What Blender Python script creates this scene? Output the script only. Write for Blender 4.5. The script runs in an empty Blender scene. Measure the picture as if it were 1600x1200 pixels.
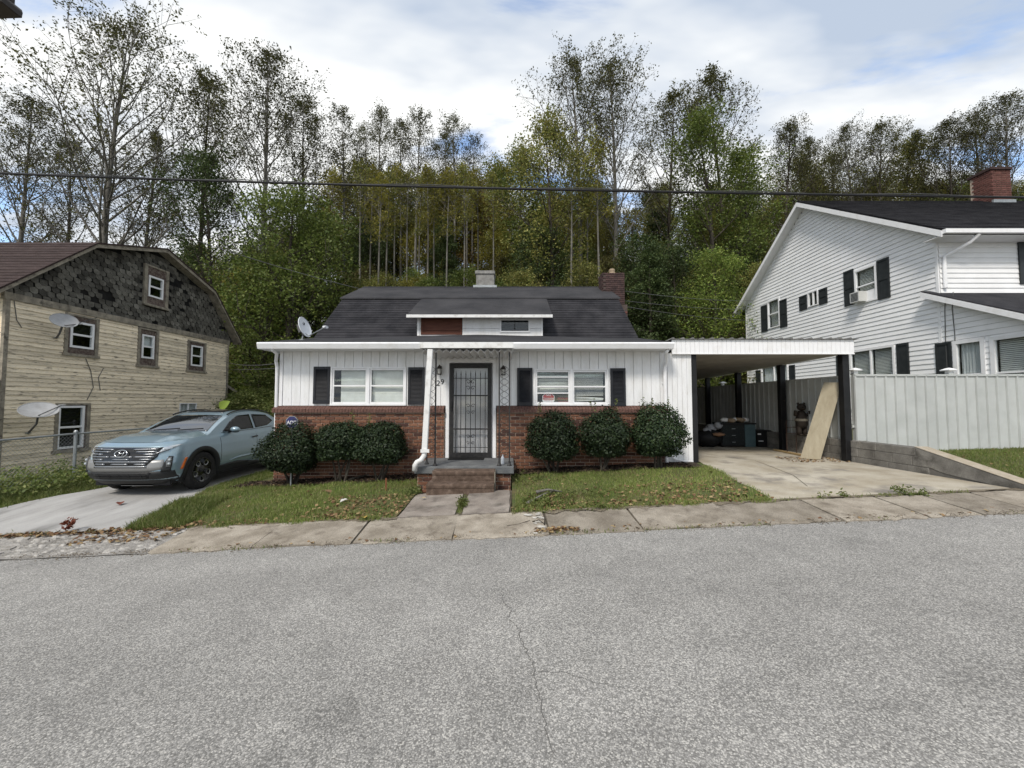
import bpy, bmesh, math, random
import numpy as np
from mathutils import Vector, Matrix
random.seed(7); RNG = np.random.default_rng(7)
S = bpy.context.scene
COL = S.collection
R = math.radians

# ------------------------------------------------------------------ camera
F, U0, V0, H = 620.0, 800.0, 600.0, 1.65
PITCH = math.atan(30.0 / F)
CP, SP = math.cos(PITCH), math.sin(PITCH)
cam = bpy.data.cameras.new('camera'); camo = bpy.data.objects.new('camera', cam)
COL.objects.link(camo); S.camera = camo
cam.sensor_width = 36.0; cam.lens = 36.0 * F / 1600.0
cam.clip_start = 0.05; cam.clip_end = 3000
camo.location = (0, 0, H); camo.rotation_euler = (math.pi / 2 + PITCH, 0, 0)
S.render.resolution_x, S.render.resolution_y = 1024, 768
S.view_settings.view_transform = 'Standard'; S.view_settings.look = 'None'
S.view_settings.exposure = 1.0; S.view_settings.gamma = 1.0

# ------------------------------------------------------------------ world and sun
SUN_EL, SUN_AZ = 47.0, 207.0          # azimuth clockwise from +Y
W = bpy.data.worlds.new('World'); S.world = W; W.use_nodes = True
nt = W.node_tree; nt.nodes.clear()
def wn(t, **k):
    n = nt.nodes.new(t)
    for a, b in k.items(): setattr(n, a, b)
    return n
def wl(a, b): nt.links.new(a, b)
sky = wn('ShaderNodeTexSky', sky_type='NISHITA', sun_disc=False)
sky.sun_elevation = R(SUN_EL); sky.sun_rotation = R(SUN_AZ); sky.air_density = 1.0; sky.dust_density = 0.4
bg1 = wn('ShaderNodeBackground'); bg1.inputs[1].default_value = 0.15; wl(sky.outputs[0], bg1.inputs[0])
tc = wn('ShaderNodeTexCoord'); sep = wn('ShaderNodeSeparateXYZ'); wl(tc.outputs['Generated'], sep.inputs[0])
def wmath(op, a, b=None):
    n = wn('ShaderNodeMath', operation=op)
    for i, q in enumerate((a, b)):
        if q is None: continue
        if isinstance(q, (int, float)): n.inputs[i].default_value = q
        else: wl(q, n.inputs[i])
    return n.outputs[0]
zz = wmath('ADD', wmath('MAXIMUM', sep.outputs[2], 0.0), 0.10)
cx = wmath('DIVIDE', sep.outputs[0], zz); cy = wmath('DIVIDE', sep.outputs[1], zz)
cmb = wn('ShaderNodeCombineXYZ'); wl(cx, cmb.inputs[0]); wl(cy, cmb.inputs[1])
mp = wn('ShaderNodeMapping'); wl(cmb.outputs[0], mp.inputs[0])
mp.inputs['Location'].default_value = (14.81, 18.12, 0); mp.inputs['Rotation'].default_value = (0, 0, R(-38)); mp.inputs['Scale'].default_value = (0.62, 1.35, 1)
n1 = wn('ShaderNodeTexNoise'); wl(mp.outputs[0], n1.inputs['Vector'])
n1.inputs['Scale'].default_value = 1.7; n1.inputs['Detail'].default_value = 7; n1.inputs['Roughness'].default_value = 0.56; n1.inputs['Distortion'].default_value = 0.35
r1 = wn('ShaderNodeValToRGB'); wl(n1.outputs[0], r1.inputs[0])
r1.color_ramp.interpolation = 'EASE'
r1.color_ramp.elements[0].position = 0.335; r1.color_ramp.elements[1].position = 0.47
n2 = wn('ShaderNodeTexNoise'); wl(mp.outputs[0], n2.inputs['Vector'])
n2.inputs['Scale'].default_value = 1.3; n2.inputs['Detail'].default_value = 5; n2.inputs['Roughness'].default_value = 0.55
r2 = wn('ShaderNodeValToRGB'); wl(n2.outputs[0], r2.inputs[0])
r2.color_ramp.elements[0].position = 0.38; r2.color_ramp.elements[0].color = (0.27, 0.315, 0.385, 1)
r2.color_ramp.elements[1].position = 0.58; r2.color_ramp.elements[1].color = (0.545, 0.55, 0.545, 1)
bg2 = wn('ShaderNodeBackground'); bg2.inputs[1].default_value = 1.0; wl(r2.outputs[0], bg2.inputs[0])
mx = wn('ShaderNodeMixShader'); wl(r1.outputs[0], mx.inputs[0]); wl(bg1.outputs[0], mx.inputs[1]); wl(bg2.outputs[0], mx.inputs[2])
wo = wn('ShaderNodeOutputWorld'); wl(mx.outputs[0], wo.inputs[0])

sun = bpy.data.lights.new('sun', 'SUN'); sun.energy = 1.5; sun.angle = R(12); sun.color = (1.0, 0.94, 0.85)
suno = bpy.data.objects.new('sun', sun); COL.objects.link(suno)
_sd = Vector((math.sin(R(SUN_AZ)) * math.cos(R(SUN_EL)), math.cos(R(SUN_AZ)) * math.cos(R(SUN_EL)), math.sin(R(SUN_EL))))
suno.rotation_euler = _sd.to_track_quat('Z', 'Y').to_euler(); suno.location = _sd * 60

# ------------------------------------------------------------------ helpers
def ray(u, v):
    a, b = (u - U0) / F, (V0 - v) / F
    return a, CP - b * SP, SP + b * CP
def at(u, v, Y):
    d = ray(u, v); t = Y / d[1]; return Vector((d[0] * t, Y, H + d[2] * t))
def atx(u, v, X):
    d = ray(u, v); t = X / d[0]; return Vector((X, d[1] * t, H + d[2] * t))
def atz(u, v, Z):
    d = ray(u, v); t = (Z - H) / d[2]; return Vector((d[0] * t, d[1] * t, Z))

class MB:
    def __init__(s): s.v = []; s.f = []
    def add(s, vs, fs):
        n = len(s.v); s.v += [tuple(p) for p in vs]; s.f += [tuple(i + n for i in f) for f in fs]; return s
    def box(s, x0, x1, y0, y1, z0, z1):
        return s.add([(x0,y0,z0),(x1,y0,z0),(x1,y1,z0),(x0,y1,z0),(x0,y0,z1),(x1,y0,z1),(x1,y1,z1),(x0,y1,z1)],
                     [(0,3,2,1),(4,5,6,7),(0,1,5,4),(1,2,6,5),(2,3,7,6),(3,0,4,7)])
    def beam(s, a, b, w, h, up=(0,0,1)):
        a, b = Vector(a), Vector(b); d = (b - a).normalized(); r = d.cross(Vector(up))
        if r.length < 1e-4: r = d.cross(Vector((1,0,0)))
        r.normalize(); q = r.cross(d).normalized(); r = r * w / 2; q = q * h / 2
        return s.add([a-r-q,a+r-q,a+r+q,a-r+q,b-r-q,b+r-q,b+r+q,b-r+q],
                     [(0,1,2,3),(7,6,5,4),(0,4,5,1),(1,5,6,2),(2,6,7,3),(3,7,4,0)])
    def tube(s, pts, rad, n=6, cap=True):
        pts = [Vector(p) for p in pts]; m = len(pts)
        if not hasattr(rad, '__len__'): rad = [rad] * m
        base = len(s.v); prev = None
        for i, p in enumerate(pts):
            d = (pts[min(i+1,m-1)] - pts[max(i-1,0)])
            if d.length < 1e-9: d = Vector((0,0,1))
            d.normalize()
            if prev is None:
                prev = d.cross(Vector((0.31,0.11,0.94)))
                if prev.length < 0.05: prev = d.cross(Vector((1,0,0)))
            x = (prev - d * prev.dot(d)); x.normalize(); prev = x; y = d.cross(x)
            for k in range(n):
                a = 2 * math.pi * k / n
                q = p + (x * math.cos(a) + y * math.sin(a)) * rad[i]
                s.v.append((q.x, q.y, q.z))
        for i in range(m - 1):
            for k in range(n):
                a = base + i*n + k; b = base + i*n + (k+1) % n
                s.f.append((a, b, b + n, a + n))
        if cap:
            s.f.append(tuple(base + k for k in reversed(range(n)))); s.f.append(tuple(base + (m-1)*n + k for k in range(n)))
        return s
    def prism(s, poly, d):
        n = len(poly); d = Vector(d); a = [Vector(p) for p in poly]
        return s.add(a + [p + d for p in a], [tuple(range(n-1,-1,-1)), tuple(range(n, 2*n))] + [(i,(i+1)%n,(i+1)%n+n,i+n) for i in range(n)])
    def lathe(s, prof, n=16, T=None, cap=True):
        # prof: list of (r, h) ; axis local z
        base = len(s.v); m = len(prof)
        for r, h in prof:
            for k in range(n):
                a = 2*math.pi*k/n; p = Vector((r*math.cos(a), r*math.sin(a), h))
                if T is not None: p = T @ p
                s.v.append(tuple(p))
        for i in range(m-1):
            for k in range(n):
                a = base+i*n+k; b = base+i*n+(k+1)%n
                s.f.append((a,b,b+n,a+n))
        if cap: s.f.append(tuple(base+k for k in reversed(range(n)))); s.f.append(tuple(base+(m-1)*n+k for k in range(n)))
        return s
    def ball(s, c, r, nu=10, nv=7, sc=(1,1,1), jit=0.0):
        base = len(s.v)
        for i in range(nv+1):
            th = math.pi*i/nv
            for k in range(nu):
                ph = 2*math.pi*k/nu; q = r*(1+random.uniform(-jit,jit))
                s.v.append((c[0]+q*sc[0]*math.sin(th)*math.cos(ph), c[1]+q*sc[1]*math.sin(th)*math.sin(ph), c[2]+q*sc[2]*math.cos(th)))
        for i in range(nv):
            for k in range(nu):
                a = base+i*nu+k; b = base+i*nu+(k+1)%nu
                s.f.append((a,a+nu,b+nu,b))
        return s
    def grid(s, pts):       # pts[i][j]
        n, m = len(pts), len(pts[0]); base = len(s.v)
        for row in pts:
            for p in row: s.v.append(tuple(p))
        for i in range(n-1):
            for j in range(m-1):
                a = base+i*m+j; s.f.append((a, a+1, a+m+1, a+m))
        return s
    def mesh(s, name, mat=None, T=None, smooth=False, bevel=0, fix=True):
        me = bpy.data.meshes.new(name)
        v = s.v if T is None else [tuple(T @ Vector(p)) for p in s.v]
        me.from_pydata(v, [], s.f)
        if bevel or (fix and len(s.f) < 6000):
            bm = bmesh.new(); bm.from_mesh(me)
            bmesh.ops.recalc_face_normals(bm, faces=bm.faces)
            if bevel: bmesh.ops.bevel(bm, geom=list(bm.edges), offset=bevel, segments=1, affect='EDGES', clamp_overlap=True)
            bm.to_mesh(me); bm.free()
        if smooth: me.shade_smooth()
        if mat is not None: me.materials.append(mat)
        return me
    def build(s, name, mat, parent=None, T=None, smooth=False, bevel=0, fix=True):
        return link(name, s.mesh(name, mat, T, smooth, bevel, fix), parent)

def link(name, me, parent=None):
    o = bpy.data.objects.new(name, me); COL.objects.link(o)
    if parent is not None: attach(o, parent)
    return o
def attach(o, parent):
    o.parent = parent
    L = parent.get('_l')
    if L is not None: o.matrix_parent_inverse = Matrix.Translation(Vector(L)).inverted()
    return o
THINGS = []
def thing(name, label, cat, loc=(0,0,0), group=None):
    o = bpy.data.objects.new(name, None); COL.objects.link(o); o.location = loc; o.empty_display_size = 0.1
    o['_l'] = [float(c) for c in loc]; THINGS.append(o)
    return tag(o, label, cat, group)
def tag(o, label=None, cat=None, group=None, kind=None):
    if label: o['label'] = label
    if cat: o['category'] = cat
    if group: o['group'] = group
    if kind: o['kind'] = kind
    return o
def structure(o): o['kind'] = 'structure'; return o
def stuff(o): o['kind'] = 'stuff'; return o
def npmesh(name, verts, faces_n, faces, mat, smooth=False):
    """fast mesh: verts (N,3), faces (M,k)"""
    me = bpy.data.meshes.new(name); k = faces.shape[1]
    me.vertices.add(len(verts)); me.vertices.foreach_set('co', np.asarray(verts, np.float32).ravel())
    me.loops.add(faces.size); me.loops.foreach_set('vertex_index', np.asarray(faces, np.int32).ravel())
    me.polygons.add(len(faces)); me.polygons.foreach_set('loop_start', np.arange(0, faces.size, k, dtype=np.int32))
    me.update(calc_edges=True)
    if smooth: me.shade_smooth()
    if mat is not None: me.materials.append(mat)
    return me
def interp(x, xs, ys): return float(np.interp(x, xs, ys))

# ------------------------------------------------------------------ materials
def nd(t, ty, **k):
    n = t.nodes.new(ty)
    for a, b in k.items(): setattr(n, a, b)
    return n
def rgb(c): return (c[0], c[1], c[2], 1.0)
def pm(name, c1, c2=None, scale=4.0, lo=0.35, hi=0.65, rough=0.8, metal=0.0, spec=0.3, fine=0.0, fscale=60.0, bump=0.0, bscale=40.0,
       rand=0.0, stretch=(1,1,1), detail=6, c3=None, c3scale=1.5, c3lo=0.55, c3hi=0.7, coat=0.0, hrand=0.0, bdist=0.01):
    m = bpy.data.materials.new(name); m.use_nodes = True; t = m.node_tree; t.nodes.clear()
    out = nd(t, 'ShaderNodeOutputMaterial'); b = nd(t, 'ShaderNodeBsdfPrincipled'); t.links.new(b.outputs[0], out.inputs[0])
    b.inputs['Roughness'].default_value = rough; b.inputs['Metallic'].default_value = metal
    b.inputs['Specular IOR Level'].default_value = spec; b.inputs['Coat Weight'].default_value = coat; b.inputs['Coat Roughness'].default_value = 0.04
    g = nd(t, 'ShaderNodeNewGeometry'); mpn = nd(t, 'ShaderNodeMapping'); t.links.new(g.outputs['Position'], mpn.inputs[0]); mpn.inputs['Scale'].default_value = stretch
    P = mpn.outputs[0]
    def noise(sc, det=detail, ro=0.6):
        n = nd(t, 'ShaderNodeTexNoise'); t.links.new(P, n.inputs['Vector']); n.inputs['Scale'].default_value = sc
        n.inputs['Detail'].default_value = det; n.inputs['Roughness'].default_value = ro; return n.outputs[0]
    def ramp(f, a, bb):
        r = nd(t, 'ShaderNodeMapRange', clamp=True); t.links.new(f, r.inputs[0]); r.inputs[1].default_value = a; r.inputs[2].default_value = bb; return r.outputs[0]
    def mix(f, a, bb, bt='MIX'):
        x = nd(t, 'ShaderNodeMix', data_type='RGBA', blend_type=bt)
        if isinstance(f, float): x.inputs[0].default_value = f
        else: t.links.new(f, x.inputs[0])
        for i, q in ((6, a), (7, bb)):
            if isinstance(q, tuple): x.inputs[i].default_value = q
            else: t.links.new(q, x.inputs[i])
        return x.outputs[2]
    col = rgb(c1)
    if c2 is not None: col = mix(ramp(noise(scale), lo, hi), col, rgb(c2))
    if c3 is not None: col = mix(ramp(noise(c3scale), c3lo, c3hi), col, rgb(c3))
    if fine:
        f = ramp(noise(fscale, 3, 0.7), 0.3, 0.7)
        r = nd(t, 'ShaderNodeMapRange'); t.links.new(f, r.inputs[0]); r.inputs[3].default_value = 1 - fine; r.inputs[4].default_value = 1 + fine
        col = mix(1.0, col, r.outputs[0], 'MULTIPLY')
    if rand or hrand:
        oi = nd(t, 'ShaderNodeObjectInfo'); hs = nd(t, 'ShaderNodeHueSaturation')
        r = nd(t, 'ShaderNodeMapRange'); t.links.new(oi.outputs['Random'], r.inputs[0]); r.inputs[3].default_value = 1 - rand; r.inputs[4].default_value = 1 + rand
        t.links.new(r.outputs[0], hs.inputs['Value'])
        if hrand:
            w = nd(t, 'ShaderNodeTexWhiteNoise', noise_dimensions='1D'); t.links.new(oi.outputs['Random'], w.inputs['W'])
            r3 = nd(t, 'ShaderNodeMapRange'); t.links.new(w.outputs[0], r3.inputs[0]); r3.inputs[3].default_value = 0.5 - hrand; r3.inputs[4].default_value = 0.5 + hrand
            t.links.new(r3.outputs[0], hs.inputs['Hue'])
        if isinstance(col, tuple): hs.inputs['Color'].default_value = col
        else: t.links.new(col, hs.inputs['Color'])
        col = hs.outputs[0]
    if isinstance(col, tuple): b.inputs['Base Color'].default_value = col
    else: t.links.new(col, b.inputs['Base Color'])
    if bump:
        bn = nd(t, 'ShaderNodeBump'); bn.inputs['Strength'].default_value = bump; bn.inputs['Distance'].default_value = bdist
        t.links.new(noise(bscale, 4, 0.65), bn.inputs['Height']); t.links.new(bn.outputs[0], b.inputs['Normal'])
    return m
def leafmat(name, cols, trans=0.35, rough=0.55, spec=0.25, val=0.25):
    m = bpy.data.materials.new(name); m.use_nodes = True; t = m.node_tree; t.nodes.clear()
    out = nd(t, 'ShaderNodeOutputMaterial'); b = nd(t, 'ShaderNodeBsdfPrincipled'); tr = nd(t, 'ShaderNodeBsdfTranslucent'); mx = nd(t, 'ShaderNodeMixShader')
    b.inputs['Roughness'].default_value = rough; b.inputs['Specular IOR Level'].default_value = spec
    g = nd(t, 'ShaderNodeNewGeometry'); ra = nd(t, 'ShaderNodeValToRGB'); t.links.new(g.outputs['Random Per Island'], ra.inputs[0])
    e = ra.color_ramp.elements
    for i, c in enumerate(cols):
        p = i / (len(cols) - 1)
        if i == 0: e[0].position = 0; e[0].color = rgb(c)
        elif i == len(cols) - 1: e[-1].position = 1; e[-1].color = rgb(c)
        else:
            q = e.new(p); q.color = rgb(c)
    n = nd(t, 'ShaderNodeTexNoise'); n.inputs['Scale'].default_value = 0.45; n.inputs['Detail'].default_value = 3; t.links.new(g.outputs['Position'], n.inputs['Vector'])
    oi = nd(t, 'ShaderNodeObjectInfo')
    r = nd(t, 'ShaderNodeMapRange', clamp=True); t.links.new(n.outputs[0], r.inputs[0]); r.inputs[1].default_value = 0.3; r.inputs[2].default_value = 0.7
    r.inputs[3].default_value = 1 - val; r.inputs[4].default_value = 1 + val
    r2 = nd(t, 'ShaderNodeMapRange'); t.links.new(oi.outputs['Random'], r2.inputs[0]); r2.inputs[3].default_value = 0.8; r2.inputs[4].default_value = 1.25
    mu = nd(t, 'ShaderNodeMath', operation='MULTIPLY'); t.links.new(r.outputs[0], mu.inputs[0]); t.links.new(r2.outputs[0], mu.inputs[1])
    hs = nd(t, 'ShaderNodeHueSaturation'); t.links.new(ra.outputs[0], hs.inputs['Color']); t.links.new(mu.outputs[0], hs.inputs['Value'])
    t.links.new(hs.outputs[0], b.inputs['Base Color']); t.links.new(hs.outputs[0], tr.inputs[0])
    mx.inputs[0].default_value = trans; t.links.new(b.outputs[0], mx.inputs[1]); t.links.new(tr.outputs[0], mx.inputs[2]); t.links.new(mx.outputs[0], out.inputs[0])
    return m
def glassmat(name, tint=(0.93,0.95,0.95), rough=0.02, refl=0.85):
    m = bpy.data.materials.new(name); m.use_nodes = True; t = m.node_tree; t.nodes.clear()
    out = nd(t, 'ShaderNodeOutputMaterial'); a = nd(t, 'ShaderNodeBsdfTransparent'); a.inputs[0].default_value = rgb(tint)
    g = nd(t, 'ShaderNodeBsdfGlossy'); g.inputs['Roughness'].default_value = rough; g.inputs[0].default_value = (0.9,0.93,0.95,1)
    f = nd(t, 'ShaderNodeLayerWeight'); f.inputs[0].default_value = 0.5; x = nd(t, 'ShaderNodeMixShader')
    pw = nd(t, 'ShaderNodeMath', operation='POWER'); t.links.new(f.outputs['Facing'], pw.inputs[0]); pw.inputs[1].default_value = 4.0
    mul = nd(t, 'ShaderNodeMath', operation='MULTIPLY_ADD'); t.links.new(pw.outputs[0], mul.inputs[0]); mul.inputs[1].default_value = refl; mul.inputs[2].default_value = 0.04
    t.links.new(mul.outputs[0], x.inputs[0]); t.links.new(a.outputs[0], x.inputs[1]); t.links.new(g.outputs[0], x.inputs[2]); t.links.new(x.outputs[0], out.inputs[0])
    return m
def asphaltmat():
    m = bpy.data.materials.new('asphalt'); m.use_nodes = True; t = m.node_tree; b = t.nodes['Principled BSDF']
    b.inputs['Roughness'].default_value = 0.88; b.inputs['Specular IOR Level'].default_value = 0.25
    g = nd(t, 'ShaderNodeNewGeometry'); P = g.outputs['Position']
    v = nd(t, 'ShaderNodeTexVoronoi'); v.inputs['Scale'].default_value = 120; t.links.new(P, v.inputs['Vector'])
    sepc = nd(t, 'ShaderNodeSeparateColor'); t.links.new(v.outputs['Color'], sepc.inputs[0])
    cr = nd(t, 'ShaderNodeValToRGB'); t.links.new(sepc.outputs[0], cr.inputs[0]); e = cr.color_ramp.elements
    e[0].position = 0.0; e[0].color = (0.18,0.174,0.163,1); e[1].position = 1.0; e[1].color = (0.54,0.52,0.48,1)
    for p, c in ((0.35,(0.26,0.252,0.238,1)),(0.7,(0.365,0.353,0.333,1)),(0.9,(0.48,0.463,0.43,1))):
        q = e.new(p); q.color = c
    def mr(f, a, bb, c, d):
        r = nd(t, 'ShaderNodeMapRange', clamp=True); t.links.new(f, r.inputs[0])
        for i, q in enumerate((a, bb, c, d)): r.inputs[i+1].default_value = q
        return r.outputs[0]
    def noise(sc, st, det=6, dist=0.0):
        mpn = nd(t, 'ShaderNodeMapping'); t.links.new(P, mpn.inputs[0]); mpn.inputs['Scale'].default_value = st
        n = nd(t, 'ShaderNodeTexNoise'); n.inputs['Scale'].default_value = sc; n.inputs['Detail'].default_value = det; n.inputs['Distortion'].default_value = dist; t.links.new(mpn.outputs[0], n.inputs['Vector']); return n.outputs[0]
    col = cr.outputs[0]
    def mul(col, f):
        mx = nd(t, 'ShaderNodeMix', data_type='RGBA', blend_type='MULTIPLY'); mx.inputs[0].default_value = 1; t.links.new(col, mx.inputs[6]); t.links.new(f, mx.inputs[7]); return mx.outputs[2]
    col = mul(col, mr(v.outputs['Distance'], 0.25, 0.75, 1.0, 0.66))
    col = mul(col, mr(noise(0.55, (0.35,1.0,1)), 0.3, 0.7, 0.84, 1.13))       # worn lanes along the road
    col = mul(col, mr(noise(2.3, (1,1,1), 7), 0.3, 0.7, 0.90, 1.09))
    col = mul(col, mr(noise(1.1, (0.6,1.2,1), 8, 1.2), 0.60, 0.74, 1.0, 0.80))  # old stains
    t.links.new(col, b.inputs['Base Color'])
    bn = nd(t, 'ShaderNodeBump'); bn.inputs['Strength'].default_value = 0.35; bn.inputs['Distance'].default_value = 0.005; bn.invert = True
    t.links.new(v.outputs['Distance'], bn.inputs['Height']); t.links.new(bn.outputs[0], b.inputs['Normal'])
    return m
def brickmat():
    m = bpy.data.materials.new('brick'); m.use_nodes = True; t = m.node_tree; b = t.nodes['Principled BSDF']; b.inputs['Roughness'].default_value = 0.85; b.inputs['Specular IOR Level'].default_value = 0.2
    g = nd(t, 'ShaderNodeNewGeometry'); oi = nd(t, 'ShaderNodeObjectInfo'); ad = nd(t, 'ShaderNodeMath', operation='ADD'); t.links.new(g.outputs['Random Per Island'], ad.inputs[0]); t.links.new(oi.outputs['Random'], ad.inputs[1])
    w = nd(t, 'ShaderNodeTexWhiteNoise', noise_dimensions='1D'); t.links.new(ad.outputs[0], w.inputs['W'])
    cr = nd(t, 'ShaderNodeValToRGB'); t.links.new(w.outputs[0], cr.inputs[0]); e = cr.color_ramp.elements
    e[0].position = 0; e[0].color = (0.062,0.034,0.028,1); e[1].position = 1; e[1].color = (0.25,0.125,0.078,1)
    for p, c in ((0.18,(0.105,0.050,0.037,1)),(0.3,(0.145,0.069,0.044,1)),(0.65,(0.180,0.085,0.052,1)),(0.85,(0.212,0.103,0.063,1))):
        q = e.new(p); q.color = c
    n = nd(t, 'ShaderNodeTexNoise'); n.inputs['Scale'].default_value = 35; n.inputs['Detail'].default_value = 5; t.links.new(g.outputs['Position'], n.inputs['Vector'])
    r = nd(t, 'ShaderNodeMapRange', clamp=True); t.links.new(n.outputs[0], r.inputs[0]); r.inputs[1].default_value = 0.3; r.inputs[2].default_value = 0.7; r.inputs[3].default_value = 0.75; r.inputs[4].default_value = 1.25
    mx = nd(t, 'ShaderNodeMix', data_type='RGBA', blend_type='MULTIPLY'); mx.inputs[0].default_value = 1; t.links.new(cr.outputs[0], mx.inputs[6]); t.links.new(r.outputs[0], mx.inputs[7]); t.links.new(mx.outputs[2], b.inputs['Base Color'])
    bn = nd(t, 'ShaderNodeBump'); bn.inputs['Strength'].default_value = 0.5; bn.inputs['Distance'].default_value = 0.004; t.links.new(n.outputs[0], bn.inputs['Height']); t.links.new(bn.outputs[0], b.inputs['Normal'])
    return m

m_asphalt = asphaltmat(); m_brick = brickmat()
m_crack = pm('road_crack', (0.075,0.072,0.068), (0.14,0.135,0.128), 20)
m_walk = pm('sidewalk_concrete', (0.20,0.172,0.135), (0.32,0.283,0.232), 2.6, lo=0.38, hi=0.62, fine=0.38, fscale=90, bump=0.6, bscale=70, c3=(0.125,0.103,0.08), c3scale=4.5, c3lo=0.55, c3hi=0.74, rand=0.12, rough=0.9)
m_path = pm('path_concrete', (0.20,0.17,0.145), (0.30,0.265,0.23), 2.5, fine=0.3, fscale=90, bump=0.6, bscale=70, c3=(0.11,0.095,0.08), c3scale=3.5, c3lo=0.5, c3hi=0.72, rough=0.9)
m_driveL = pm('driveway_concrete', (0.29,0.282,0.27), (0.41,0.40,0.385), 1.4, lo=0.3, hi=0.7, fine=0.18, fscale=110, bump=0.4, bscale=80, c3=(0.19,0.184,0.175), c3scale=0.9, c3lo=0.52, c3hi=0.68, stretch=(2.2,0.7,1), rough=0.9)
m_driveR = pm('carport_slab', (0.31,0.268,0.20), (0.46,0.42,0.345), 1.3, lo=0.36, hi=0.64, fine=0.18, fscale=110, bump=0.4, bscale=80, c3=(0.20,0.18,0.155), c3scale=1.7, c3lo=0.52, c3hi=0.70, rough=0.9)
m_joint = pm('joint_dirt', (0.065,0.055,0.04), (0.13,0.11,0.08), 12, bump=0.6, bscale=60)
m_rubble = pm('rubble', (0.22,0.205,0.185), (0.42,0.40,0.37), 9, fine=0.25, rand=0.25, bump=0.5, rough=0.95)
m_soil = pm('soil', (0.035,0.026,0.018), (0.075,0.055,0.036), 6, fine=0.4, fscale=50, bump=0.9, bscale=30, bdist=0.03, rough=0.95)
m_earth = pm('forest_floor', (0.060,0.068,0.024), (0.12,0.10,0.042), 0.6, fine=0.4, fscale=8, bump=0.6, bscale=3, bdist=0.1, rough=0.95)
m_lawn = pm('lawn_soil', (0.060,0.085,0.022), (0.12,0.10,0.045), 2.2, fine=0.4, fscale=70, bump=0.8, bscale=50, bdist=0.02, rough=0.95)
m_block = pm('concrete_block', (0.13,0.122,0.11), (0.24,0.228,0.205), 3.0, fine=0.2, bump=0.5, bscale=60, c3=(0.07,0.064,0.056), c3scale=2.2, rand=0.10, rough=0.9)
m_mortar = pm('mortar', (0.38,0.30,0.235), (0.50,0.41,0.33), 12, fine=0.2, bump=0.5, rough=0.95)
m_sillbrick = pm('sill_brick', (0.095,0.050,0.040), (0.15,0.080,0.063), 18, fine=0.3, bump=0.4, rough=0.85)
m_plank = pm('white_plank', (0.76,0.76,0.76), (0.64,0.635,0.615), 2.0, lo=0.45, hi=0.75, c3=(0.50,0.48,0.44), c3scale=3.5, c3lo=0.62, c3hi=0.82, fine=0.05, fscale=30, rand=0.03, rough=0.55, stretch=(3,3,0.6))
m_white = pm('white_paint', (0.78,0.78,0.785), (0.68,0.67,0.65), 5, lo=0.5, hi=0.8, rough=0.5)
m_whited = pm('weathered_white', (0.70,0.70,0.69), (0.42,0.40,0.37), 6, lo=0.5, hi=0.78, rough=0.55)
m_vinyl = pm('white_vinyl', (0.84,0.84,0.84), (0.77,0.77,0.765), 1.5, rand=0.02, rough=0.5)
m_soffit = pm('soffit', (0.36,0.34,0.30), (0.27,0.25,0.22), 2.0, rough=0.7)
m_dark = pm('dark_interior', (0.012,0.012,0.013), rough=0.9, spec=0.05)  # near-black colour stands in for the unlit rooms behind the windows
m_groove = pm('groove_shadow', (0.10,0.098,0.095), rough=0.9)
m_shut = pm('black_shutter', (0.012,0.013,0.017), (0.022,0.023,0.027), 6, rough=0.45, spec=0.35)
m_shut2 = pm('charcoal_shutter', (0.020,0.024,0.026), (0.032,0.036,0.038), 6, rough=0.5)
m_shing = pm('dark_shingle', (0.018,0.018,0.021), (0.040,0.039,0.043), 2.2, fine=0.35, fscale=45, bump=0.7, bscale=60, rand=0.12, rough=0.92, spec=0.15)
m_roll = pm('roll_roofing', (0.030,0.030,0.033), (0.052,0.051,0.054), 1.3, fine=0.25, fscale=70, bump=0.4, bscale=80, rough=0.9, spec=0.15)
m_brshing = pm('brown_shingle', (0.040,0.029,0.027), (0.066,0.048,0.045), 3.0, fine=0.3, fscale=20, bump=0.5, stretch=(1,1,6), rand=0.12, rough=0.92, spec=0.1)
m_slate = pm('fishscale_slate', (0.055,0.051,0.043), (0.135,0.128,0.11), 3.0, fine=0.3, fscale=30, rand=0.45, bump=0.4, rough=0.85, spec=0.2)
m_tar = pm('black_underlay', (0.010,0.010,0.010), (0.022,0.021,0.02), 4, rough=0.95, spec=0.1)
m_clap = pm('peeling_yellow_clapboard', (0.80,0.69,0.52), (0.66,0.57,0.43), 3.5, lo=0.42, hi=0.66, fine=0.16, fscale=40, c3=(0.22,0.185,0.14), c3scale=9, c3lo=0.56, c3hi=0.66, rand=0.15, stretch=(1,0.35,2.2), bump=0.3, bscale=50, rough=0.85)
m_trim = pm('weathered_trim', (0.32,0.285,0.225), (0.17,0.15,0.12), 5, fine=0.2, c3=(0.09,0.08,0.065), c3scale=6, stretch=(1,1,1), bump=0.3, rough=0.9)
m_wpanel = pm('peeling_window_panel', (0.075,0.05,0.042), (0.16,0.13,0.11), 14, lo=0.4, hi=0.6, c3=(0.26,0.23,0.19), c3scale=18, c3lo=0.62, c3hi=0.7, bump=0.4, rough=0.9)
m_found = pm('foundation', (0.17,0.155,0.135), (0.26,0.24,0.21), 3, fine=0.2, bump=0.5)
m_glass = glassmat('window_glass'); m_glassd = glassmat('dim_glass', (0.92,0.94,0.94))
m_blind = pm('blind_slat', (0.78,0.77,0.73), (0.68,0.67,0.62), 6, rough=0.6)
m_curtain = pm('curtain', (0.80,0.80,0.79), (0.58,0.59,0.59), 3, stretch=(1,6,0.5), rough=0.8)
m_iron = pm('wrought_iron', (0.010,0.010,0.011), (0.03,0.028,0.026), 15, rough=0.5, spec=0.4)
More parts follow.
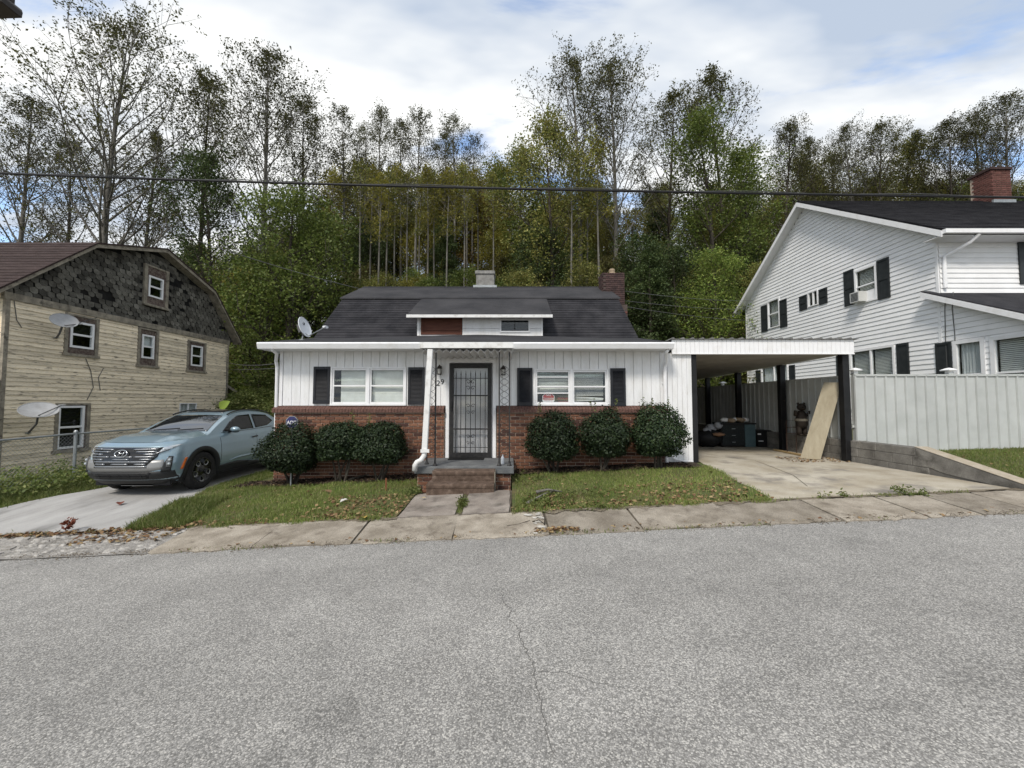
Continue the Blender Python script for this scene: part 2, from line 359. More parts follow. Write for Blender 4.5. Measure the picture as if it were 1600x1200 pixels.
m_post = pm('black_post', (0.008,0.008,0.009), (0.014,0.014,0.015), 5, c3=(0.075,0.045,0.04), c3scale=7, c3lo=0.68, c3hi=0.72, rough=0.5)
m_door = pm('white_door', (0.80,0.80,0.81), rough=0.4)
m_porch = pm('painted_porch', (0.095,0.10,0.105), (0.155,0.16,0.16), 4, fine=0.3, fscale=60, bump=0.3, rough=0.85)
m_carpet = pm('brown_carpet', (0.085,0.060,0.046), (0.15,0.108,0.084), 10, fine=0.35, fscale=120, bump=1.0, bscale=160, c3=(0.20,0.15,0.12), c3scale=5, rough=1.0, spec=0.05)
m_mat = pm('door_mat', (0.022,0.022,0.022), rough=1.0, spec=0.05, fine=0.4, fscale=150)
m_galv = pm('galvanised', (0.36,0.38,0.39), (0.27,0.285,0.29), 12, rough=0.45, metal=0.6)
m_panel = pm('fence_panel', (0.50,0.515,0.50), (0.43,0.445,0.43), 2.2, rand=0.04, rough=0.55, c3=(0.40,0.41,0.39), c3scale=1.2, c3lo=0.6, c3hi=0.8)
m_metalroof = pm('carport_roof_metal', (0.12,0.12,0.115), (0.20,0.195,0.185), 3, rough=0.6)
m_ply = pm('pale_plywood', (0.30,0.258,0.18), (0.37,0.325,0.235), 3, stretch=(4,4,0.7), fine=0.1, c3=(0.24,0.19,0.12), c3scale=9, c3lo=0.66, c3hi=0.74, rough=0.75)
m_lumber = pm('old_lumber', (0.28,0.19,0.085), (0.37,0.27,0.14), 6, rough=0.8)
m_cable = pm('black_cable', (0.012,0.012,0.013), rough=0.6)
m_wire = pm('grey_wire', (0.10,0.10,0.10), rough=0.6)
m_dish = pm('grey_dish', (0.34,0.345,0.35), (0.27,0.27,0.27), 5, rough=0.55, c3=(0.16,0.12,0.10), c3scale=9, c3lo=0.7, c3hi=0.78)
m_dishw = pm('white_dish', (0.74,0.76,0.79), (0.64,0.66,0.69), 5, rough=0.45)
m_black = pm('matte_black', (0.012,0.012,0.013), rough=0.6)
m_red = pm('sign_red', (0.36,0.018,0.02), rough=0.5)
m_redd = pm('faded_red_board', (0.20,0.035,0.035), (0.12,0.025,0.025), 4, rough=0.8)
m_blue = pm('sign_blue', (0.035,0.035,0.115), rough=0.4)
m_teal = pm('teal_panel', (0.085,0.135,0.145), (0.065,0.105,0.115), 4, rough=0.55)
m_bottle = pm('clear_bottle', (0.55,0.58,0.62), rough=0.15, spec=0.6)
m_lampglass = pm('lantern_glass', (0.55,0.55,0.52), rough=0.2)
m_bronze = pm('dark_bronze', (0.030,0.024,0.02), rough=0.45)
m_cement = pm('chimney_cement', (0.27,0.265,0.25), (0.17,0.165,0.155), 6, fine=0.2, bump=0.6, bscale=30, rough=0.95)
m_chimbrick = pm('sooty_brick', (0.040,0.026,0.026), (0.085,0.050,0.045), 9, rand=0.3, fine=0.2, bump=0.4, rough=0.9)
m_redbrick = pm('chimney_red_brick', (0.095,0.040,0.034), (0.15,0.066,0.054), 9, rand=0.22, fine=0.2, bump=0.4, rough=0.9)
m_clay = pm('clay_pot', (0.35,0.27,0.19), (0.25,0.19,0.13), 6, rough=0.9)
m_barkg = pm('grey_bark', (0.105,0.098,0.087), (0.185,0.175,0.155), 2.0, stretch=(1,1,0.35), fine=0.3, fscale=10, bump=0.6, bscale=8, bdist=0.05, rough=0.95, spec=0.1)
m_barkd = pm('dark_bark', (0.040,0.034,0.028), (0.085,0.074,0.06), 2.5, stretch=(1,1,0.4), fine=0.3, fscale=10, bump=0.5, bscale=8, bdist=0.05, rough=0.95, spec=0.1)
m_barkt = pm('twig_bark', (0.085,0.076,0.066), (0.14,0.125,0.11), 2.5, rough=0.95, spec=0.1)
l_olive = leafmat('olive_leaves', [(0.121,0.149,0.039),(0.205,0.212,0.058),(0.289,0.253,0.077)])
l_green = leafmat('green_leaves', [(0.071,0.106,0.023),(0.121,0.161,0.037),(0.184,0.213,0.055)])
l_bright = leafmat('bright_green_leaves', [(0.089,0.141,0.026),(0.164,0.223,0.045),(0.253,0.283,0.067)])
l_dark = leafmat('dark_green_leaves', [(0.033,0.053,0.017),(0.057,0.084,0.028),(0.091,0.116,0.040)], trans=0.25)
l_orange = leafmat('orange_leaves', [(0.13,0.100,0.022),(0.18,0.115,0.028),(0.22,0.15,0.036),(0.11,0.112,0.026)])
l_yellow = leafmat('yellow_green_leaves', [(0.154,0.160,0.029),(0.271,0.236,0.044),(0.181,0.173,0.040)])
l_brown = leafmat('brown_green_leaves', [(0.105,0.101,0.037),(0.154,0.132,0.046),(0.127,0.132,0.044)])
l_backlit = leafmat('backlit_crown_leaves', [(0.050,0.058,0.018),(0.080,0.084,0.026),(0.115,0.105,0.036)], trans=0.25)  # olive with backlight shade in its colour, for crowns dark against the sky
l_holly = leafmat('holly_leaves', [(0.009,0.020,0.008),(0.018,0.032,0.011),(0.034,0.054,0.018)], trans=0.12, rough=0.55, spec=0.3)
l_grass = leafmat('grass_blades', [(0.098,0.144,0.030),(0.144,0.201,0.044),(0.196,0.230,0.063),(0.299,0.270,0.132)], trans=0.3, rough=0.5, val=0.3)
l_weed = leafmat('weed_leaves', [(0.078,0.111,0.026),(0.130,0.163,0.042),(0.195,0.202,0.072)], trans=0.3)
l_litter = leafmat('dry_leaves', [(0.085,0.045,0.022),(0.16,0.085,0.045),(0.26,0.17,0.085),(0.36,0.27,0.14),(0.12,0.055,0.03)], trans=0.1, rough=0.8, val=0.1)
l_bigleaf = leafmat('large_leaf', [(0.17,0.24,0.035),(0.22,0.29,0.05)], trans=0.35)
# ------------------------------------------------------------------ ground
def gx(x): return 0.045 * max(-30.0, min(30.0, x))
def zbase(x, y): return gx(x) + interp(y, [5.25, 6.05, 8.3], [-0.09, 0.0, 0.14])
def hill(x, y):
    fac = interp(x, [-70, -30, -12, 30, 60], [0.30, 0.55, 1.0, 1.0, 0.9])
    return fac * interp(y, [22, 27, 60, 110, 220], [0, 1.5, 20, 40, 55])
def zter(x, y): return zbase(x, y) + hill(x, y)
def dlr(y): return interp(y, [6.0, 7.5, 9.2, 12], [-5.72, -6.15, -6.52, -6.65])     # right edge of the left drive
def dll(y): return interp(y, [6.0, 7.2, 8.6, 22], [-9.95, -9.4, -8.95, -9.1])
def drl(y): return interp(y, [6.0, 7.6, 9.0, 22], [3.95, 4.1, 4.2, 4.2])            # left edge of the right drive
def zdl(x, y):
    k = interp(y, [6.05, 7.9], [0, 1]); return (1-k) * (gx(x) + 0.004) + k * (-0.20)
def zdr(x, y):
    k = interp(y, [6.05, 9.0], [0, 1]); return (1-k) * (gx(x) + 0.004) + k * 0.33

def terrain_grid(xs, ys, zf):
    V = np.array([[x, y, zf(x, y)] for y in ys for x in xs]); n = len(xs)
    i, j = np.meshgrid(np.arange(len(ys)-1), np.arange(n-1), indexing='ij'); a = (i*n + j).ravel()
    return V, np.stack([a, a+1, a+n+1, a+n], 1)
def lumps(x, y): return 0.8*math.sin(x*0.31+y*0.17)+0.5*math.sin(x*0.13-y*0.29+1.7)
def zground(x, y):
    if y < 6.2: return gx(x) - 0.22
    if y < 20: return zbase(x, y) - 0.45
    return zter(x, y) - interp(y, [20, 24], [0.45, 0.0]) + (lumps(x, y)*0.5 if y > 30 else 0)
xs = sorted(set(list(np.linspace(-400, -60, 12)) + list(np.linspace(-60, 60, 61)) + list(np.linspace(60, 400, 12))))
ys = sorted(set(list(np.linspace(-400, -20, 10)) + list(np.linspace(-20, 6.1, 6)) + [6.3] + list(np.linspace(7, 20, 8)) + list(np.linspace(21, 110, 60)) + list(np.linspace(115, 500, 20))))
V, Fc = terrain_grid(xs, ys, zground)
structure(link('ground', npmesh('ground', V, 4, Fc, m_earth, True)))
# road
xs = list(np.linspace(-120, 120, 49)); ys = [-14, -6, 0, 3, 5.27]
V, Fc = terrain_grid(xs, ys, lambda x, y: gx(x) - 0.09)
road = structure(link('road', npmesh('road', V, 4, Fc, m_asphalt)))
# cracks in the asphalt: thin sunk lines laid as ribbons
def ribbon(pts, w, zf, seedj=0.3):
    mb = MB(); P = []
    for k, (x, y) in enumerate(pts):
        P.append((x, y, w * random.uniform(1-seedj, 1+seedj)))
    L = []; Rr = []
    for k in range(len(P)):
        x, y, ww = P[k]; a = P[max(k-1, 0)]; b = P[min(k+1, len(P)-1)]
        dx, dy = b[0]-a[0], b[1]-a[1]; n = math.hypot(dx, dy) or 1
        nx, ny = -dy/n*ww/2, dx/n*ww/2
        L.append((x+nx, y+ny, zf(x, y))); Rr.append((x-nx, y-ny, zf(x, y)))
    mb.grid([L, Rr]); return mb
def jag(uv, zf, j=0.012, n=9):
    out = []
    for (u0, v0), (u1, v1) in zip(uv[:-1], uv[1:]):
        for k in range(n):
            t = k/n; z = -0.09
            for _ in range(3):
                p = atz(u0+(u1-u0)*t, v0+(v1-v0)*t, z); z = zf(p.x, p.y)
            out.append((p.x + random.uniform(-j, j), p.y + random.uniform(-j, j)))
    return out
zr4 = lambda x, y: gx(x) - 0.09 + 0.004
for uv, w in (([(787,925),(786,942),(800,952),(793,966),(812,985),(815,1003),(830,1032),(838,1060),(846,1100),(864,1190)], 0.0042), ([(838,1050),(880,1050),(930,1068),(985,1075)], 0.0025)):
    ribbon(jag(uv, lambda x, y: gx(x)-0.09), w, zr4).build('crack', m_crack, road)
# sidewalk: bedding strip and slabs
xs = list(np.linspace(-40, 40, 81))
V, Fc = terrain_grid(xs, [5.20, 5.27, 6.02, 6.20], lambda x, y: gx(x) + interp(y, [5.2, 5.27, 6.02, 6.2], [-0.086, -0.086, -0.012, -0.004]) - 0.008)
sidewalk = structure(link('sidewalk', npmesh('sidewalk', V, 4, Fc, m_joint)))
sx = [-4.75, -3.40, -2.10, -0.78, 0.50, 1.72, 3.03, 4.34, 5.44, 6.15, 6.88, 8.1, 9.4, 10.7, 12.0, 13.3]
random.seed(3)
for k in range(len(sx)-1):
    a, b = sx[k]+0.005+random.uniform(0,0.009), sx[k+1]-0.005-random.uniform(0,0.009)
    sk = -0.03 + random.uniform(-0.03, 0.03); t1, t2 = random.uniform(-0.008,0.010), random.uniform(-0.008,0.010)
    y0, y1 = 5.27+random.uniform(-0.03,0.025), 6.03+random.uniform(-0.02,0.03)
    mb = MB(); n = 15; top = []
    for i in range(n):
        f = i/(n-1); row = []
        x = a+(b-a)*f
        j0 = random.uniform(-0.045,0.03); j1 = random.uniform(-0.03,0.03)
        for y, q in ((y0+j0, -0.082), (y0+j0+0.04, -0.070), ((y0+y1)/2, -0.035), (y1+j1, 0.006)):
            row.append((x + sk*(y-y0), y, gx(x)+q+t1*(1-f)+t2*f))
        top.append(row)
    mb.grid(top)
    # skirts
    ring = [r[0] for r in top] + list(top[-1][1:]) + [r[-1] for r in reversed(top[:-1])] + list(reversed(top[0][1:-1]))
    mb.prism([(p[0],p[1],p[2]-0.12) for p in ring], (0,0,0.117))
    mb.build('paving_slab', m_walk, sidewalk)
# broken-up concrete apron on the left
random.seed(11)
rub = MB()
for k in range(620):
    x = random.uniform(-9.8, -4.7); y = 5.32 + 0.66*random.random()**1.1
    if x > -5.3 and random.random() < 0.6: continue
    r = random.uniform(0.012, 0.05) * (1.3 if random.random() < 0.12 else 1)
    z = gx(x) + interp(y, [5.2, 6.02], [-0.09, -0.015])
    rub.ball((x, y, z + r*0.1), r, 6, 4, (1.3, 1.0, 0.42), 0.3)
for k in range(14):   # larger flat fragments
    x = random.uniform(-9.4, -5.0); y = random.uniform(5.45, 5.95); z = gx(x)+interp(y,[5.2,6.02],[-0.09,-0.015]); a0 = random.random()*6
    poly = [(x+random.uniform(0.07,0.17)*math.cos(a0+q*1.1), y+random.uniform(0.05,0.11)*math.sin(a0+q*1.1), z+0.004) for q in range(5)]
    rub.prism(poly, (0,0,0.022))
stuff(tag(rub.build('broken_concrete', m_rubble), 'crumbled pale concrete rubble between the left driveway and the road', 'rubble'))
V, Fc = terrain_grid(list(np.linspace(-14, -4.72, 30)), [5.24, 5.6, 6.06], lambda x, y: gx(x)+interp(y,[5.2,6.06],[-0.088,-0.012])+0.006+0.008*math.sin(x*9+y*14))
structure(link('gravel_apron', npmesh('gravel_apron', V, 4, Fc, pm('apron', (0.20,0.185,0.165), (0.36,0.34,0.315), 5, fine=0.4, fscale=45, bump=1.0, bscale=40, bdist=0.03), True)))
def sheet(name, xl, xr, y0, y1, zf, nx, ny, mat, jy=0.0, jx=0.0):
    rows = []
    for i in range(ny+1):
        y = y0+(y1-y0)*i/ny; a, b = xl(y), xr(y); row = []
        for j in range(nx+1):
            x = a+(b-a)*j/nx
            row.append((x, y, zf(x, y)))
        rows.append(row)
    return structure(MB().grid(rows).build(name, mat, smooth=True, fix=False))
# driveways and path
def wob(y): return 0.03*math.sin(y*5.1)+0.02*math.sin(y*11.3)
sheet('driveway', lambda y: dll(y), lambda y: dlr(y)-0.03, 6.10, 22, zdl, 16, 40, m_driveL)
cs = sheet('carport_floor', lambda y: drl(y)+wob(y), lambda y: 7.66, 6.10, 19, zdr, 16, 44, m_driveR)
jl = MB()
for uv in ([(1105,712),(1180,722),(1240,742),(1275,764)],):
    pts = []
    for (u, v) in uv:
        p = atz(u, v, 0.3); pts.append((p.x, p.y))
    ribbon([(a[0]+(b[0]-a[0])*t, a[1]+(b[1]-a[1])*t) for a, b in zip(pts[:-1], pts[1:]) for t in (0,0.33,0.66)], 0.012, lambda x, y: zdr(x,y)+0.004).build('slab_joint', m_joint, cs)
path = structure(MB().grid([[(-1.74,6.04,zbase(-1.74,6.04)-0.012),(-0.02,6.04,zbase(0,6.04)-0.012)],[(-1.74,7.3,zbase(-1.74,7.3)-0.012),(0.0,7.3,zbase(0,7.3)-0.012)]]).build('front_path', m_joint, fix=False))
for a, b in ((-1.72,-0.86),(-0.76,-0.04)):
    top = [[(a+(b-a)*i/4+random.uniform(-0.01,0.01), 6.06+1.2*j/4, zbase(a+(b-a)*i/4, 6.06+1.2*j/4)+0.012+random.uniform(-0.003,0.003)) for j in range(5)] for i in range(5)]
    mb = MB().grid(top); ring = [r[0] for r in top]+list(top[-1][1:])+[r[-1] for r in reversed(top[:-1])]+list(reversed(top[0][1:-1]))
    mb.prism([(p[0],p[1],p[2]-0.08) for p in ring], (0,0,0.077)); mb.build('paving_slab', m_path, path)
# lawns
zl = lambda x, y: zbase(x, y) + 0.010*math.sin(x*3.1+y*2.2) + 0.008*math.sin(x*7.3-y*5)
sheet('front_lawn', lambda y: dlr(y)-0.01, lambda y: -1.75, 6.06, 8.32, zl, 30, 16, m_lawn)
sheet('side_lawn', lambda y: 0.0, lambda y: drl(y)+wob(y)-0.01, 6.06, 8.9, zl, 30, 16, m_lawn)
def zyr(x, y): return interp(y, [6.0, 7.6, 9.05], [0.36, 0.50, 0.52]) + 0.03*(max(x,7.9)-7.9)
sheet('right_yard', lambda y: 7.88, lambda y: 40, 5.98, 24, zyr, 40, 30, m_lawn)
sheet('left_verge', lambda y: -40, lambda y: dll(y)+0.01, 6.10, 23, lambda x, y: zbase(x,y)+0.012*math.sin(x*4+y*3), 40, 24, m_lawn)
sheet('flower_bed', lambda y: interp(y,[8.3,9.0],[-5.7,-5.9]), lambda y: -1.5, 8.31, 9.02, lambda x, y: zbase(x,y)+0.015+0.015*math.sin(x*6)*math.cos(y*9), 30, 8, m_soil)
sheet('flower_bed', lambda y: 0.0, lambda y: 4.0, 8.34, 9.02, lambda x, y: zbase(x,y)+0.022+0.015*math.sin(x*6)*math.cos(y*9), 30, 8, m_soil)
sheet('side_ground', lambda y: dlr(y)-0.01, lambda y: -5.2, 8.30, 21, lambda x, y: zbase(x,y)-0.005, 10, 10, m_lawn)

# dirt creeping over the slab edges, and grit along the road edge
random.seed(41)
def dirt_strip(x0, x1, yc, w0, w1, zf, n, seed):
    rd = random.Random(seed); L = []; Rr = []
    ph = rd.random()*6
    for i in range(n+1):
        x = x0+(x1-x0)*i/n
        w = max(0.004, w0+(w1-w0)*(0.5+0.5*math.sin(i*0.23+ph)*math.sin(i*0.071+ph*2))+rd.uniform(-0.02,0.02))
        L.append((x, yc-w, zf(x,yc-w))); Rr.append((x, yc+0.05, zf(x,yc+0.05)))
    return MB().grid([L, Rr])
zsl = lambda x, y: gx(x)+interp(y,[5.2,5.27,5.31,5.65,6.03,6.3],[-0.085,-0.075,-0.064,-0.030,0.010,0.018])+0.002
m_dirt = pm('edge_dirt', (0.12,0.098,0.07), (0.22,0.185,0.135), 9, fine=0.4, fscale=60, bump=0.9, bscale=50, bdist=0.02, rough=0.95)
structure(dirt_strip(-4.8,-1.72,6.05,0.0,0.13,zsl,200,1).build('edge_soil', m_dirt, fix=False))
structure(dirt_strip(0.0,4.0,6.05,0.0,0.12,zsl,240,2).build('edge_soil', m_dirt, fix=False))
structure(dirt_strip(4.0,13,6.07,-0.02,0.09,zsl,300,3).build('edge_soil', m_dirt, fix=False))
rg = np.random.default_rng(77); n = 5200
xx = rg.uniform(-9.5,9.5,n); yy = 5.26+np.abs(rg.normal(0,0.045,n))*np.where(rg.random(n)<0.35,-1,1)
keep = np.sin(xx*3.1)+np.sin(xx*7.7+1)+rg.normal(0,0.6,n) > -0.2; xx, yy = xx[keep], yy[keep]
gr = MB()
for x, y in zip(xx, yy):
    r = rg.uniform(0.003,0.010); z = gx(x)+(-0.088 if y < 5.26 else interp(y,[5.26,5.31,5.65],[-0.075,-0.066,-0.03]))
    gr.add([(x-r,y-r*0.7,z),(x+r,y-r*0.6,z),(x+r*0.3,y+r,z),(x,y,z+r*1.1)],[(0,1,3),(1,2,3),(2,0,3)])
stuff(tag(gr.build('road_grit', pm('grit',(0.07,0.055,0.04),(0.22,0.19,0.15),30,lo=0.4,hi=0.6), fix=False), 'fine brown grit along the road edge of the sidewalk', 'grit'))
# ------------------------------------------------------------------ the low brick and plank house
YF = 9.04                         # plank face
def fx(u): return at(u, 600, YF).x
def fz(v): return at(800, v, YF).z
HX0, HX1 = fx(438), fx(1042)      # main facade ends
ZL = fz(634)                      # ledge top
ZS = fz(546.5)                    # soffit
hs = thing('house', 'low single-storey house with white plank walls, brick base and dark gambrel roof', 'house', (-1, 12, 0.1))
def splitx(a, b, z0, z1, ops):
    """rectangles of [a,b]x[z0,z1] not covered by openings (x0,x1,z0,z1)"""
    rects = [(a, b, z0, z1)]
    for (ox0, ox1, oz0, oz1) in ops:
        new = []
        for (x0, x1, q0, q1) in rects:
            if ox1 <= x0 or ox0 >= x1 or oz1 <= q0 or oz0 >= q1: new.append((x0,x1,q0,q1)); continue
            if ox0 > x0: new.append((x0, ox0, q0, q1))
            if ox1 < x1: new.append((ox1, x1, q0, q1))
            xa, xb = max(x0, ox0), min(x1, ox1)
            if oz0 > q0: new.append((xa, xb, q0, oz0))
            if oz1 < q1: new.append((xa, xb, oz1, q1))
        rects = new
    return [r for r in rects if r[1]-r[0] > 0.01 and r[3]-r[2] > 0.01]
DW = (fx(697), fx(775), 0.42, fz(561))
WL = (fx(517), fx(635), ZL+0.01, fz(573.5)); WR = (fx(834.5), fx(950.5), ZL+0.01, fz(576.5))
OPS = [DW, WL, WR]
# planks
x = HX0 + 0.06; k = 0
while x < HX1 - 0.03:
    x1 = min(x + 0.200, HX1)
    for (a, b, c, d) in splitx(x+0.004, x1-0.004, ZL+0.004, ZS, OPS):
        MB().box(a, b, YF, YF+0.03, c, d).build('plank', m_plank, hs)
    x = x1
MB().box(HX0+0.02, HX1, YF+0.035, YF+0.06, ZL+0.02, ZS).box(HX0+0.3, HX1, YF+0.30, YF+0.4, -0.3, ZS).build('sheathing', m_dark, hs) if False else None
mb = MB()
for (a, b, c, d) in splitx(HX0+0.02, HX1, 0.0, ZS, OPS): mb.box(a, b, YF+0.032, YF+0.07, c, d)
mb.build('wall', m_groove, hs)
MB().box(HX0-0.02, HX0+0.055, YF-0.015, YF+0.05, ZL, ZS).build('corner_board', m_white, hs)
MB().box(HX0+0.03, HX1-0.05, YF+0.45, YF+0.50, -0.2, ZS).build('dark_room_panel', m_dark, hs)
mb = MB(); mb.box(HX0, HX0+0.12, YF+0.05, 19.6, -0.6, ZS+0.0).box(3.38, 3.5, YF+0.6, 19.6, -0.3, ZS).box(HX0, 3.5, 19.5, 19.62, -0.6, ZS)
mb.build('side_wall', m_plank, hs)
# windows
def slats(mb, x0, x1, y, z0, z1, dz, d=0.02, tilt=0.35, sag=None):
    z = z1
    k = 0
    while z > z0:
        s0 = s1 = 0.0
        if sag: s0, s1 = sag(k, z)
        c = d/2
        mb.add([(x0,y-c,z-c*tilt+s0),(x1,y-c,z-c*tilt+s1),(x1,y+c,z+c*tilt+s1),(x0,y+c,z+c*tilt+s0)], [(0,1,2,3)])
        z -= dz; k += 1
def double_window(W, parent, styles, mullion=0.10):
    x0, x1, z0, z1 = W; w = MB()
    fr = 0.045
    f = thing_part = None
    casing = MB().box(x0,x1,YF-0.03,YF+0.04,z1-0.035,z1).box(x0,x1,YF-0.045,YF+0.04,z0-0.005,z0+0.03).box(x0,x0+0.035,YF-0.03,YF+0.04,z0+0.03,z1-0.035).box(x1-0.035,x1,YF-0.03,YF+0.04,z0+0.03,z1-0.035)
    xm = (x0+x1)/2; casing.box(xm-mullion/2+0.02, xm+mullion/2-0.02, YF-0.035, YF+0.04, z0+0.03, z1-0.035)
    win = casing.build('window', m_white, parent)
    for (a, b), st in zip(((x0+0.037, xm-0.032), (xm+0.032, x1-0.037)), styles):
        zc = z0+0.03; zt = z1-0.037; zm = (zc+zt)/2 + 0.01
        fm = MB().box(a,b,YF-0.012,YF+0.03,zt-0.035,zt).box(a,b,YF-0.014,YF+0.03,zc+0.002,zc+0.045).box(a,a+0.035,YF-0.012,YF+0.03,zc+0.045,zt-0.035).box(b-0.035,b,YF-0.012,YF+0.03,zc+0.045,zt-0.035).box(a+0.035,b-0.035,YF-0.016,YF+0.03,zm-0.014,zm+0.018)
        if st == 'slider': fm.box(a+0.035,b-0.035,YF-0.010,YF+0.03,zt-0.16,zt-0.135).box(a+0.035,b-0.035,YF-0.010,YF+0.03,zm-0.155,zm-0.13)
        fm.build('sash', m_white, win)
        MB().box(a+0.03,b-0.03,YF+0.008,YF+0.012,zc+0.04,zm-0.012).build('pane', m_glass, win)
        MB().box(a+0.03,b-0.03,YF+0.008,YF+0.012,zm+0.012,zt-0.03).build('pane', m_glass, win)
        bl = MB()
        if st.startswith('closed'): slats(bl, a+(0.16 if st == 'closed_l' else 0.03), b-0.03, YF+0.09, zc+0.04, zt-0.02, 0.034, 0.012, 5.0)
        elif st == 'open': slats(bl, a+0.03, b-0.06, YF+0.09, zc+0.06, zt-0.05, 0.046, 0.005, 3.6, lambda k, z: (0, -0.03*math.sin(k*1.7) if k > 11 else 0))
        else: slats(bl, a+0.03, b-0.03, YF+0.10, zm-0.13, zt-0.12, 0.036, 0.006, 4.0)
        stuff(bl.build('blind', m_blind, win))
    return win
double_window(WL, hs, ('closed_l', 'closed')); winR = double_window(WR, hs, ('slider', 'open'))
# shutters
def shutter(u0, u1, v0, v1):
    x0, x1, z1, z0 = fx(u0), fx(u1), fz(v0), fz(v1)
    s = MB().box(x0,x0+0.05,YF-0.035,YF,z0,z1).box(x1-0.05,x1,YF-0.035,YF,z0,z1).box(x0+0.05,x1-0.05,YF-0.035,YF,z1-0.06,z1).box(x0+0.05,x1-0.05,YF-0.035,YF,z0,z0+0.08).box(x0+0.05,x1-0.05,YF-0.008,YF,z0+0.08,z1-0.06).build('shutter', m_shut, hs)
    l = MB(); z = z0+0.085
    while z < z1-0.07:
        l.add([(x0+0.052,YF-0.030,z),(x1-0.052,YF-0.030,z),(x1-0.052,YF-0.012,z+0.024),(x0+0.052,YF-0.012,z+0.024),(x0+0.052,YF-0.024,z),(x1-0.052,YF-0.024,z),(x1-0.052,YF-0.006,z+0.024),(x0+0.052,YF-0.006,z+0.024)],[(0,1,2,3),(7,6,5,4),(0,4,5,1),(3,2,6,7)]); z += 0.030
    stuff(l.build('louvre', m_shut, s))
for q in ((490.5,516,573,631),(638,663.5,574,632.5),(808,832,575,634),(953.5,977,575.5,634.5)): shutter(*q)
# door
x0, x1, z0, z1 = DW
fr = MB().box(x0,x0+0.075,YF-0.03,YF+0.10,z0,z1).box(x1-0.075,x1,YF-0.03,YF+0.10,z0,z1).box(x0+0.075,x1-0.075,YF-0.03,YF+0.10,z1-0.09,z1).box(x0-0.03,x1+0.03,YF-0.04,YF+0.04,z1,z1+0.03)
dr = MB().box(x0+0.08,x1-0.08,YF+0.12,YF+0.16,z0,z1-0.09).build('door', m_door, hs)
for (a, b, c, d) in ((0.12,0.40,0.25,0.85),(0.48,0.76,0.25,0.85),(0.12,0.40,1.0,1.85),(0.48,0.76,1.0,1.85)):
    MB().box(x0+0.08+a,x0+0.08+b,YF+0.11,YF+0.12,z0+c,z0+d).build('door_panel', m_door, dr, bevel=0.004)
fr.build('door_frame', m_white, hs)
a, b, c, d = fx(703.5), fx(768), z0+0.01, fz(568)
sd = MB().box(a,a+0.085,YF-0.055,YF-0.015,c,d).box(b-0.085,b,YF-0.055,YF-0.015,c,d).box(a+0.085,b-0.085,YF-0.055,YF-0.015,d-0.11,d).box(a+0.085,b-0.085,YF-0.055,YF-0.015,c,c+0.11)
hgt = d-c
for f in (0.30, 0.655): sd.box(a+0.085,b-0.085,YF-0.05,YF-0.02,c+hgt*f-0.014,c+hgt*f+0.014)
for f in (0.105, 0.84): sd.box(a+0.085,b-0.085,YF-0.045,YF-0.028,c+hgt*f-0.006,c+hgt*f+0.006)
sdo = sd.build('security_door', m_iron, hs)
bars = []
for k in range(7):
    xx = a+0.085+(b-a-0.17)*(k+0.5)/7
    MB().box(xx-0.007,xx+0.007,YF-0.046,YF-0.030,c+0.11,c+hgt*(0.895)).add([(xx-0.012,YF-0.04,c+hgt*0.875),(xx+0.012,YF-0.04,c+hgt*0.875),(xx,YF-0.04,c+hgt*0.93),(xx,YF-0.034,c+hgt*0.875)],[(0,1,2),(0,2,3),(1,3,2),(0,3,1)]).build('bar', m_iron, sdo)
xm = (a+b)/2
def scroll(mb, cx_, cz, s, flip=1):
    pts = [(cx_+flip*s*(0.9-0.75*t)*math.cos(0.5+t*6.0), YF-0.05, cz+s*(0.9-0.75*t)*math.sin(0.5+t*6.0)) for t in np.linspace(0,1,14)]
    mb.tube(pts, 0.006, 4)
for cz, s in ((0.80,0.07),(0.735,0.06),(0.545,0.055),(0.475,0.05),(0.22,0.055),(0.15,0.045)):
    mb = MB()
    for fl in (-1, 1): scroll(mb, xm+fl*0.055, c+hgt*cz, s, fl)
    mb.build('scroll', m_iron, sdo)
MB().box(xm-0.10,xm+0.10,YF-0.052,YF-0.048,c+hgt*0.60,c+hgt*0.82).build('lock_plate', pm('mesh_plate',(0.02,0.02,0.02)), sdo) if False else None
MB().box(a+0.015,a+0.06,YF-0.085,YF-0.055,c+hgt*0.50,c+hgt*0.60).box(a+0.02,a+0.05,YF-0.11,YF-0.085,c+hgt*0.53,c+hgt*0.55).build('handle', m_iron, sdo)
MB().box(a+0.08,b-0.08,YF-0.028,YF-0.024,c+0.10,d-0.10).build('screen', glassmat('storm_glass',(0.90,0.90,0.90),0.05,0.30), sdo)
# house number
def text(body, size, T, mat, name, parent=None, ext=0.004, bold=0.0):
    cu = bpy.data.curves.new(name, 'FONT'); cu.body = body; cu.size = size; cu.extrude = ext; cu.align_x = 'CENTER'; cu.align_y = 'CENTER'; cu.offset = bold
    tmp = bpy.data.objects.new('tmp', cu); COL.objects.link(tmp)
    me = bpy.data.meshes.new_from_object(tmp.evaluated_get(bpy.context.evaluated_depsgraph_get())); bpy.data.objects.remove(tmp); bpy.data.curves.remove(cu)
    me.transform(T); me.materials.clear(); me.materials.append(mat); me.name = name
    return link(name, me, parent)
def TF(x, y, z, rot=0): return Matrix.Translation((x, y, z)) @ Matrix.Rotation(R(90), 4, 'X') @ Matrix.Rotation(rot, 4, 'Z')
for ch, u, v, rt in (('2',684.8,599,-0.12),('9',691.2,597,-0.05)):
    text(ch, 0.17, TF(fx(u), YF-0.008, fz(v), rt), m_black, 'house_number', hs)
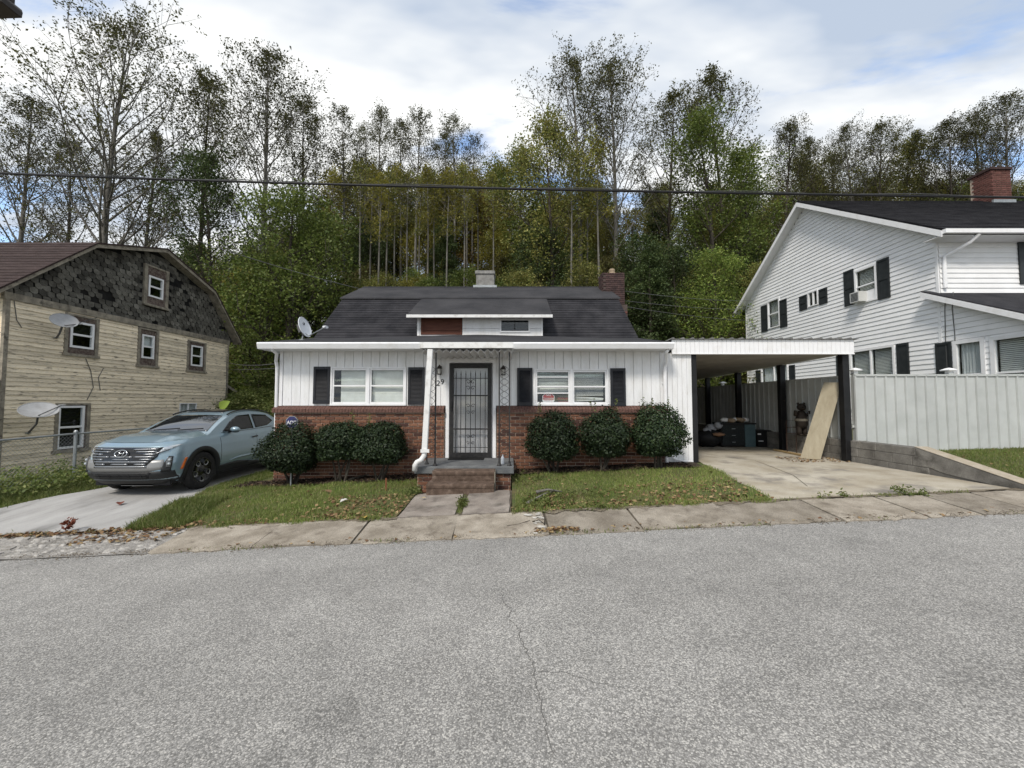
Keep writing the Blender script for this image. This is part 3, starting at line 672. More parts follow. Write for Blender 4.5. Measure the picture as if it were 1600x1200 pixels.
# brick base: mortar body, bricks, rowlock ledge
BX0, BX1 = fx(433), fx(1040)
mo = MB()
for (a, b, c, d) in splitx(BX0+0.012, BX1, -0.55, ZL-0.165, [(DW[0]-0.02, DW[1]+0.02, 0.0, 5)]): mo.box(a, b, YF-0.06, YF+0.03, c, d)
mortar = mo.build('brick_wall', m_mortar, hs)
def bmesh_brick(w, h, d, bev=0.004):
    return MB().box(-w/2,w/2,-d/2,d/2,-h/2,h/2).mesh('brick', m_brick, bevel=bev)
BW, BH, G = 0.208, 0.058, 0.015
full = bmesh_brick(BW-G, BH, 0.03)
_bc = {}
def cut_brick(w):
    k = max(1, int(round((w-G)*100)))
    if k not in _bc: _bc[k] = bmesh_brick(k/100, BH, 0.03)
    return _bc[k]
cells = []
course = BH + G; nrow = int((ZL-0.165+0.5)/course)
for r in range(nrow):
    zc = ZL-0.165-0.006-course*(r+0.5)
    for (xa, xb) in ((BX0+0.012, DW[0]-0.022), (DW[1]+0.022, BX1)):
        x = xa; w = BW/2 if r % 2 else BW
        while x < xb-0.03:
            w = min(w, xb-x); cells.append((x+w/2, zc, full if abs(w-BW) < 0.004 else cut_brick(w), r, w)); x += w; w = BW
def hidden(q):      # bricks behind shrubs or low against the ground show less
    u = U0 + q[0]/9*F; v = 630 + (H-q[1])/9*F
    s = 0
    for (cu, cv, rr) in ((455,700,48),(532,690,42),(595,693,42),(864,685,44),(946,680,44),(1028,680,44)):
        if (u-cu)**2+(v-cv)**2 < rr*rr: s += 5
    return s + max(0, 0.5-q[1])*4
cells.sort(key=hidden)
for q in cells[:300]:
    o = link('brick', q[2], mortar); o.location = (q[0]+random.uniform(-0.002,0.002), YF-0.066+random.uniform(-0.003,0.002), q[1]+random.uniform(-0.0015,0.0015)); attach(o, mortar)
rest = MB()
for q in cells[300:]:
    w = q[4]-G
    rest.box(q[0]-w/2,q[0]+w/2,YF-0.081+random.uniform(-0.003,0.003),YF-0.05,q[1]-BH/2,q[1]+BH/2)
stuff(rest.build('bricks', m_brick, mortar, fix=False))
led = MB()
for (a, b) in ((BX0-0.03, DW[0]-0.025), (DW[1]+0.025, BX1)):
    n = int((b-a)/0.068); w = (b-a)/n
    for k in range(n):
        xx = a+w*k; j = random.uniform(-0.004,0.004)
        led.prism([(xx+0.004,YF-0.135+j,ZL-0.15),(xx+0.004,YF-0.135+j,ZL-0.075),(xx+0.004,YF+0.0,ZL-0.002),(xx+0.004,YF+0.0,ZL-0.15)], (w-0.008,0,0))
ledo = stuff(led.build('ledge_course', m_sillbrick, hs, fix=False))
MB().box(BX0,DW[0]-0.03,YF-0.115,YF-0.01,ZL-0.158,ZL-0.085).box(DW[1]+0.03,BX1,YF-0.115,YF-0.01,ZL-0.158,ZL-0.085).build('ledge_mortar', m_mortar, hs)
# porch: brick base, slab, carpeted steps
PX0, PX1, PY0 = at(647,735,7.7).x, at(803,735,7.7).x, 7.70
ZP = 0.43
porch = thing('porch', 'small grey painted concrete porch slab on a brick base at the front door', 'porch', ((PX0+PX1)/2, 8.3, 0.1))
MB().box(PX0,PX1,PY0,YF-0.09,ZP-0.14,ZP).build('slab', m_porch, porch, bevel=0.012)
pb = MB().box(PX0+0.05,PX1-0.06,PY0+0.07,YF-0.1,-0.3,ZP-0.142).build('base', m_mortar, porch)
for r in range(5):
    zc = ZP-0.142-course*(r+0.55); x = PX0+0.05; w = BW/2 if r%2 else BW
    while x < PX1-0.09:
        w = min(w, PX1-0.06-x); o = link('brick', full if abs(w-BW) < 0.004 else cut_brick(w)); o.location = (x+w/2, PY0+0.066, zc); attach(o, pb); x += w; w = BW
steps = thing('steps', 'two brown carpeted steps in front of the porch slab', 'steps', (-0.95, 7.4, 0.05))
sa, sb = at(676,740,7.45).x, at(773,740,7.45).x
def step_prof(y0, y1, z0, z1, xa, xb):
    r = 0.035; pr = [(y1,z0),(y0+0.012,z0),(y0+0.012,z1-0.09),(y0,z1-0.06)]
    pr += [(y0+r-r*math.cos(t), z1-r+r*math.sin(t)) for t in np.linspace(0.1, math.pi/2, 5)] + [(y1,z1)]
    return MB().prism([(xa,y,z) for y, z in pr], (xb-xa,0,0))
step_prof(7.40, PY0+0.0, 0.215, 0.395, sa, sb).build('step', m_carpet, steps)
step_prof(7.13, PY0+0.0, 0.0, 0.212, sa-0.05, sb-0.0).build('step', m_carpet, steps)
MB().box(sb+0.001,sb+0.012,7.3,PY0,0.04,0.38).build('side_board', m_trim, steps)
tag(MB().box(at(703,713,8.9).x,at(757,713,8.9).x,8.58,8.90,ZP+0.001,ZP+0.014).build('door_mat', m_mat), 'thin black mat lying on the porch at the door', 'mat')
bt = thing('water_bottle', 'small clear plastic bottle standing on the porch slab', 'bottle', (at(785.5,720,8.0).x, 8.0, ZP))
T = Matrix.Translation((at(785.5,720,8.0).x, 8.0, ZP+0.001))
MB().lathe([(0.028,0),(0.032,0.01),(0.032,0.12),(0.028,0.14),(0.012,0.165),(0.012,0.175)],12,T).build('body', m_bottle, bt, smooth=True)
MB().lathe([(0.014,0.176),(0.014,0.195)],10,T).build('cap', m_white, bt)
# awning and iron posts
aw = thing('porch_awning', 'white metal awning with corrugated underside over the front steps', 'awning', (-0.88, 8.1, 2.7))
AX0, AX1 = at(655.5,540,7.68).x, at(802,540,7.68).x
za, zb_ = at(700,534.5,7.68).z, at(700,544,7.68).z
MB().box(AX0,AX1,7.68,7.72,zb_,za).build('fascia', m_whited, aw, bevel=0.006)
MB().box(AX0,AX0+0.03,7.72,8.62,zb_,za).box(AX1-0.03,AX1,7.72,8.62,zb_,za).build('side_rail', m_whited, aw)
cz = MB(); n = 13; xs_ = np.linspace(AX0+0.03, AX1-0.03, 2*n+1)
rows = []
for y in (7.75, 8.98): rows.append([(x, y, zb_-0.075 + (0.06 if i % 2 else 0.0)) for i, x in enumerate(xs_)])
cz.grid(rows); rows2 = [[(p[0],p[1],p[2]+0.006) for p in r] for r in rows]; cz.grid(rows2); cz.grid([rows[0], rows2[0]])
cz.build('corrugated_sheet', m_white, aw, fix=False)
MB().box(AX0,AX1,7.72,8.62,za-0.022,za-0.012).build('top_sheet', m_whited, aw)
def ironpost(u, Y, group='iron porch posts'):
    x = at(u, 700, Y).x
    p = thing('porch_post', 'slim black iron post holding up the porch awning', 'post', (x, Y, ZP), group)
    MB().box(x-0.013,x+0.013,Y-0.013,Y+0.013,ZP+0.02,zb_-0.06).build('shaft', m_iron, p)
    MB().lathe([(0.045,0),(0.045,0.012),(0.022,0.05),(0.016,0.09)],8,Matrix.Translation((x,Y,ZP+0.001))).build('foot', m_iron, p)
    return x, p
xa_, pA = ironpost(667, 8.0); xb_, pB = ironpost(680, 7.80); xc_, pC = ironpost(780, 7.82); xd_, pD = ironpost(796, 7.82)
for (pp, xa, ya, xb, yb) in ((pB,xa_,8.0,xb_,7.80),(pC,xc_,7.82,xd_,7.82)):
    sc = MB()
    for zc in (0.75,1.0,1.25,1.5,1.75,2.0,2.25):
        for ph in (0.0, math.pi):
            pts = [(xa+(xb-xa)*(0.5+0.40*math.sin(t+ph)), ya+(yb-ya)*(0.5+0.40*math.sin(t+ph)), zc+0.04*t-0.12) for t in np.linspace(0,6.28,12)]
            sc.tube(pts, 0.004, 4)
    sc.build('scrollwork', m_iron, pp)
# wall lanterns
for u, v, side in ((687.5, 579, 'door'), (786.5, 580, 'right')):
    x, z = fx(u), fz(v)
    l = thing('wall_lantern', 'black coach lantern on the white wall beside the house number' if side == 'door' else 'black coach lantern on the white wall between the door and the right window', 'lantern', (x, YF-0.06, z))
    MB().box(x-0.04,x+0.04,YF-0.015,YF-0.001,z-0.06,z+0.1).build('back_plate', m_bronze, l)
    MB().lathe([(0.045,-0.10),(0.052,-0.09),(0.055,-0.08)],8,Matrix.Translation((x,YF-0.085,z))).build('base', m_bronze, l)
    MB().lathe([(0.045,-0.08),(0.052,0.03)],8,Matrix.Translation((x,YF-0.085,z))).build('glass', m_lampglass, l)
    MB().lathe([(0.062,0.03),(0.060,0.05),(0.045,0.085),(0.02,0.105),(0.012,0.125)],10,Matrix.Translation((x,YF-0.085,z))).build('cap', m_bronze, l, smooth=False)
    cg = MB()
    for k in range(6):
        a = k*math.pi/3; cg.box(x+0.053*math.cos(a)-0.004,x+0.053*math.cos(a)+0.004,YF-0.085+0.053*math.sin(a)-0.004,YF-0.085+0.053*math.sin(a)+0.004,z-0.085,z+0.04)
    cg.build('cage', m_bronze, l)
# leaning downspout at the porch
dp = thing('downspout', 'white downspout leaning across the porch with a curved outlet at its foot', 'downspout', (at(660,705,7.72).x, 7.72, 0.3))
def dpp(u, v, Y=7.64): return at(u, v, Y)
MB().beam(dpp(672.5,546), dpp(663.5,704), 0.105, 0.08, (0,1,0)).build('pipe', m_whited, dp, bevel=0.01)
MB().tube([dpp(663.5,703),dpp(662.5,712),dpp(658,719,7.62),dpp(651.5,722.5,7.6),dpp(648.5,727,7.6),dpp(648,736,7.6)],[0.05,0.05,0.052,0.052,0.05,0.05],8).build('outlet', m_whited, dp, smooth=True)
MB().box(dpp(661,703).x-0.035,dpp(661,703).x+0.13,7.575,7.60,dpp(661,705).z-0.02,dpp(661,703).z+0.02).build('strap', m_whited, dp)
# ---- roofs of the house
EX0, EX1 = at(405,541,8.60).x, at(1051,541,8.60).x
zg1, zg0 = at(700,535.5,8.60).z, at(700,546,8.60).z
Y0g, Ybg, Yrg = 11.0, 12.4, 14.3
z0g, zbg, zrg = at(800,528,Y0g).z, at(800,468,Ybg).z, at(800,450,Yrg).z
GX0, GX1 = at(535,468,Ybg).x, at(966,470,Ybg).x
# low front roof (with a raised middle under the dormer)
rows = []
for y in (8.58, 9.8, 11.0, 11.8):
    row = []
    for x in np.linspace(EX0, EX1, 25):
        z = interp(y, [8.58, 11.0, 11.8], [zg1+0.012, z0g, z0g+0.17])
        hump = max(0.0, 1-abs(x+0.9)/3.6); z += 0.10*hump*interp(y,[8.58,11.0],[0,1])
        row.append((x, y, z))
    rows.append(row)
lr = MB().grid(rows); lr.grid([[(p[0],p[1],p[2]-0.05) for p in r] for r in rows]); lr.grid([rows[0],[(p[0],p[1],p[2]-0.05) for p in rows[0]]])
lr.grid([[r[0] for r in rows],[(r[0][0],r[0][1],r[0][2]-0.05) for r in rows]]); lr.grid([[r[-1] for r in rows],[(r[-1][0],r[-1][1],r[-1][2]-0.05) for r in rows]])
lowroof = lr.build('low_roof', m_roll, hs, fix=False)
rd = random.Random(5)
MB().box(EX0+0.02,EX1-0.02,8.64,YF+0.03,zg0+0.015,zg0+0.03).build('soffit', m_white, hs)
gut = MB()
for (xa, xb) in ((EX0, AX0-0.0), (AX1+0.0, EX1)):
    gut.prism([(xa,8.52,zg1),(xa,8.50,zg1-0.03),(xa,8.54,zg0+0.01),(xa,8.62,zg0),(xa,8.62,zg1)], (xb-xa,0,0))
gut.prism([(AX0,8.64,zg1),(AX0,8.64,zg0),(AX0,8.66,zg0),(AX0,8.66,zg1)], (AX1-AX0,0,0))
gut.build('gutter', m_white, hs)
MB().prism([(EX0+0.02,8.62,zg0+0.0),(EX0+0.02,8.62,zg1),(EX0+0.02,11.0,z0g-0.03),(EX0+0.02,11.0,zg0)],(0.03,0,0)).prism([(EX1-0.05,8.62,zg0+0.0),(EX1-0.05,8.62,zg1),(EX1-0.05,11.0,z0g-0.03),(EX1-0.05,11.0,zg0)],(0.03,0,0)).build('roof_end', m_white, hs)
MB().tube([(EX0+0.28,8.6,zg0),(EX0+0.3,8.75,zg0-0.08),(HX0-0.06,8.95,zg0-0.22),(HX0-0.06,9.0,zg0-0.35),(HX0-0.07,9.04,0.1)],0.035,8).build('downpipe', m_white, hs)
# gambrel: steep shingle courses, roll-roofed upper slope
ncourse = 16
for k in range(ncourse):
    f0, f1 = k/ncourse, (k+1)/ncourse
    y0, y1 = Y0g+(Ybg-Y0g)*f0, Y0g+(Ybg-Y0g)*f1; za_, zb2 = z0g+(zbg-z0g)*f0, z0g+(zbg-z0g)*f1
    fl = 0.16*(1-f0)
    mb = MB().prism([(GX0-fl,y0-0.012,za_-0.002),(GX0-fl,y0-0.017,za_+0.006),(GX0-fl,y1+0.006,zb2+0.012),(GX0-fl,y1+0.04,zb2)], (GX1-GX0+2*fl,0,0))
    mb.build('shingle_course', m_shing, hs)
up = MB().prism([(GX0-0.06,Ybg-0.05,zbg),(GX0-0.06,Ybg-0.05,zbg+0.045),(GX0-0.06,Yrg,zrg+0.045),(GX0-0.06,2*Yrg-Ybg+0.05,zbg+0.045),(GX0-0.06,2*Yrg-Ybg+0.05,zbg),(GX0-0.06,Yrg,zrg)], (GX1-GX0+0.12,0,0))
roof = up.build('roof', m_roll, hs)
MB().prism([(GX0-0.04,Yrg-0.10,zrg+0.012),(GX0-0.04,Yrg,zrg+0.058),(GX0-0.04,Yrg+0.10,zrg+0.012),(GX0-0.04,Yrg,zrg+0.048)],(GX1-GX0+0.08,0,0)).build('ridge_cap', m_shing, roof)
yb2, y02 = 2*Yrg-Ybg, 2*Yrg-Y0g
MB().prism([(GX0-0.1,yb2,zbg),(GX0-0.1,yb2+0.02,zbg+0.04),(GX0-0.1,y02+1.5,ZS+0.1),(GX0-0.1,y02+1.5,ZS)],(GX1-GX0+0.2,0,0)).build('rear_roof', m_shing, hs)
gp = [(Y0g+0.05,ZS),(Y0g+0.05,z0g),(Ybg+0.02,zbg-0.01),(Yrg,zrg-0.01),(yb2,zbg-0.01),(y02,z0g),(y02,ZS)]
MB().prism([(GX0+0.08,y,z) for y, z in gp],(0.1,0,0)).prism([(GX1-0.18,y,z) for y, z in gp],(0.1,0,0)).build('gable', m_plank, hs)
MB().box(EX0+0.1,GX0,10.9,10.96,ZS,z0g-0.03).box(GX1,EX1-0.1,10.9,10.96,ZS,z0g-0.03).build('rear_wall', m_plank, hs)
# dormer
Yd, Yde = 10.94, 10.66
dx0, dx1 = at(652,510,Yd).x, at(848,510,Yd).x
ex0, ex1 = at(635.5,495,Yde).x, at(863,495,Yde).x
zd0, zde = at(800,523,Yd).z-0.03, at(800,492,Yde).z
dm = MB().prism([(ex0,Yde,zde-0.02),(ex0,Yde,zde),(ex0,Ybg+0.4,zbg+0.05+0.4*0.47),(ex0,Ybg+0.4,zbg+0.4*0.47)],(ex1-ex0,0,0)).build('dormer_roof', m_roll, hs)
MB().box(ex0-0.005,ex1+0.005,Yde-0.03,Yde-0.002,zde-0.075,zde+0.004).build('dormer_fascia', m_whited, dm)
MB().box(ex0+0.02,ex1-0.02,Yde,Yd+0.02,zde-0.03,zde-0.022).build('dormer_soffit', m_soffit, dm)
zdt = zde+0.10
bx0, bx1, wx0, wx1 = at(658,510,Yd).x, at(722,510,Yd).x, at(781,510,Yd).x, at(828,510,Yd).x
wz0, wz1 = at(800,519.5,Yd).z, at(800,499,Yd).z
DOPS = [(bx0-0.01, bx1+0.01, zd0+0.05, zdt), (wx0, wx1, wz0, wz1)]
for (zq0, zq1) in ((zd0, zd0+0.20), (zd0+0.207, zdt)):
    for (p, q, c, d) in splitx(dx0+0.06, dx1-0.05, zq0, zq1, DOPS): MB().box(p, q, Yd, Yd+0.03, c, d).build('dormer_board', m_plank, hs)
MB().box(dx0,dx0+0.058,Yd-0.015,Yd+0.03,zd0,zdt).box(dx1-0.048,dx1,Yd-0.015,Yd+0.03,zd0,zdt).build('dormer_corner', m_white, hs)
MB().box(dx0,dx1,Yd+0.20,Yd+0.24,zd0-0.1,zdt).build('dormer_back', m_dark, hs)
ch = MB().prism([(dx0+0.02,Yd+0.03,zd0-0.1),(dx0+0.02,Yd+0.03,zdt),(dx0+0.02,Ybg,zbg),(dx0+0.02,Ybg-0.1,zbg-0.2)],(0.04,0,0)).prism([(dx1-0.06,Yd+0.03,zd0-0.1),(dx1-0.06,Yd+0.03,zdt),(dx1-0.06,Ybg,zbg),(dx1-0.06,Ybg-0.1,zbg-0.2)],(0.04,0,0)).build('dormer_cheek', m_plank, hs)
m_brownb = pm('brown_board', (0.085,0.030,0.019), (0.12,0.045,0.028), 4, stretch=(1,1,4), rough=0.7)
bb = MB().box(bx0,bx1,Yd+0.005,Yd+0.03,zd0+0.03,zdt).build('brown_panel', m_brownb, hs)
MB().box(bx0,bx0+0.05,Yd-0.02,Yd+0.004,zd0+0.03,zdt).box(bx1-0.04,bx1,Yd-0.02,Yd+0.004,zd0+0.03,zdt).box(bx0+0.05,bx1-0.04,Yd-0.02,Yd+0.004,zd0+0.03,zd0+0.08).box(bx0+0.12,bx1-0.1,Yd-0.012,Yd+0.004,zd0+0.15,zd0+0.19).build('panel_trim', m_brownb, bb)
dwn = MB().box(wx0,wx1,Yd-0.025,Yd+0.04,wz1-0.03,wz1).box(wx0,wx1,Yd-0.025,Yd+0.04,wz0,wz0+0.04).box(wx0,wx0+0.04,Yd-0.025,Yd+0.04,wz0+0.04,wz1-0.03).box(wx1-0.04,wx1,Yd-0.025,Yd+0.04,wz0+0.04,wz1-0.03).build('window', m_white, hs)
wm = (wx0+wx1)/2
MB().box(wm-0.012,wm+0.012,Yd-0.01,Yd+0.03,wz0+0.04,wz1-0.03).build('sash', m_black, dwn)
for (p, q) in ((wx0+0.04,wm-0.012),(wm+0.012,wx1-0.04)): MB().box(p,q,Yd+0.01,Yd+0.014,wz0+0.04,wz1-0.03).build('pane', m_glass, dwn)
# chimneys of the house
Yc = 14.2
c0, c1 = at(744,440,Yc).x, at(772,440,Yc).x; ct = at(758,423,Yc).z
ch1 = MB().box(c0,c1,Yc,Yc+0.55,zrg-0.25,ct-0.13).build('chimney', m_cement, hs)
MB().box(c0-0.04,c1+0.03,Yc-0.04,Yc+0.59,ct-0.13,ct).build('chimney_cap', m_cement, ch1, bevel=0.02)
MB().box(c0-0.10,c1+0.10,Yc-0.09,Yc-0.02,zrg-0.03,zrg+0.055).build('flashing', m_galv, ch1)
Yk = 13.4
k0, k1 = at(941,450,Yk).x, at(977,450,Yk).x; kt = at(950,426,Yk).z
ch2 = MB().box(k0+0.02,k1-0.02,Yk+0.02,Yk+0.62,zbg-0.3,kt-0.02).box(GX1+0.0,k1-0.02,Yk-0.28,Yk+0.62,0.0,zbg+0.02).build('chimney', pm('soot_mortar',(0.06,0.045,0.04),(0.09,0.07,0.06),8), hs)
bkm = MB().box(-0.095,0.095,-0.012,0.012,-0.029,0.029).mesh('brick', m_chimbrick, bevel=0.003)
bks = MB().box(-0.012,0.012,-0.095,0.095,-0.029,0.029).mesh('brick', m_chimbrick, bevel=0.003)
zc = kt-0.03; r = 0
while zc > zbg-0.25:
    x = k0+0.02+(0.10 if r%2 else 0.0)
    while x < k1-0.04:
        o = link('brick', bkm); o.location = (min(x+0.1, k1-0.115), Yk+0.012, zc); attach(o, ch2); x += 0.205
    for yy in (0.12,0.33,0.52):
        o = link('brick', bks); o.location = (k0+0.012, Yk+yy-(0.05 if r%2 else 0), zc); attach(o, ch2)
    zc -= 0.069; r += 1
zc = zbg-0.25
while zc > z0g-0.3:
    o = link('brick', MB().box(-0.095,0.095,-0.012,0.012,-0.029,0.029).mesh('brick', m_redbrick, bevel=0.003) if zc > zbg-0.31 else bk_l); bk_l = o.data
    o.location = (k1-0.14+(0.02 if int(zc*50)%2 else 0), Yk-0.29, zc); attach(o, ch2)
    zc -= 0.069
MB().lathe([(0.14,0),(0.15,0.05),(0.10,0.12),(0.11,0.2),(0.08,0.24)],9,Matrix.Translation(((k0+k1)/2+0.02,Yk+0.3,kt-0.02))).build('chimney_pot', m_clay, ch2)
MB().beam((k0-0.08,Yk-0.06,zbg+0.30),(k0+0.35,Yk-0.06,zbg+0.13),0.04,0.10).build('flashing', m_galv, ch2)
# white roof dish
def dish(name, label, c, aim, up, rx, rz, mat, arm_to, mast, lnb=0.05, logo=False, group=None):
    c = Vector(c); aim = Vector(aim).normalized(); side = aim.cross(Vector(up)).normalized(); upv = side.cross(aim).normalized()
    t = thing(name, label, 'satellite dish', mast[-1], group)
    mb = MB(); rows = []; nr, na = 6, 24
    for q, off in ((0, 0.0), (1, -0.012)):
        rows = []
        for i in range(nr+1):
            f = i/nr; rows.append([c + side*(rx*f*math.cos(a)) + upv*(rz*f*math.sin(a)) + aim*(0.16*rx*(f*f-1)+off) for a in np.linspace(0, 2*math.pi, na+1)])
        mb.grid(rows)
        if q == 0: edge = rows[-1]
        else: mb.grid([edge, rows[-1]])
    refl = mb.build('reflector', mat, t, smooth=True, fix=False)
    MB().tube([edge[i] for i in range(na+1)], 0.008, 5, cap=False).build('rim', mat, refl)
    foot = c - upv*rz*0.95
    MB().tube([c-upv*rz*0.5-aim*0.06, foot+aim*0.05, Vector(arm_to)], 0.014, 6).build('arm', m_galv if mat is m_dishw else m_wire, t)
    a = Vector(arm_to); d = (c-a).normalized()
    MB().tube([a-d*0.03, a+d*0.05, a+d*0.09],[lnb*0.7,lnb*0.7,lnb*0.45],8).tube([a-side*0.07, a+side*0.07],lnb*0.5,6).build('receiver', mat, t)
    MB().tube([c-aim*0.07]+[Vector(m) for m in mast], 0.025, 7).build('mast', m_galv if mat is m_dishw else m_wire, t)
    MB().beam(c-upv*0.10-aim*0.13, c+upv*0.10-aim*0.13, 0.12, 0.06, tuple(aim)).build('bracket', m_wire, t)
    m = Vector(mast[-1]); MB().lathe([(0.07,0.0),(0.07,0.012),(0.03,0.03)],8,Matrix.Translation(m)).build('foot', m_galv, t)
    if logo:
        lg = MB()
        for (a0, b0, a1, b1, w) in ((-0.26,0.50,-0.20,0.30,0.03),(-0.20,0.30,-0.06,0.30,0.03),(-0.02,0.44,-0.02,0.34,0.025),(-0.10,0.55,-0.04,0.52,0.02),(0.0,-0.62,0.05,-0.66,0.02)):
            def sp(p, q):
                f2 = p*p+q*q; return c+side*(rx*p)+upv*(rz*q)+aim*(0.16*rx*(f2-1)+0.004)
            lg.beam(sp(a0,b0), sp(a1,b1), w*0.8, 0.004, tuple(aim))
        lg.build('logo', m_black, refl)
    return t
cw = at(476.5, 511, 9.6)
zr_ = interp(9.6,[8.58,11.0],[zg1+0.012,z0g])
dish('satellite_dish', 'white satellite dish standing on the low front roof beside the steep shingles', cw, (0.95,-0.12,0.30), (0,0,1), 0.22, 0.255, m_dishw, at(509,511,9.3), [(cw.x-0.10, 9.72, zr_+0.12), (cw.x-0.13, 9.72, zr_+0.012)], 0.05, True)
# window signs
sx_, sz_ = at(857,622.5,YF+0.02).x, at(857,622.5,YF+0.02).z
sg = thing('window_sign', 'red and white octagonal sign reading no trespassing inside the right window', 'sign', (sx_, YF+0.03, sz_-0.14))
oc = [(sx_+0.148*math.cos(R(22.5+45*k)), YF+0.022, sz_+0.148*math.sin(R(22.5+45*k))) for k in range(8)]
MB().prism(oc, (0,0.004,0)).build('board', m_white, sg)
oc2 = [(sx_+0.135*math.cos(R(22.5+45*k)), YF+0.0195, sz_+0.135*math.sin(R(22.5+45*k))) for k in range(8)]
top8 = [p for p in oc2 if p[2] > sz_]
MB().prism([oc2[0],oc2[1],oc2[2],oc2[3],(oc2[3][0],YF+0.0195,sz_-0.03),(oc2[0][0],YF+0.0195,sz_-0.03)], (0,0.002,0)).build('red_field', m_red, sg)
text('NO', 0.075, TF(sx_, YF+0.017, sz_+0.075), m_white, 'lettering', sg, 0.001)
text('Trespassing', 0.05, TF(sx_, YF+0.017, sz_+0.005), m_white, 'lettering', sg, 0.001)
text('VIOLATORS WILL', 0.027, TF(sx_, YF+0.017, sz_-0.055), m_red, 'lettering', sg, 0.001)
text('BE PROSECUTED', 0.027, TF(sx_, YF+0.017, sz_-0.09), m_red, 'lettering', sg, 0.001)
bx_, bz_ = at(880.5,625,YF+0.02).x, at(880,625,YF+0.02).z
sg = thing('window_sign', 'dark sign with red lettering beware of dog inside the right window', 'sign', (bx_, YF+0.05, bz_-0.1))
MB().box(bx_-0.115,bx_+0.125,YF+0.022,YF+0.026,bz_-0.11,bz_+0.095).build('board', m_black, sg)
text('BEWARE', 0.072, TF(bx_, YF+0.0195, bz_+0.03), m_red, 'lettering', sg, 0.001)
text('OF DOG', 0.065, TF(bx_, YF+0.0195, bz_-0.055), m_red, 'lettering', sg, 0.001)
# ------------------------------------------------------------------ carport
YC = 8.95
cx0, cx1 = at(1050,540,YC).x, at(1334.5,540,YC).x
zc1, zc0 = at(1200,530.5,YC).z, at(1200,553.5,YC).z
ZCF = 0.33
cp = thing('carport', 'open carport with white ribbed fascia and flat metal roof on black posts', 'carport', (5.8, 13, ZCF))
fs = MB(); n = 40; w = (cx1-cx0)/n
for k in range(n): fs.box(cx0+w*k+0.003, cx0+w*(k+1)-0.003, YC, YC+0.025, zc0+0.02, zc1)
fs.box(cx0,cx1,YC+0.012,YC+0.03,zc0+0.02,zc1-0.01).box(cx0,cx1,YC-0.012,YC+0.03,zc0,zc0+0.0195)
fs.build('fascia', m_white, cp, fix=False)
YB = 17.6
def zroof(y): return interp(y, [YC, YB], [0.0, -0.20])
rf = MB(); nr = 19; w = (cx1-cx0+0.10)/nr
rows = []
for y in (YC-0.05, YB):
    row = []
    for k in range(nr):
        x = cx0-0.02+w*k
        for dx, dz in ((0,0),(0.02,0.03),(0.05,0.03),(0.07,0)): row.append((x+dx, y, zc1+0.012+dz+zroof(y)))
    row.append((cx1+0.08, y, zc1+0.012+zroof(y))); rows.append(row)
rf.grid(rows); rf.grid([rows[0],[(p[0],p[1],zc1+0.005) for p in rows[0]]]); rf.grid([[(p[0],p[1],p[2]-0.007) for p in r] for r in rows])
rf.build('roof', m_metalroof, cp, fix=False)
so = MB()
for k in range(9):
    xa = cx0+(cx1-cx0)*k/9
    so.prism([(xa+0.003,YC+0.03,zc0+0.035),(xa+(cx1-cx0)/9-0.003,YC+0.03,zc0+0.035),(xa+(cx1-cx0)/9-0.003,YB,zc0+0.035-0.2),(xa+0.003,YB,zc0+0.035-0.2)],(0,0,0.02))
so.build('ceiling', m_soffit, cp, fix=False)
MB().prism([(cx1-0.12,YC+0.03,zc0+0.03),(cx1-0.02,YC+0.03,zc0+0.03),(cx1-0.02,YB,zc0-0.17),(cx1-0.12,YB,zc0-0.17)],(0,0,0.20)).build('side_beam', m_whited, cp)
MB().prism([(cx1-0.012,YC+0.03,zc0+0.232),(cx1-0.012,YC+0.03,zc1),(cx1-0.012,YB,zc1-0.2),(cx1-0.012,YB,zc0+0.035)],(0.012,0,0)).build('side_fascia', m_white, cp)
def cpost(x, y, z0, z1, w=0.15):
    MB().box(x-w/2,x+w/2,y-w/2,y+w/2,z0-0.02,z1).build('post', m_post, cp, bevel=0.006)
PXR = at(1319,600,9.12).x
pl = at(1083,640,9.12).x
cpost(pl, 9.10, ZCF-0.06, zc0+0.03, 0.13); cpost(PXR, 9.12, ZCF, zc0+0.03)
for y in (11.25, 13.4, 15.5, 17.4): cpost(PXR, y, ZCF, zc0+0.02+zroof(y))
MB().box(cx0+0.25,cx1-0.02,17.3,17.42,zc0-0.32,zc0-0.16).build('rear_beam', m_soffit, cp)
# white closet wall between house and carport
clo = thing('closet', 'narrow white plank closet between the house front and the carport post', 'closet', (3.8, 10, 0.25))
ca, cb = HX1+0.005, pl-0.068
n = 5; w = (cb-ca)/n
for k in range(n): MB().box(ca+w*k+0.003, ca+w*(k+1)-0.003, YF-0.03, YF, 0.32, zc0+0.025).build('plank', m_plank, clo)
MB().box(ca,cb-0.002,YF+0.002,YF+0.05,0.30,zc0+0.02).build('backing', m_groove, clo)
MB().box(cb-0.06,cb,YF+0.055,17.55,0.3,zc0-0.22).build('side_wall', m_soffit, clo)  # carried on to the carport's back to keep light out of it
MB().box(ca-0.02,cb+0.02,YF-0.06,YF+0.3,0.06,0.295).build('footing', m_block, clo)
MB().tube([(ca+0.01,YF-0.075,0.62),(ca+0.02,YF-0.085,0.5),(ca+0.10,YF-0.095,0.40),(ca+0.28,YF-0.10,0.355),(cb-0.04,YF-0.10,0.35)],0.022,6).build('trim_tube', m_white, clo)
ds = thing('downspout', 'straight white downspout at the corner of house and carport', 'downspout', (at(1040,640,YF-0.07).x, YF-0.07, 0.3))
dxs = at(1040,640,YF-0.07).x
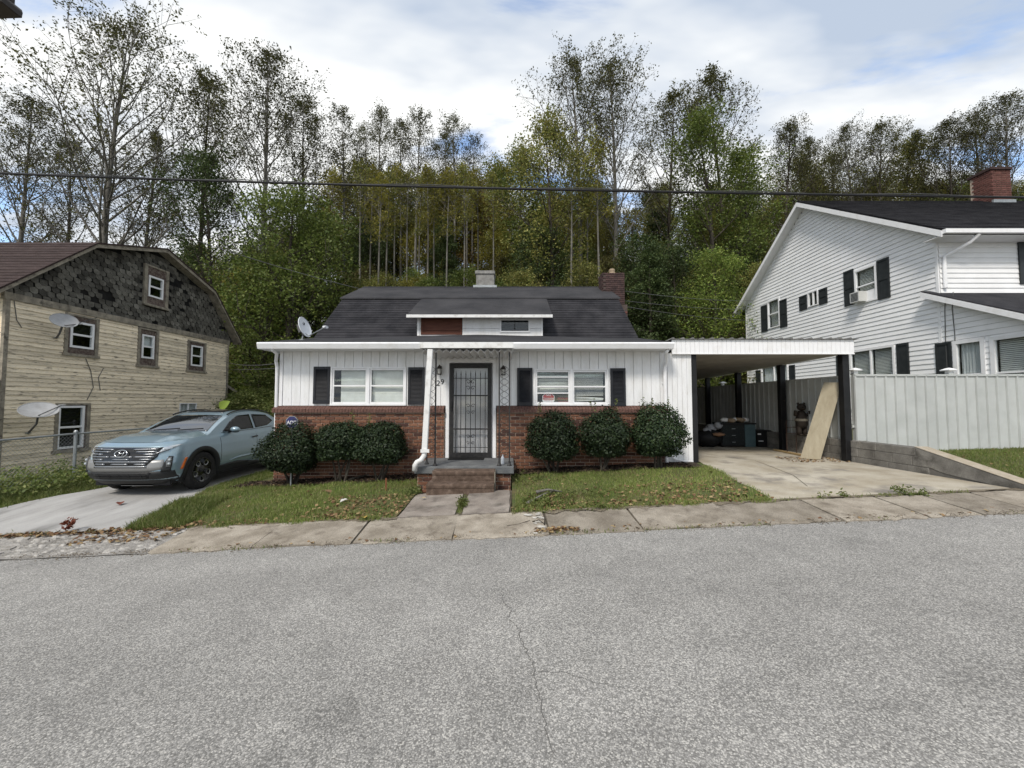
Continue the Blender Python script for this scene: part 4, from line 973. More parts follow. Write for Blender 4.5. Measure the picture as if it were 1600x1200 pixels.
MB().tube([(EX1-0.10,8.62,zg0-0.0),(EX1-0.12,8.66,zg0-0.06),(dxs+0.02,YF-0.10,zg0-0.24),(dxs,YF-0.075,zg0-0.36),(dxs,YF-0.075,0.34),(dxs+0.04,YF-0.12,0.25)],0.042,8).build('pipe', m_white, ds, smooth=True)
for z in (0.9, 2.1): MB().box(dxs-0.06,dxs+0.06,YF-0.035,YF-0.030,z,z+0.025).build('strap', m_white, ds)
# ------------------------------------------------------------------ block retaining wall along the carport drive
WX0, WX1 = 7.68, 7.92
ZW = at(1335,688,9.1).z
rw = thing('retaining_wall', 'low grey concrete block wall sloping down beside the carport driveway', 'wall', (7.8, 7.8, 0.35))
yk = 7.62; ztk = ZW+0.01
poly = [(WX0+0.01,6.02,0.24),(WX0+0.01,6.02,0.40),(WX0+0.01,yk-0.02,ztk-0.012),(WX0+0.01,17.5,ZW-0.012),(WX0+0.01,17.5,0.2)]
rwo = MB().prism(poly,(WX1-WX0-0.02,0,0)).build('core', pm('block_mortar',(0.10,0.095,0.085),(0.16,0.15,0.135),5), rw)
MB().prism([(WX0,6.0,0.42),(WX0,yk,ztk),(WX0,yk-0.03,ztk-0.30),(WX0,yk-0.5,ztk-0.42),(WX0,6.0,0.30)],(WX1-WX0,0,0)).build('sloped_cap', m_block, rw, bevel=0.012)
MB().prism([(WX0-0.004,5.99,0.424),(WX0-0.004,yk,ztk+0.004),(WX0-0.004,yk,ztk+0.012),(WX0-0.004,5.99,0.432)],(WX1-WX0+0.008,0,0)).build('cap_wash', pm('cap_top',(0.30,0.25,0.18),(0.38,0.33,0.26),6,fine=0.2), rw)
rr = 0; zt = ZW
for h in (0.16, 0.19, 0.16):
    y = yk-0.36+0.02 if rr == 1 else (yk+0.0 if rr == 0 else yk-0.25)
    while y < 17.3:
        L = 0.40; MB().box(WX0-0.002+random.uniform(-0.004,0.004),WX1+0.002,y+0.005,min(y+L-0.005,17.5),zt-h+0.005,zt-0.003).build('block', m_block, rw, bevel=0.005); y += L
    zt -= h; rr += 1
# ------------------------------------------------------------------ off-white metal fence
FZ1 = at(1337,585,9.1).z
fb = ZW+0.012
def fence_run(label, p0, p1, z0f, z1, step, post_at, extra_first=False):
    p0, p1 = Vector((p0[0],p0[1],0)), Vector((p1[0],p1[1],0)); L = (p1-p0).length; d = (p1-p0)/L; nrm = Vector((d.y,-d.x,0))
    t = thing('metal_fence', label, 'fence', (p0.x, p0.y, z0f(0)))
    n = int(L/step)
    for k in range(n):
        a = p0+d*(step*k); zb = z0f(step*(k+0.5))
        m = MB(); q = lambda s, o, z: (a+d*s+nrm*o) + Vector((0,0,z))
        W_ = step+0.0
        prof = [(-0.008,-0.004),(0,0.030),(0.026,0.030),(0.034,-0.004),(0.045,0.004),(W_-0.02,0.004),(W_-0.009,-0.004)]
        m.grid([[q(s,o,zb) for s, o in prof],[q(s,o,z1-0.03) for s, o in prof]]); m.grid([[q(s,o-0.008,zb) for s, o in prof],[q(s,o-0.008,z1-0.03) for s, o in prof]])
        m.build('panel', m_panel, t, fix=False)
    MB().beam(p0+Vector((0,0,z1-0.02)), p0+d*L+Vector((0,0,z1-0.02)), 0.06, 0.045).build('top_rail', m_panel, t)
    MB().beam(p0+nrm*(-0.035)+Vector((0,0,z0f(0)+0.3)), p1+nrm*(-0.035)+Vector((0,0,z0f(L)+0.3)), 0.04, 0.05).build('rail', m_panel, t)
    for s in post_at:
        c = p0+d*s-nrm*0.06; zb = z0f(s)-0.05
        MB().box(c.x-0.05,c.x+0.05,c.y-0.05,c.y+0.05,zb,z1+0.03).build('post', m_panel, t)
        T = Matrix.Translation((c.x,c.y,z1+0.031))
        MB().lathe([(0.055,0),(0.065,0.012),(0.065,0.05),(0.075,0.055)],4,T @ Matrix.Rotation(R(45),4,'Z')).lathe([(0.14,0.055),(0.15,0.075),(0.07,0.11),(0.02,0.125)],4,T @ Matrix.Rotation(R(45),4,'Z')).build('post_cap', m_white, t)
    return t
fence_run('off-white ribbed metal fence facing the road above the sloping block wall', (7.86,9.1), (14.3,9.1), lambda s: interp(s,[0,0.02,1.4,7],[fb,fb,0.50,0.66]), FZ1, 0.232, (0.06,2.25,4.45))
fence_run('shaded ribbed metal fence running back behind the carport posts', (7.80,17.4), (7.80,9.14), lambda s: fb, FZ1-0.01, 0.232, (0.2, 2.6))
# ------------------------------------------------------------------ things under the carport
bd = thing('plywood_board', 'long pale plywood board leaning against the carport post', 'board', (7.2, 9.5, ZCF))
b0 = [at(1250,714,9.52), at(1282,718,9.30)]; b1 = [at(1287,598,9.62), at(1316,598,9.34)]
def zfix(p, z): return Vector((p.x, p.y, z))
q = [zfix(b0[0],ZCF+0.005), zfix(b0[1],ZCF+0.005), b1[1], b1[0]]
nn = (q[1]-q[0]).cross(q[3]-q[0]).normalized()
MB().prism(q, nn*0.03).build('panel', m_ply, bd)
MB().beam(q[0]+(q[1]-q[0])*0.93-nn*0.01, q[3]+(q[2]-q[3])*0.93-nn*0.01, 0.02, 0.02).build('edge_strip', m_lumber, bd)
for i, (u0,v0,u1,v1,lab) in enumerate(((1212,703,1262,713,'long tan plank lying flat on the carport floor by the wall'),(1240,702,1290,709,'short yellowish plank lying near the leaning plywood'),(1285,711,1320,716,'splintered dark plank on the floor at the foot of the front post'))):
    a, b = atz(u0,v0,ZCF+0.02), atz(u1,v1,ZCF+0.02)
    tag(MB().beam(a+Vector((0,0,0.002+0.03*i)), b+Vector((0,0,0.002+0.03*i)), 0.14, 0.028).build('lumber_plank', m_lumber if i < 2 else m_trim), lab, 'plank')
# dresser with a teal side
yd_ = 12.0
d0, d1 = at(1128,690,yd_).x, at(1181,690,yd_).x; dt = at(1150,661,yd_).z
dr = thing('dresser', 'black dresser with teal end panel standing under the carport', 'dresser', ((d0+d1)/2, yd_, ZCF))
MB().box(d0,d1-0.32,yd_+0.02,yd_+0.5,ZCF+0.03,dt-0.04).build('carcass', m_black, dr)
MB().box(d1-0.315,d1,yd_,yd_+0.5,ZCF+0.01,dt-0.045).build('end_panel', m_teal, dr, bevel=0.006)
MB().box(d0-0.02,d1+0.02,yd_-0.02,yd_+0.52,dt-0.04,dt).build('top', m_black, dr)
for k in range(3):
    za = ZCF+0.06+k*(dt-ZCF-0.12)/3
    dw = MB().box(d0+0.03,d1-0.34,yd_+0.004,yd_+0.018,za,za+(dt-ZCF-0.12)/3-0.02).build('drawer', pm('drawer_face%d'%k,(0.016,0.02,0.02),(0.05,0.055,0.055),25,lo=0.55,hi=0.65), dr)
    MB().box((d0+d1)/2-0.2,(d0+d1)/2-0.1,yd_-0.012,yd_+0.003,za+0.08,za+0.1).build('handle', m_galv, dw)
random.seed(21)
fl = thing('cloth_pile', 'crumpled pale cloth heaped on top of the black dresser', 'cloth', ((d0+d1)/2-0.2, yd_+0.2, dt))
for k in range(7):
    p = (d0+0.15+0.11*k, yd_+0.2+random.uniform(-0.1,0.1), dt+0.055+random.uniform(0,0.05))
    MB().ball(p, random.uniform(0.07,0.11), 8, 6, (1.2,1,0.7), 0.22).build('fold', m_clay if k%3 else m_curtain, fl, smooth=True)
wb = thing('white_bag', 'grey white plastic bag slumped beside the dresser on dark bags', 'bag', (d0-0.35, yd_+0.3, ZCF))
for k, (dx,dy,zz_,r) in enumerate(((-0.15,0.2,0.62,0.15),(0.02,0.1,0.70,0.13),(-0.30,0.1,0.55,0.13))):
    MB().ball((d0+dx-0.08,yd_+dy,ZCF+zz_-0.06), r, 9, 7, (1.1,1,0.8), 0.2).build('bulge', pm('bag%d'%k,(0.30,0.31,0.33)), wb, smooth=True)
for k, (dx, dy, r, nm) in enumerate(((-0.35,0.15,0.34,'large slack black rubbish bag left of the dresser'),(-0.85,0.5,0.28,'small black rubbish bag behind the large one'))):
    g = thing('rubbish_bag', nm, 'bag', (d0+dx, yd_+dy, ZCF))
    MB().ball((d0+dx,yd_+dy,ZCF+r*0.78), r, 12, 8, (1.15,1,0.8), 0.12).build('sack', m_black, g, smooth=True)
    MB().lathe([(0.03,0),(0.05,0.05),(0.02,0.1)],7,Matrix.Translation((d0+dx,yd_+dy,ZCF+r*1.55))).build('knot', m_black, g)
bx = thing('black_bin', 'black plastic storage bin with white labels beside the teal panel', 'bin', (d1+0.3, yd_+0.1, ZCF))
e0 = d1+0.03; e1 = at(1206,690,yd_).x; et = at(1190,674,yd_).z
MB().prism([(e0+0.04,yd_,ZCF+0.002),(e1-0.04,yd_,ZCF+0.002),(e1,yd_,et),(e0,yd_,et)],(0,0.45,0)).build('tub', m_black, bx)
MB().box(e0-0.02,e1+0.02,yd_-0.02,yd_+0.47,et+0.001,et+0.03).build('lid', m_black, bx)
MB().box(e0+0.03,e0+0.13,yd_-0.006,yd_-0.001,et-0.10,et-0.06).box(e0+0.05,e0+0.2,yd_-0.006,yd_-0.001,et-0.30,et-0.28).build('label', m_white, bx)
for k, (u, v, c, nm) in enumerate(((1116,694,(0.42,0.30,0.12),'yellow crumpled rag on the carport floor by the dark bags'),(1104,690,(0.20,0.03,0.03),'dark red crumpled rag on the carport floor at the back'),(1123,679,(0.30,0.17,0.10),'tan crumpled rag lying on the black bags'))):
    p = atz(u, v, ZCF+0.05) if k < 2 else at(u, v, yd_-0.2)
    g = tag(MB().ball((p.x,p.y,(ZCF+0.055) if k < 2 else p.z), 0.12, 9, 6, (1.5,1,0.45), 0.25).build('rag', pm('rag%d'%k, c), smooth=True), nm, 'rag')
# carved bear standing on the wall ledge
by = 10.48
bxp = 7.62
bw0, bz0 = at(1251,680,by), ZW
bear = thing('bear_statue', 'small dark carved standing bear statue on the block wall by the fence', 'statue', (bxp, by, ZW))
zt_ = at(1250,627,by).z; hb = zt_-ZW
body = MB().lathe([(0.02,0.20*hb),(0.10,0.22*hb),(0.13,0.30*hb),(0.14,0.42*hb),(0.12,0.55*hb),(0.10,0.66*hb),(0.06,0.72*hb)],12,Matrix.Translation((bxp,by,ZW)))
for s in (-1,1):
    body.tube([(bxp+s*0.06,by,ZW+0.28*hb),(bxp+s*0.07,by-0.01,ZW+0.12*hb),(bxp+s*0.07,by-0.02,ZW+0.01)],[0.065,0.055,0.06],8)
    body.tube([(bxp+s*0.09,by,ZW+0.62*hb),(bxp+s*0.17,by-0.02,ZW+0.60*hb),(bxp+s*0.19,by-0.06,ZW+0.72*hb)],[0.05,0.045,0.042],7)
    body.ball((bxp+s*0.07,by-0.06,ZW+0.025),0.05,8,5,(0.9,1.4,0.5))
body.ball((bxp,by-0.01,ZW+0.83*hb),0.10,12,8,(1.05,1,1)); body.ball((bxp,by-0.10,ZW+0.80*hb),0.05,8,6,(1,1.1,0.8))
for s in (-1,1): body.ball((bxp+s*0.08,by,ZW+0.93*hb),0.035,7,5,(1,0.6,1))
m_bear = pm('bear_wood',(0.020,0.015,0.012),(0.045,0.034,0.026),9,rough=0.7)
body.build('body', m_bear, bear, smooth=True)
MB().ball((bxp,by-0.143,ZW+0.81*hb),0.02,7,5,(1,0.7,0.8)).build('nose', m_black, bear)
MB().lathe([(0.145,0.42*hb),(0.15,0.44*hb),(0.15,0.47*hb),(0.145,0.49*hb)],12,Matrix.Translation((bxp,by,ZW))).build('belt', m_trim, bear)
fr = thing('rusty_rack', 'thin rusty metal rack standing by the bear statue', 'rack', (7.4, 10.5, ZCF))
f0, f1 = at(1229,676,10.6), at(1244,676,10.6); ft = at(1230,657,10.6).z
MB().tube([(f0.x,10.6,ZCF+0.01),(f0.x,10.6,ft),(f1.x,10.6,ft),(f1.x,10.6,ZCF+0.01)],0.012,6).build('hoop', pm('rust',(0.05,0.03,0.022)), fr)
MB().tube([(f0.x,10.6,ft-0.18),(f1.x,10.6,ft-0.18)],0.010,6).tube([(f0.x,10.6,ft-0.34),(f1.x,10.6,ft-0.34)],0.010,6).build('rung', pm('rust2',(0.05,0.03,0.022)), fr)
# red boarded gate closing the back of the carport
rg = thing('board_gate', 'faded red vertical board gate at the dark back of the carport', 'gate', (7.2, 17.9, ZCF))
for k in range(24):
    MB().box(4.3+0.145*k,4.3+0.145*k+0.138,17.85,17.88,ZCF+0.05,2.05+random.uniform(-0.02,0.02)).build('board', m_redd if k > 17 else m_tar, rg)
MB().box(4.3,7.75,17.885,17.93,0.7,0.8).box(4.3,7.75,17.885,17.93,1.75,1.85).build('batten', m_tar, rg)
# ------------------------------------------------------------------ white two-storey house on the right
RX = 13.0
TR = Matrix(((0,1,0,RX),(-1,0,0,0),(0,0,1,0),(0,0,0,1)))      # local x right, y inward, z up
def rp(u, v): p = atx(u, v, RX); return (-p.y, p.z)
rh = thing('house', 'two-storey white vinyl-sided house with charcoal shutters behind the metal fence', 'house', (18, 17, 0.7))
xn, ze = rp(1463,366); xf = rp(1166,500)[0]; xp, zp = rp(1252,325)
xp = (xn+xf)/2 - 0.25
zef = ze
ztop = lambda x: ze + (zp-ze)*(1-abs(x-xp)/((xn-xf)/2+0.25))
def vin(W):            # window opening from (u0,u1,vtop,vbot) measured at its left edge
    u0, u1, v0, v1 = W; a = rp(u0,v0); b = rp(u0,v1); c = rp(u1,v0); return (a[0], c[0], b[1], a[1])
wA, wB, wC = vin((1335.8,1370.6,424,478)), vin((1263,1279,457.5,481)), vin((1200,1218.6,471,515))
wD, wE = vin((1328,1399,549,640)), vin((1190,1232,573,640))
wF, wG = vin((1490,1540,533.5,640)), vin((1548,1615,527,640))
RO = [wA, wB, wC, wD, wE, wF, wG]
z0r = 0.55; st = 0.155
xe = -9.35       # street end of the one-storey wing
zx0, zx1 = rp(1452,460)[1], rp(1600,490)[1]
xa0, xa1 = rp(1452,460)[0], rp(1600,490)[0]
zwing = lambda x: zx0 + (zx1-zx0)*(x-xa0)/(xa1-xa0)
z = z0r
while z < zp-0.05:
    zm = z+st*0.5
    if zm < ze: xl, xr = xf, xn
    else:
        k = (1-(zm-ze)/(zp-ze))*((xn-xf)/2+0.25); xl, xr = max(xf, xp-k), min(xn, xp+k)
    if zm < zx0-0.05:
        lim = xa0+(zm-zx0)/(zx1-zx0)*(xa1-xa0); xr = max(xr, min(xe, lim-0.05))
    if xr-xl > 0.1:
        for (a, b, c, d) in splitx(xl, xr, z, z+st, RO):
            if d-c < 0.02: continue
            t_ = 0.026
            MB().prism([(a,-t_,c),(a,-0.004,d),(a,0.01,d),(a,0.01,c+0.006)],(b-a,0,0)).build('siding_board', m_vinyl, rh, TR)
    z += st
mb = MB()
for (a, b, c, d) in splitx(xf+0.01, xn-0.01, z0r, ze, RO): mb.box(a,b,0.012,0.05,c,d)
for (a, b, c, d) in splitx(xn-0.01, xe-0.01, z0r, zx1-0.3, RO): mb.box(a,b,0.012,0.05,c,d)
mb.prism([(xf,0.012,ze),(xn,0.012,ze),(xp,0.012,zp-0.02)],(0,0.04,0))
mb.build('wall', m_groove, rh, TR)
MB().box(xf+0.1,xn-0.1,0.55,0.6,0.4,6.2).box(xn-0.09,xe-0.1,0.55,0.6,0.4,2.9).build('dark_room_panel', m_dark, rh, TR)
MB().box(xn-0.06,xn+0.02,-0.03,0.0,z0r,ze+0.02).build('corner_board', m_vinyl, rh, TR)
MB().box(xf-0.02,xf+0.06,-0.03,0.0,z0r,ze+0.02).build('corner_board', m_vinyl, rh, TR)
# front wall of the upper storey (faces the road)
z = zx0-0.35
while z < ze-0.02:
    MB().prism([(RX+0.03,-xn-0.026,z),(RX+0.03,-xn-0.004,z+st),(RX+0.03,-xn+0.01,z+st),(RX+0.03,-xn+0.01,z)],(16,0,0)).build('siding_board', m_vinyl, rh); z += st
MB().box(RX+0.02,RX+16,-xn+0.012,-xn+0.1,z0r,ze).box(RX+0.02,RX+0.1,9.4,-xf,0.3,0.6).build('front_wall', m_groove, rh)
MB().box(at(1593,410,-xn-0.05).x,at(1593,410,-xn-0.05).x+0.55,-xn-0.06,-xn-0.022,at(1593,444,-xn).z,at(1593,378,-xn).z).build('shutter', m_shut2, rh)
# roof
OV = 0.42
yr = -xp; yn = -xn-0.55; yfar = -xf+0.55
slope = (zp-ze)/((xn-xf)/2+0.25)
zn = ze-0.30*slope+0.08; zr2 = zp+0.10
rfm = MB().prism([(RX-OV,yn,zn-0.02),(RX-OV,yn,zn+0.05),(RX-OV,yr,zr2+0.06),(RX-OV,yfar,zn+0.05),(RX-OV,yfar,zn-0.02),(RX-OV,yr,zr2-0.02)],(18,0,0)).build('roof', m_shing, rh)
for k in range(26):
    f0, f1 = k/26, (k+1)/26
    ya, yb = yn+(yr-yn)*f0, yn+(yr-yn)*f1; za, zb = zn+0.05+(zr2+0.01-zn)*f0, zn+0.05+(zr2+0.01-zn)*f1
    MB().prism([(RX-OV-0.03,ya-0.02,za+0.004),(RX-OV-0.03,ya-0.03,za+0.028),(RX-OV-0.03,yb,zb+0.012),(RX-OV-0.03,yb,zb+0.003)],(18,0,0)).build('shingle_course', m_shing, rfm)
def rake(x0, x1, ya, za, yb, zb, h): return MB().prism([(x0,ya,za-h),(x0,ya,za),(x0,yb,zb),(x0,yb,zb-h)],(x1-x0,0,0))
rake(RX-OV-0.025,RX-OV-0.003,yn,zn-0.0,yr,zr2+0.0,0.19).build('rake_board', m_white, rh); rake(RX-OV-0.025,RX-OV-0.003,yr,zr2+0.0,yfar,zn-0.0,0.19).build('rake_board', m_white, rh)
rake(RX-OV,RX+0.0,yn+0.05,zn-0.06,yr,zr2-0.06,0.02).build('rake_soffit', m_white, rh); rake(RX-OV,RX+0.0,yr,zr2-0.06,yfar,zn-0.06,0.02).build('rake_soffit', m_white, rh)
MB().box(RX-OV+0.0,RX+16,yn-0.10,yn+0.0,zn-0.10,zn+0.02).build('gutter', m_white, rh)
MB().box(RX-OV,RX+16,yn+0.02,-xn,zn-0.14,zn-0.12).build('eave_soffit', m_white, rh)
# wing roof
wr = MB().prism([(RX-0.32,-xa0-0.05,zx0+0.02),(RX-0.32,-xa0-0.05,zx0+0.09),(RX-0.32,8.9,zwing(-8.9)+0.09),(RX-0.32,8.9,zwing(-8.9)+0.02)],(16,0,0)).build('wing_roof', m_shing, rh)
rake(RX-0.345,RX-0.322,-xa0-0.05,zx0+0.05,8.9,zwing(-8.9)+0.05,0.16).build('rake_board', m_white, rh)
rake(RX-0.32,RX,-xa0-0.05,zx0-0.02,8.9,zwing(-8.9)-0.02,0.02).build('rake_soffit', m_white, rh)
MB().tube([(RX+0.6,yn-0.05,zn-0.12),(RX+0.5,yn+0.1,zn-0.3),(RX+0.14,-xn-0.07,zn-0.6),(RX+0.12,-xn-0.07,zn-0.9),(RX+0.12,-xn-0.07,zx0+0.1)],0.05,8).build('downpipe', m_white, rh)
for dx, s in ((0.15,0.02),(0.35,-0.03)):
    px = xn+dx
    MB().tube([(px+0.05,-0.03,zx0-0.12),(px,-0.03,zx0-0.6),(px-s,-0.03,zx0-1.4),(px-s*0.5,-0.03,1.2)],0.010,5).build('wire', m_wire, rh, TR)
def vwin(W, double=False, ac=False, cur=m_blind, sash=True, fr=0.07):
    x0, x1, z0, z1 = W
    w = MB().box(x0,x1,-0.05,0.03,z1-fr,z1).box(x0,x1,-0.06,0.03,z0,z0+fr*0.8).box(x0,x0+fr,-0.05,0.03,z0+fr*0.8,z1-fr).box(x1-fr,x1,-0.05,0.03,z0+fr*0.8,z1-fr).build('window', m_white, rh, TR)
    sp = [(x0+fr,x1-fr)] if not double else [(x0+fr,(x0+x1)/2-0.03),((x0+x1)/2+0.03,x1-fr)]
    if double: MB().box((x0+x1)/2-0.03,(x0+x1)/2+0.03,-0.04,0.03,z0+fr*0.8,z1-fr).build('mullion', m_white, w, TR)
    zm = (z0+z1)/2
    for (a, b) in sp:
        if sash: MB().box(a,b,-0.03,0.02,zm-0.025,zm+0.025).build('sash', m_white, w, TR)
        for (c, d) in (((z0+fr*0.8,zm-0.025),(zm+0.025,z1-fr)) if sash else ((z0+fr*0.8,z1-fr),)):
            MB().box(a,b,0.0,0.006,c,d).build('pane', m_glassd, w, TR)
        if cur is m_blind:
            bl = MB(); z = z1-0.05
            while z > z0+0.1:
                bl.add([(a,0.09,z),(b,0.09,z),(b,0.115,z+0.04),(a,0.115,z+0.04)],[(0,1,2,3)]); z -= 0.05
            stuff(bl.build('blind', m_blind, w, TR))
        elif cur is not None:
            rows = [[(a+(b-a)*i/24, 0.10+0.03*math.sin(i*1.9), zz) for i in range(25)] for zz in (z0, z1)]
            MB().grid(rows).build('curtain', cur, w, TR, fix=False)
    if ac:
        acp = MB().box(x0+0.10,x1-0.42,-0.32,-0.02,z0+0.05,z0+0.42).build('air_conditioner', pm('ac_case',(0.55,0.55,0.53)), w, TR)
        g = MB()
        for k in range(7): g.box(x0+0.14,x1-0.46,-0.328,-0.322,z0+0.09+0.045*k,z0+0.112+0.045*k)
        g.build('grille', m_black, acp, TR); MB().box(x1-0.42,x1-0.08,-0.02,0.0,z0+0.06,z0+0.42).build('filler', m_white, w, TR)
    return w
vwin(wA, ac=True); vwin(wB, double=True, cur=None, sash=False, fr=0.05); vwin(wC); vwin(wD, True, sash=False); vwin(wE, True, cur=m_curtain); vwin(wF, cur=m_curtain, fr=0.1); vwin(wG, cur=m_blind, fr=0.1)
def vshut(u0, u1, v0, v1):
    a = rp(u0,v0); b = rp(u0,v1); c = rp(u1,v0); x0, x1, z0, z1 = a[0], c[0], b[1], a[1]
    s = MB().box(x0,x1,-0.035,-0.022,z0,z1).build('shutter', m_shut2, rh, TR)
    zm = (z0+z1)/2
    MB().box(x0,x0+0.06,-0.055,-0.036,z0,z1).box(x1-0.06,x1,-0.055,-0.036,z0,z1).box(x0+0.06,x1-0.06,-0.055,-0.036,z1-0.07,z1).box(x0+0.06,x1-0.06,-0.055,-0.036,z0,z0+0.07).box(x0+0.06,x1-0.06,-0.055,-0.036,zm-0.04,zm+0.04).build('stile', m_shut2, s, TR)
for q in ((1319.4,1334.6,425.5,480),(1371.2,1390.3,408,470),(1250,1261.5,464,486.5),(1280.6,1293.5,453,477),(1190,1199.4,479,520),(1219.2,1230,470,513),(1402,1421,538,640),(1463,1487.5,537,640),(1182,1189,579,640),(1234,1243,571,640),(1308,1326,556,640)): vshut(*q)
# chimney of the white house
yk2 = yr-0.55
k0, k1 = at(1549,290,yk2).x, at(1580,290,yk2).x; kt = at(1560,264,yk2).z; kb = zr2-0.5
cm = MB().box(k0+0.012,k1-0.012,yk2+0.012,yk2+0.78,kb,kt-0.05).build('chimney', m_mortar, rh)
b1_ = MB().box(-0.10,0.10,-0.02,0.02,-0.03,0.03).mesh('brick', m_redbrick, bevel=0.004); b2_ = MB().box(-0.02,0.02,-0.10,0.10,-0.03,0.03).mesh('brick', m_redbrick, bevel=0.004)
zc = kt-0.09; r = 0
while zc > kb:
    nb = 4; w = (k1-k0)/nb
    for k in range(nb):
        o = link('brick', b1_); o.location = (k0+w*(k+0.5), yk2+0.012, zc); o.scale = (w/0.21,1,1.25); attach(o, cm)
    for k in range(3):
        o = link('brick', b2_); o.location = (k0+0.008, yk2+0.12+0.235*k-(0.06 if r%2 else 0), zc); o.scale = (1,1.1,1.25); attach(o, cm)
    zc -= 0.092; r += 1
MB().box(k0-0.06,k1+0.05,yk2-0.06,yk2+0.84,kt-0.05,kt+0.08).build('chimney_cap', m_chimbrick, cm, bevel=0.015)
MB().box(k0-0.05,k1+0.05,yk2-0.10,yk2-0.02,zr2-0.33,zr2-0.2).build('flashing', m_galv, cm)
# ------------------------------------------------------------------ weathered gambrel house on the left
LX = -13.9
TL = Matrix(((0,-1,0,LX),(1,0,0,0),(0,0,1,0),(0,0,0,1)))
def lp(u, v): p = atx(u, v, LX); return (p.y, p.z)
lh = thing('house', 'weathered yellow clapboard house with slate-scaled gambrel gable and brown roof', 'house', (-18, 15, -0.5))
xa, zb_l = lp(8,461); xb = lp(357,541)[0]
zbelt = zb_l
g0 = (xa-0.15, zbelt+0.10); g1 = lp(136,386); g2 = lp(248,394); g3 = lp(325,459); g4 = (lp(366,541)[0], zbelt+0.02)
def lwin(u0, u1, v0, v1):
    um = (u0+u1)/2; return (lp(u0,600)[0], lp(u1,600)[0], lp(um,v1)[1], lp(um,v0)[1])
LW = [(lwin(95,149,492,556),lwin(104.5,142,503,544)),(lwin(211,244,513,573),lwin(218,237.5,523,560)),(lwin(289.5,319,533,581),lwin(296,314,540,572)),(lwin(217,256,415,478),lwin(224.5,248,431,464)),(lwin(87,142,630,704),lwin(92,133.5,634,700)),(lwin(281,308,630,660),lwin(282,307,631,659))]
LOP = [w[0] for w in LW]
z0l = lp(60,741)[1]; stp = 0.128
z = z0l
while z < zbelt-0.14:
    zt = min(z+stp, zbelt-0.10)
    for (a, b, c, d) in splitx(xa+0.10, xb-0.09, z, zt, LOP):
        if d-c < 0.03: continue
        j = random.uniform(-0.003,0.003); tl = random.uniform(-0.004,0.004)
        MB().prism([(a,-0.028+j,c+tl),(a,-0.006,d),(a,0.01,d),(a,0.01,c)],(b-a,0,0)).build('clapboard', m_clap, lh, TL)
    z = zt
mb = MB()
for (a, b, c, d) in splitx(xa+0.02, xb-0.02, -0.5, zbelt, LOP): mb.box(a,b,0.012,0.06,c,d)
mb.build('wall', m_tar, lh, TL)
MB().box(xa,xa+0.10,-0.04,0.05,z0l,zbelt-0.1).build('corner_board', m_trim, lh, TL); MB().box(xb-0.09,xb,-0.04,0.05,z0l,zbelt-0.1).build('corner_board', m_trim, lh, TL)
MB().box(xa-0.05,xb+0.02,-0.05,0.05,zbelt-0.10,zbelt+0.10).build('belt_board', m_trim, lh, TL)
MB().box(xa,xb,0.02,0.3,-1.2,z0l-0.01).build('foundation', m_found, lh, TL)
MB().box(xa+0.2,xb-0.2,0.5,0.55,-0.5,zbelt-0.05).box(g1[0]+0.4,g3[0]-0.4,0.5,0.55,zbelt,g1[1]-0.05).build('dark_room_panel', m_dark, lh, TL)
for q in LOP: pass
# gable backing + slates
gp = [(g0[0],zbelt+0.10),g1,g2,g3,(g4[0],zbelt+0.10)]
att = LOP[3]
mb = MB()
def gtop(x): return float(np.interp(x, [p[0] for p in gp], [p[1] for p in gp]))
mb.prism([(p[0],0.03,p[1]) for p in [(g0[0],zbelt+0.1),(att[0],zbelt+0.1),(att[0],gtop(att[0])),g1]],(0,0.04,0))
mb.prism([(p[0],0.03,p[1]) for p in [(att[1],zbelt+0.1),(g4[0],zbelt+0.1),g3,(att[1],gtop(att[1]))]],(0,0.04,0))
mb.prism([(p[0],0.03,p[1]) for p in [(att[0],zbelt+0.1),(att[1],zbelt+0.1),(att[1],att[2]),(att[0],att[2])]],(0,0.04,0))
mb.prism([(p[0],0.03,p[1]) for p in [(att[0],att[3]),(att[1],att[3]),(att[1],gtop(att[1])),(g2[0]-0.0,g2[1]) if att[0] < g2[0] < att[1] else ((att[0]+att[1])/2,gtop((att[0]+att[1])/2)),(att[0],gtop(att[0]))]],(0,0.04,0))
gable = mb.build('gable', m_tar, lh, TL)
sw, sh, ex = 0.225, 0.20, 0.160
prof = [(-sw/2+0.006,sh),(-sw/2+0.006,0.09)]+[(sw/2*math.cos(a)*0.95,0.08+0.08*math.sin(a)*1.0) for a in np.linspace(math.pi,2*math.pi,7)]+[(sw/2-0.006,0.09),(sw/2-0.006,sh)]
slate = MB().prism([(x,-0.014,z) for x, z in prof],(0,0.012,0)).mesh('shingle', m_slate)
sl = []
r = 0; z = zbelt+0.06
while z < 8:
    x = g0[0]+(sw/2 if r%2 else 0)
    while x < g4[0]:
        if gtop(x) > z+sh*0.85 and x > g0[0]+0.1 and x < g4[0]-0.1 and not (att[0]-0.1 < x < att[1]+0.1 and att[2]-0.22 < z < att[3]-0.05):
            if random.random() > 0.03+0.16*max(0,math.sin(x*2.3+z*4.1)*math.sin(x*1.1-z*2.7+1)): sl.append((x, z))
        x += sw
    z += ex; r += 1
sl.sort(key=lambda q: q[0])
RT = TL.to_3x3().to_4x4()
rest = MB()
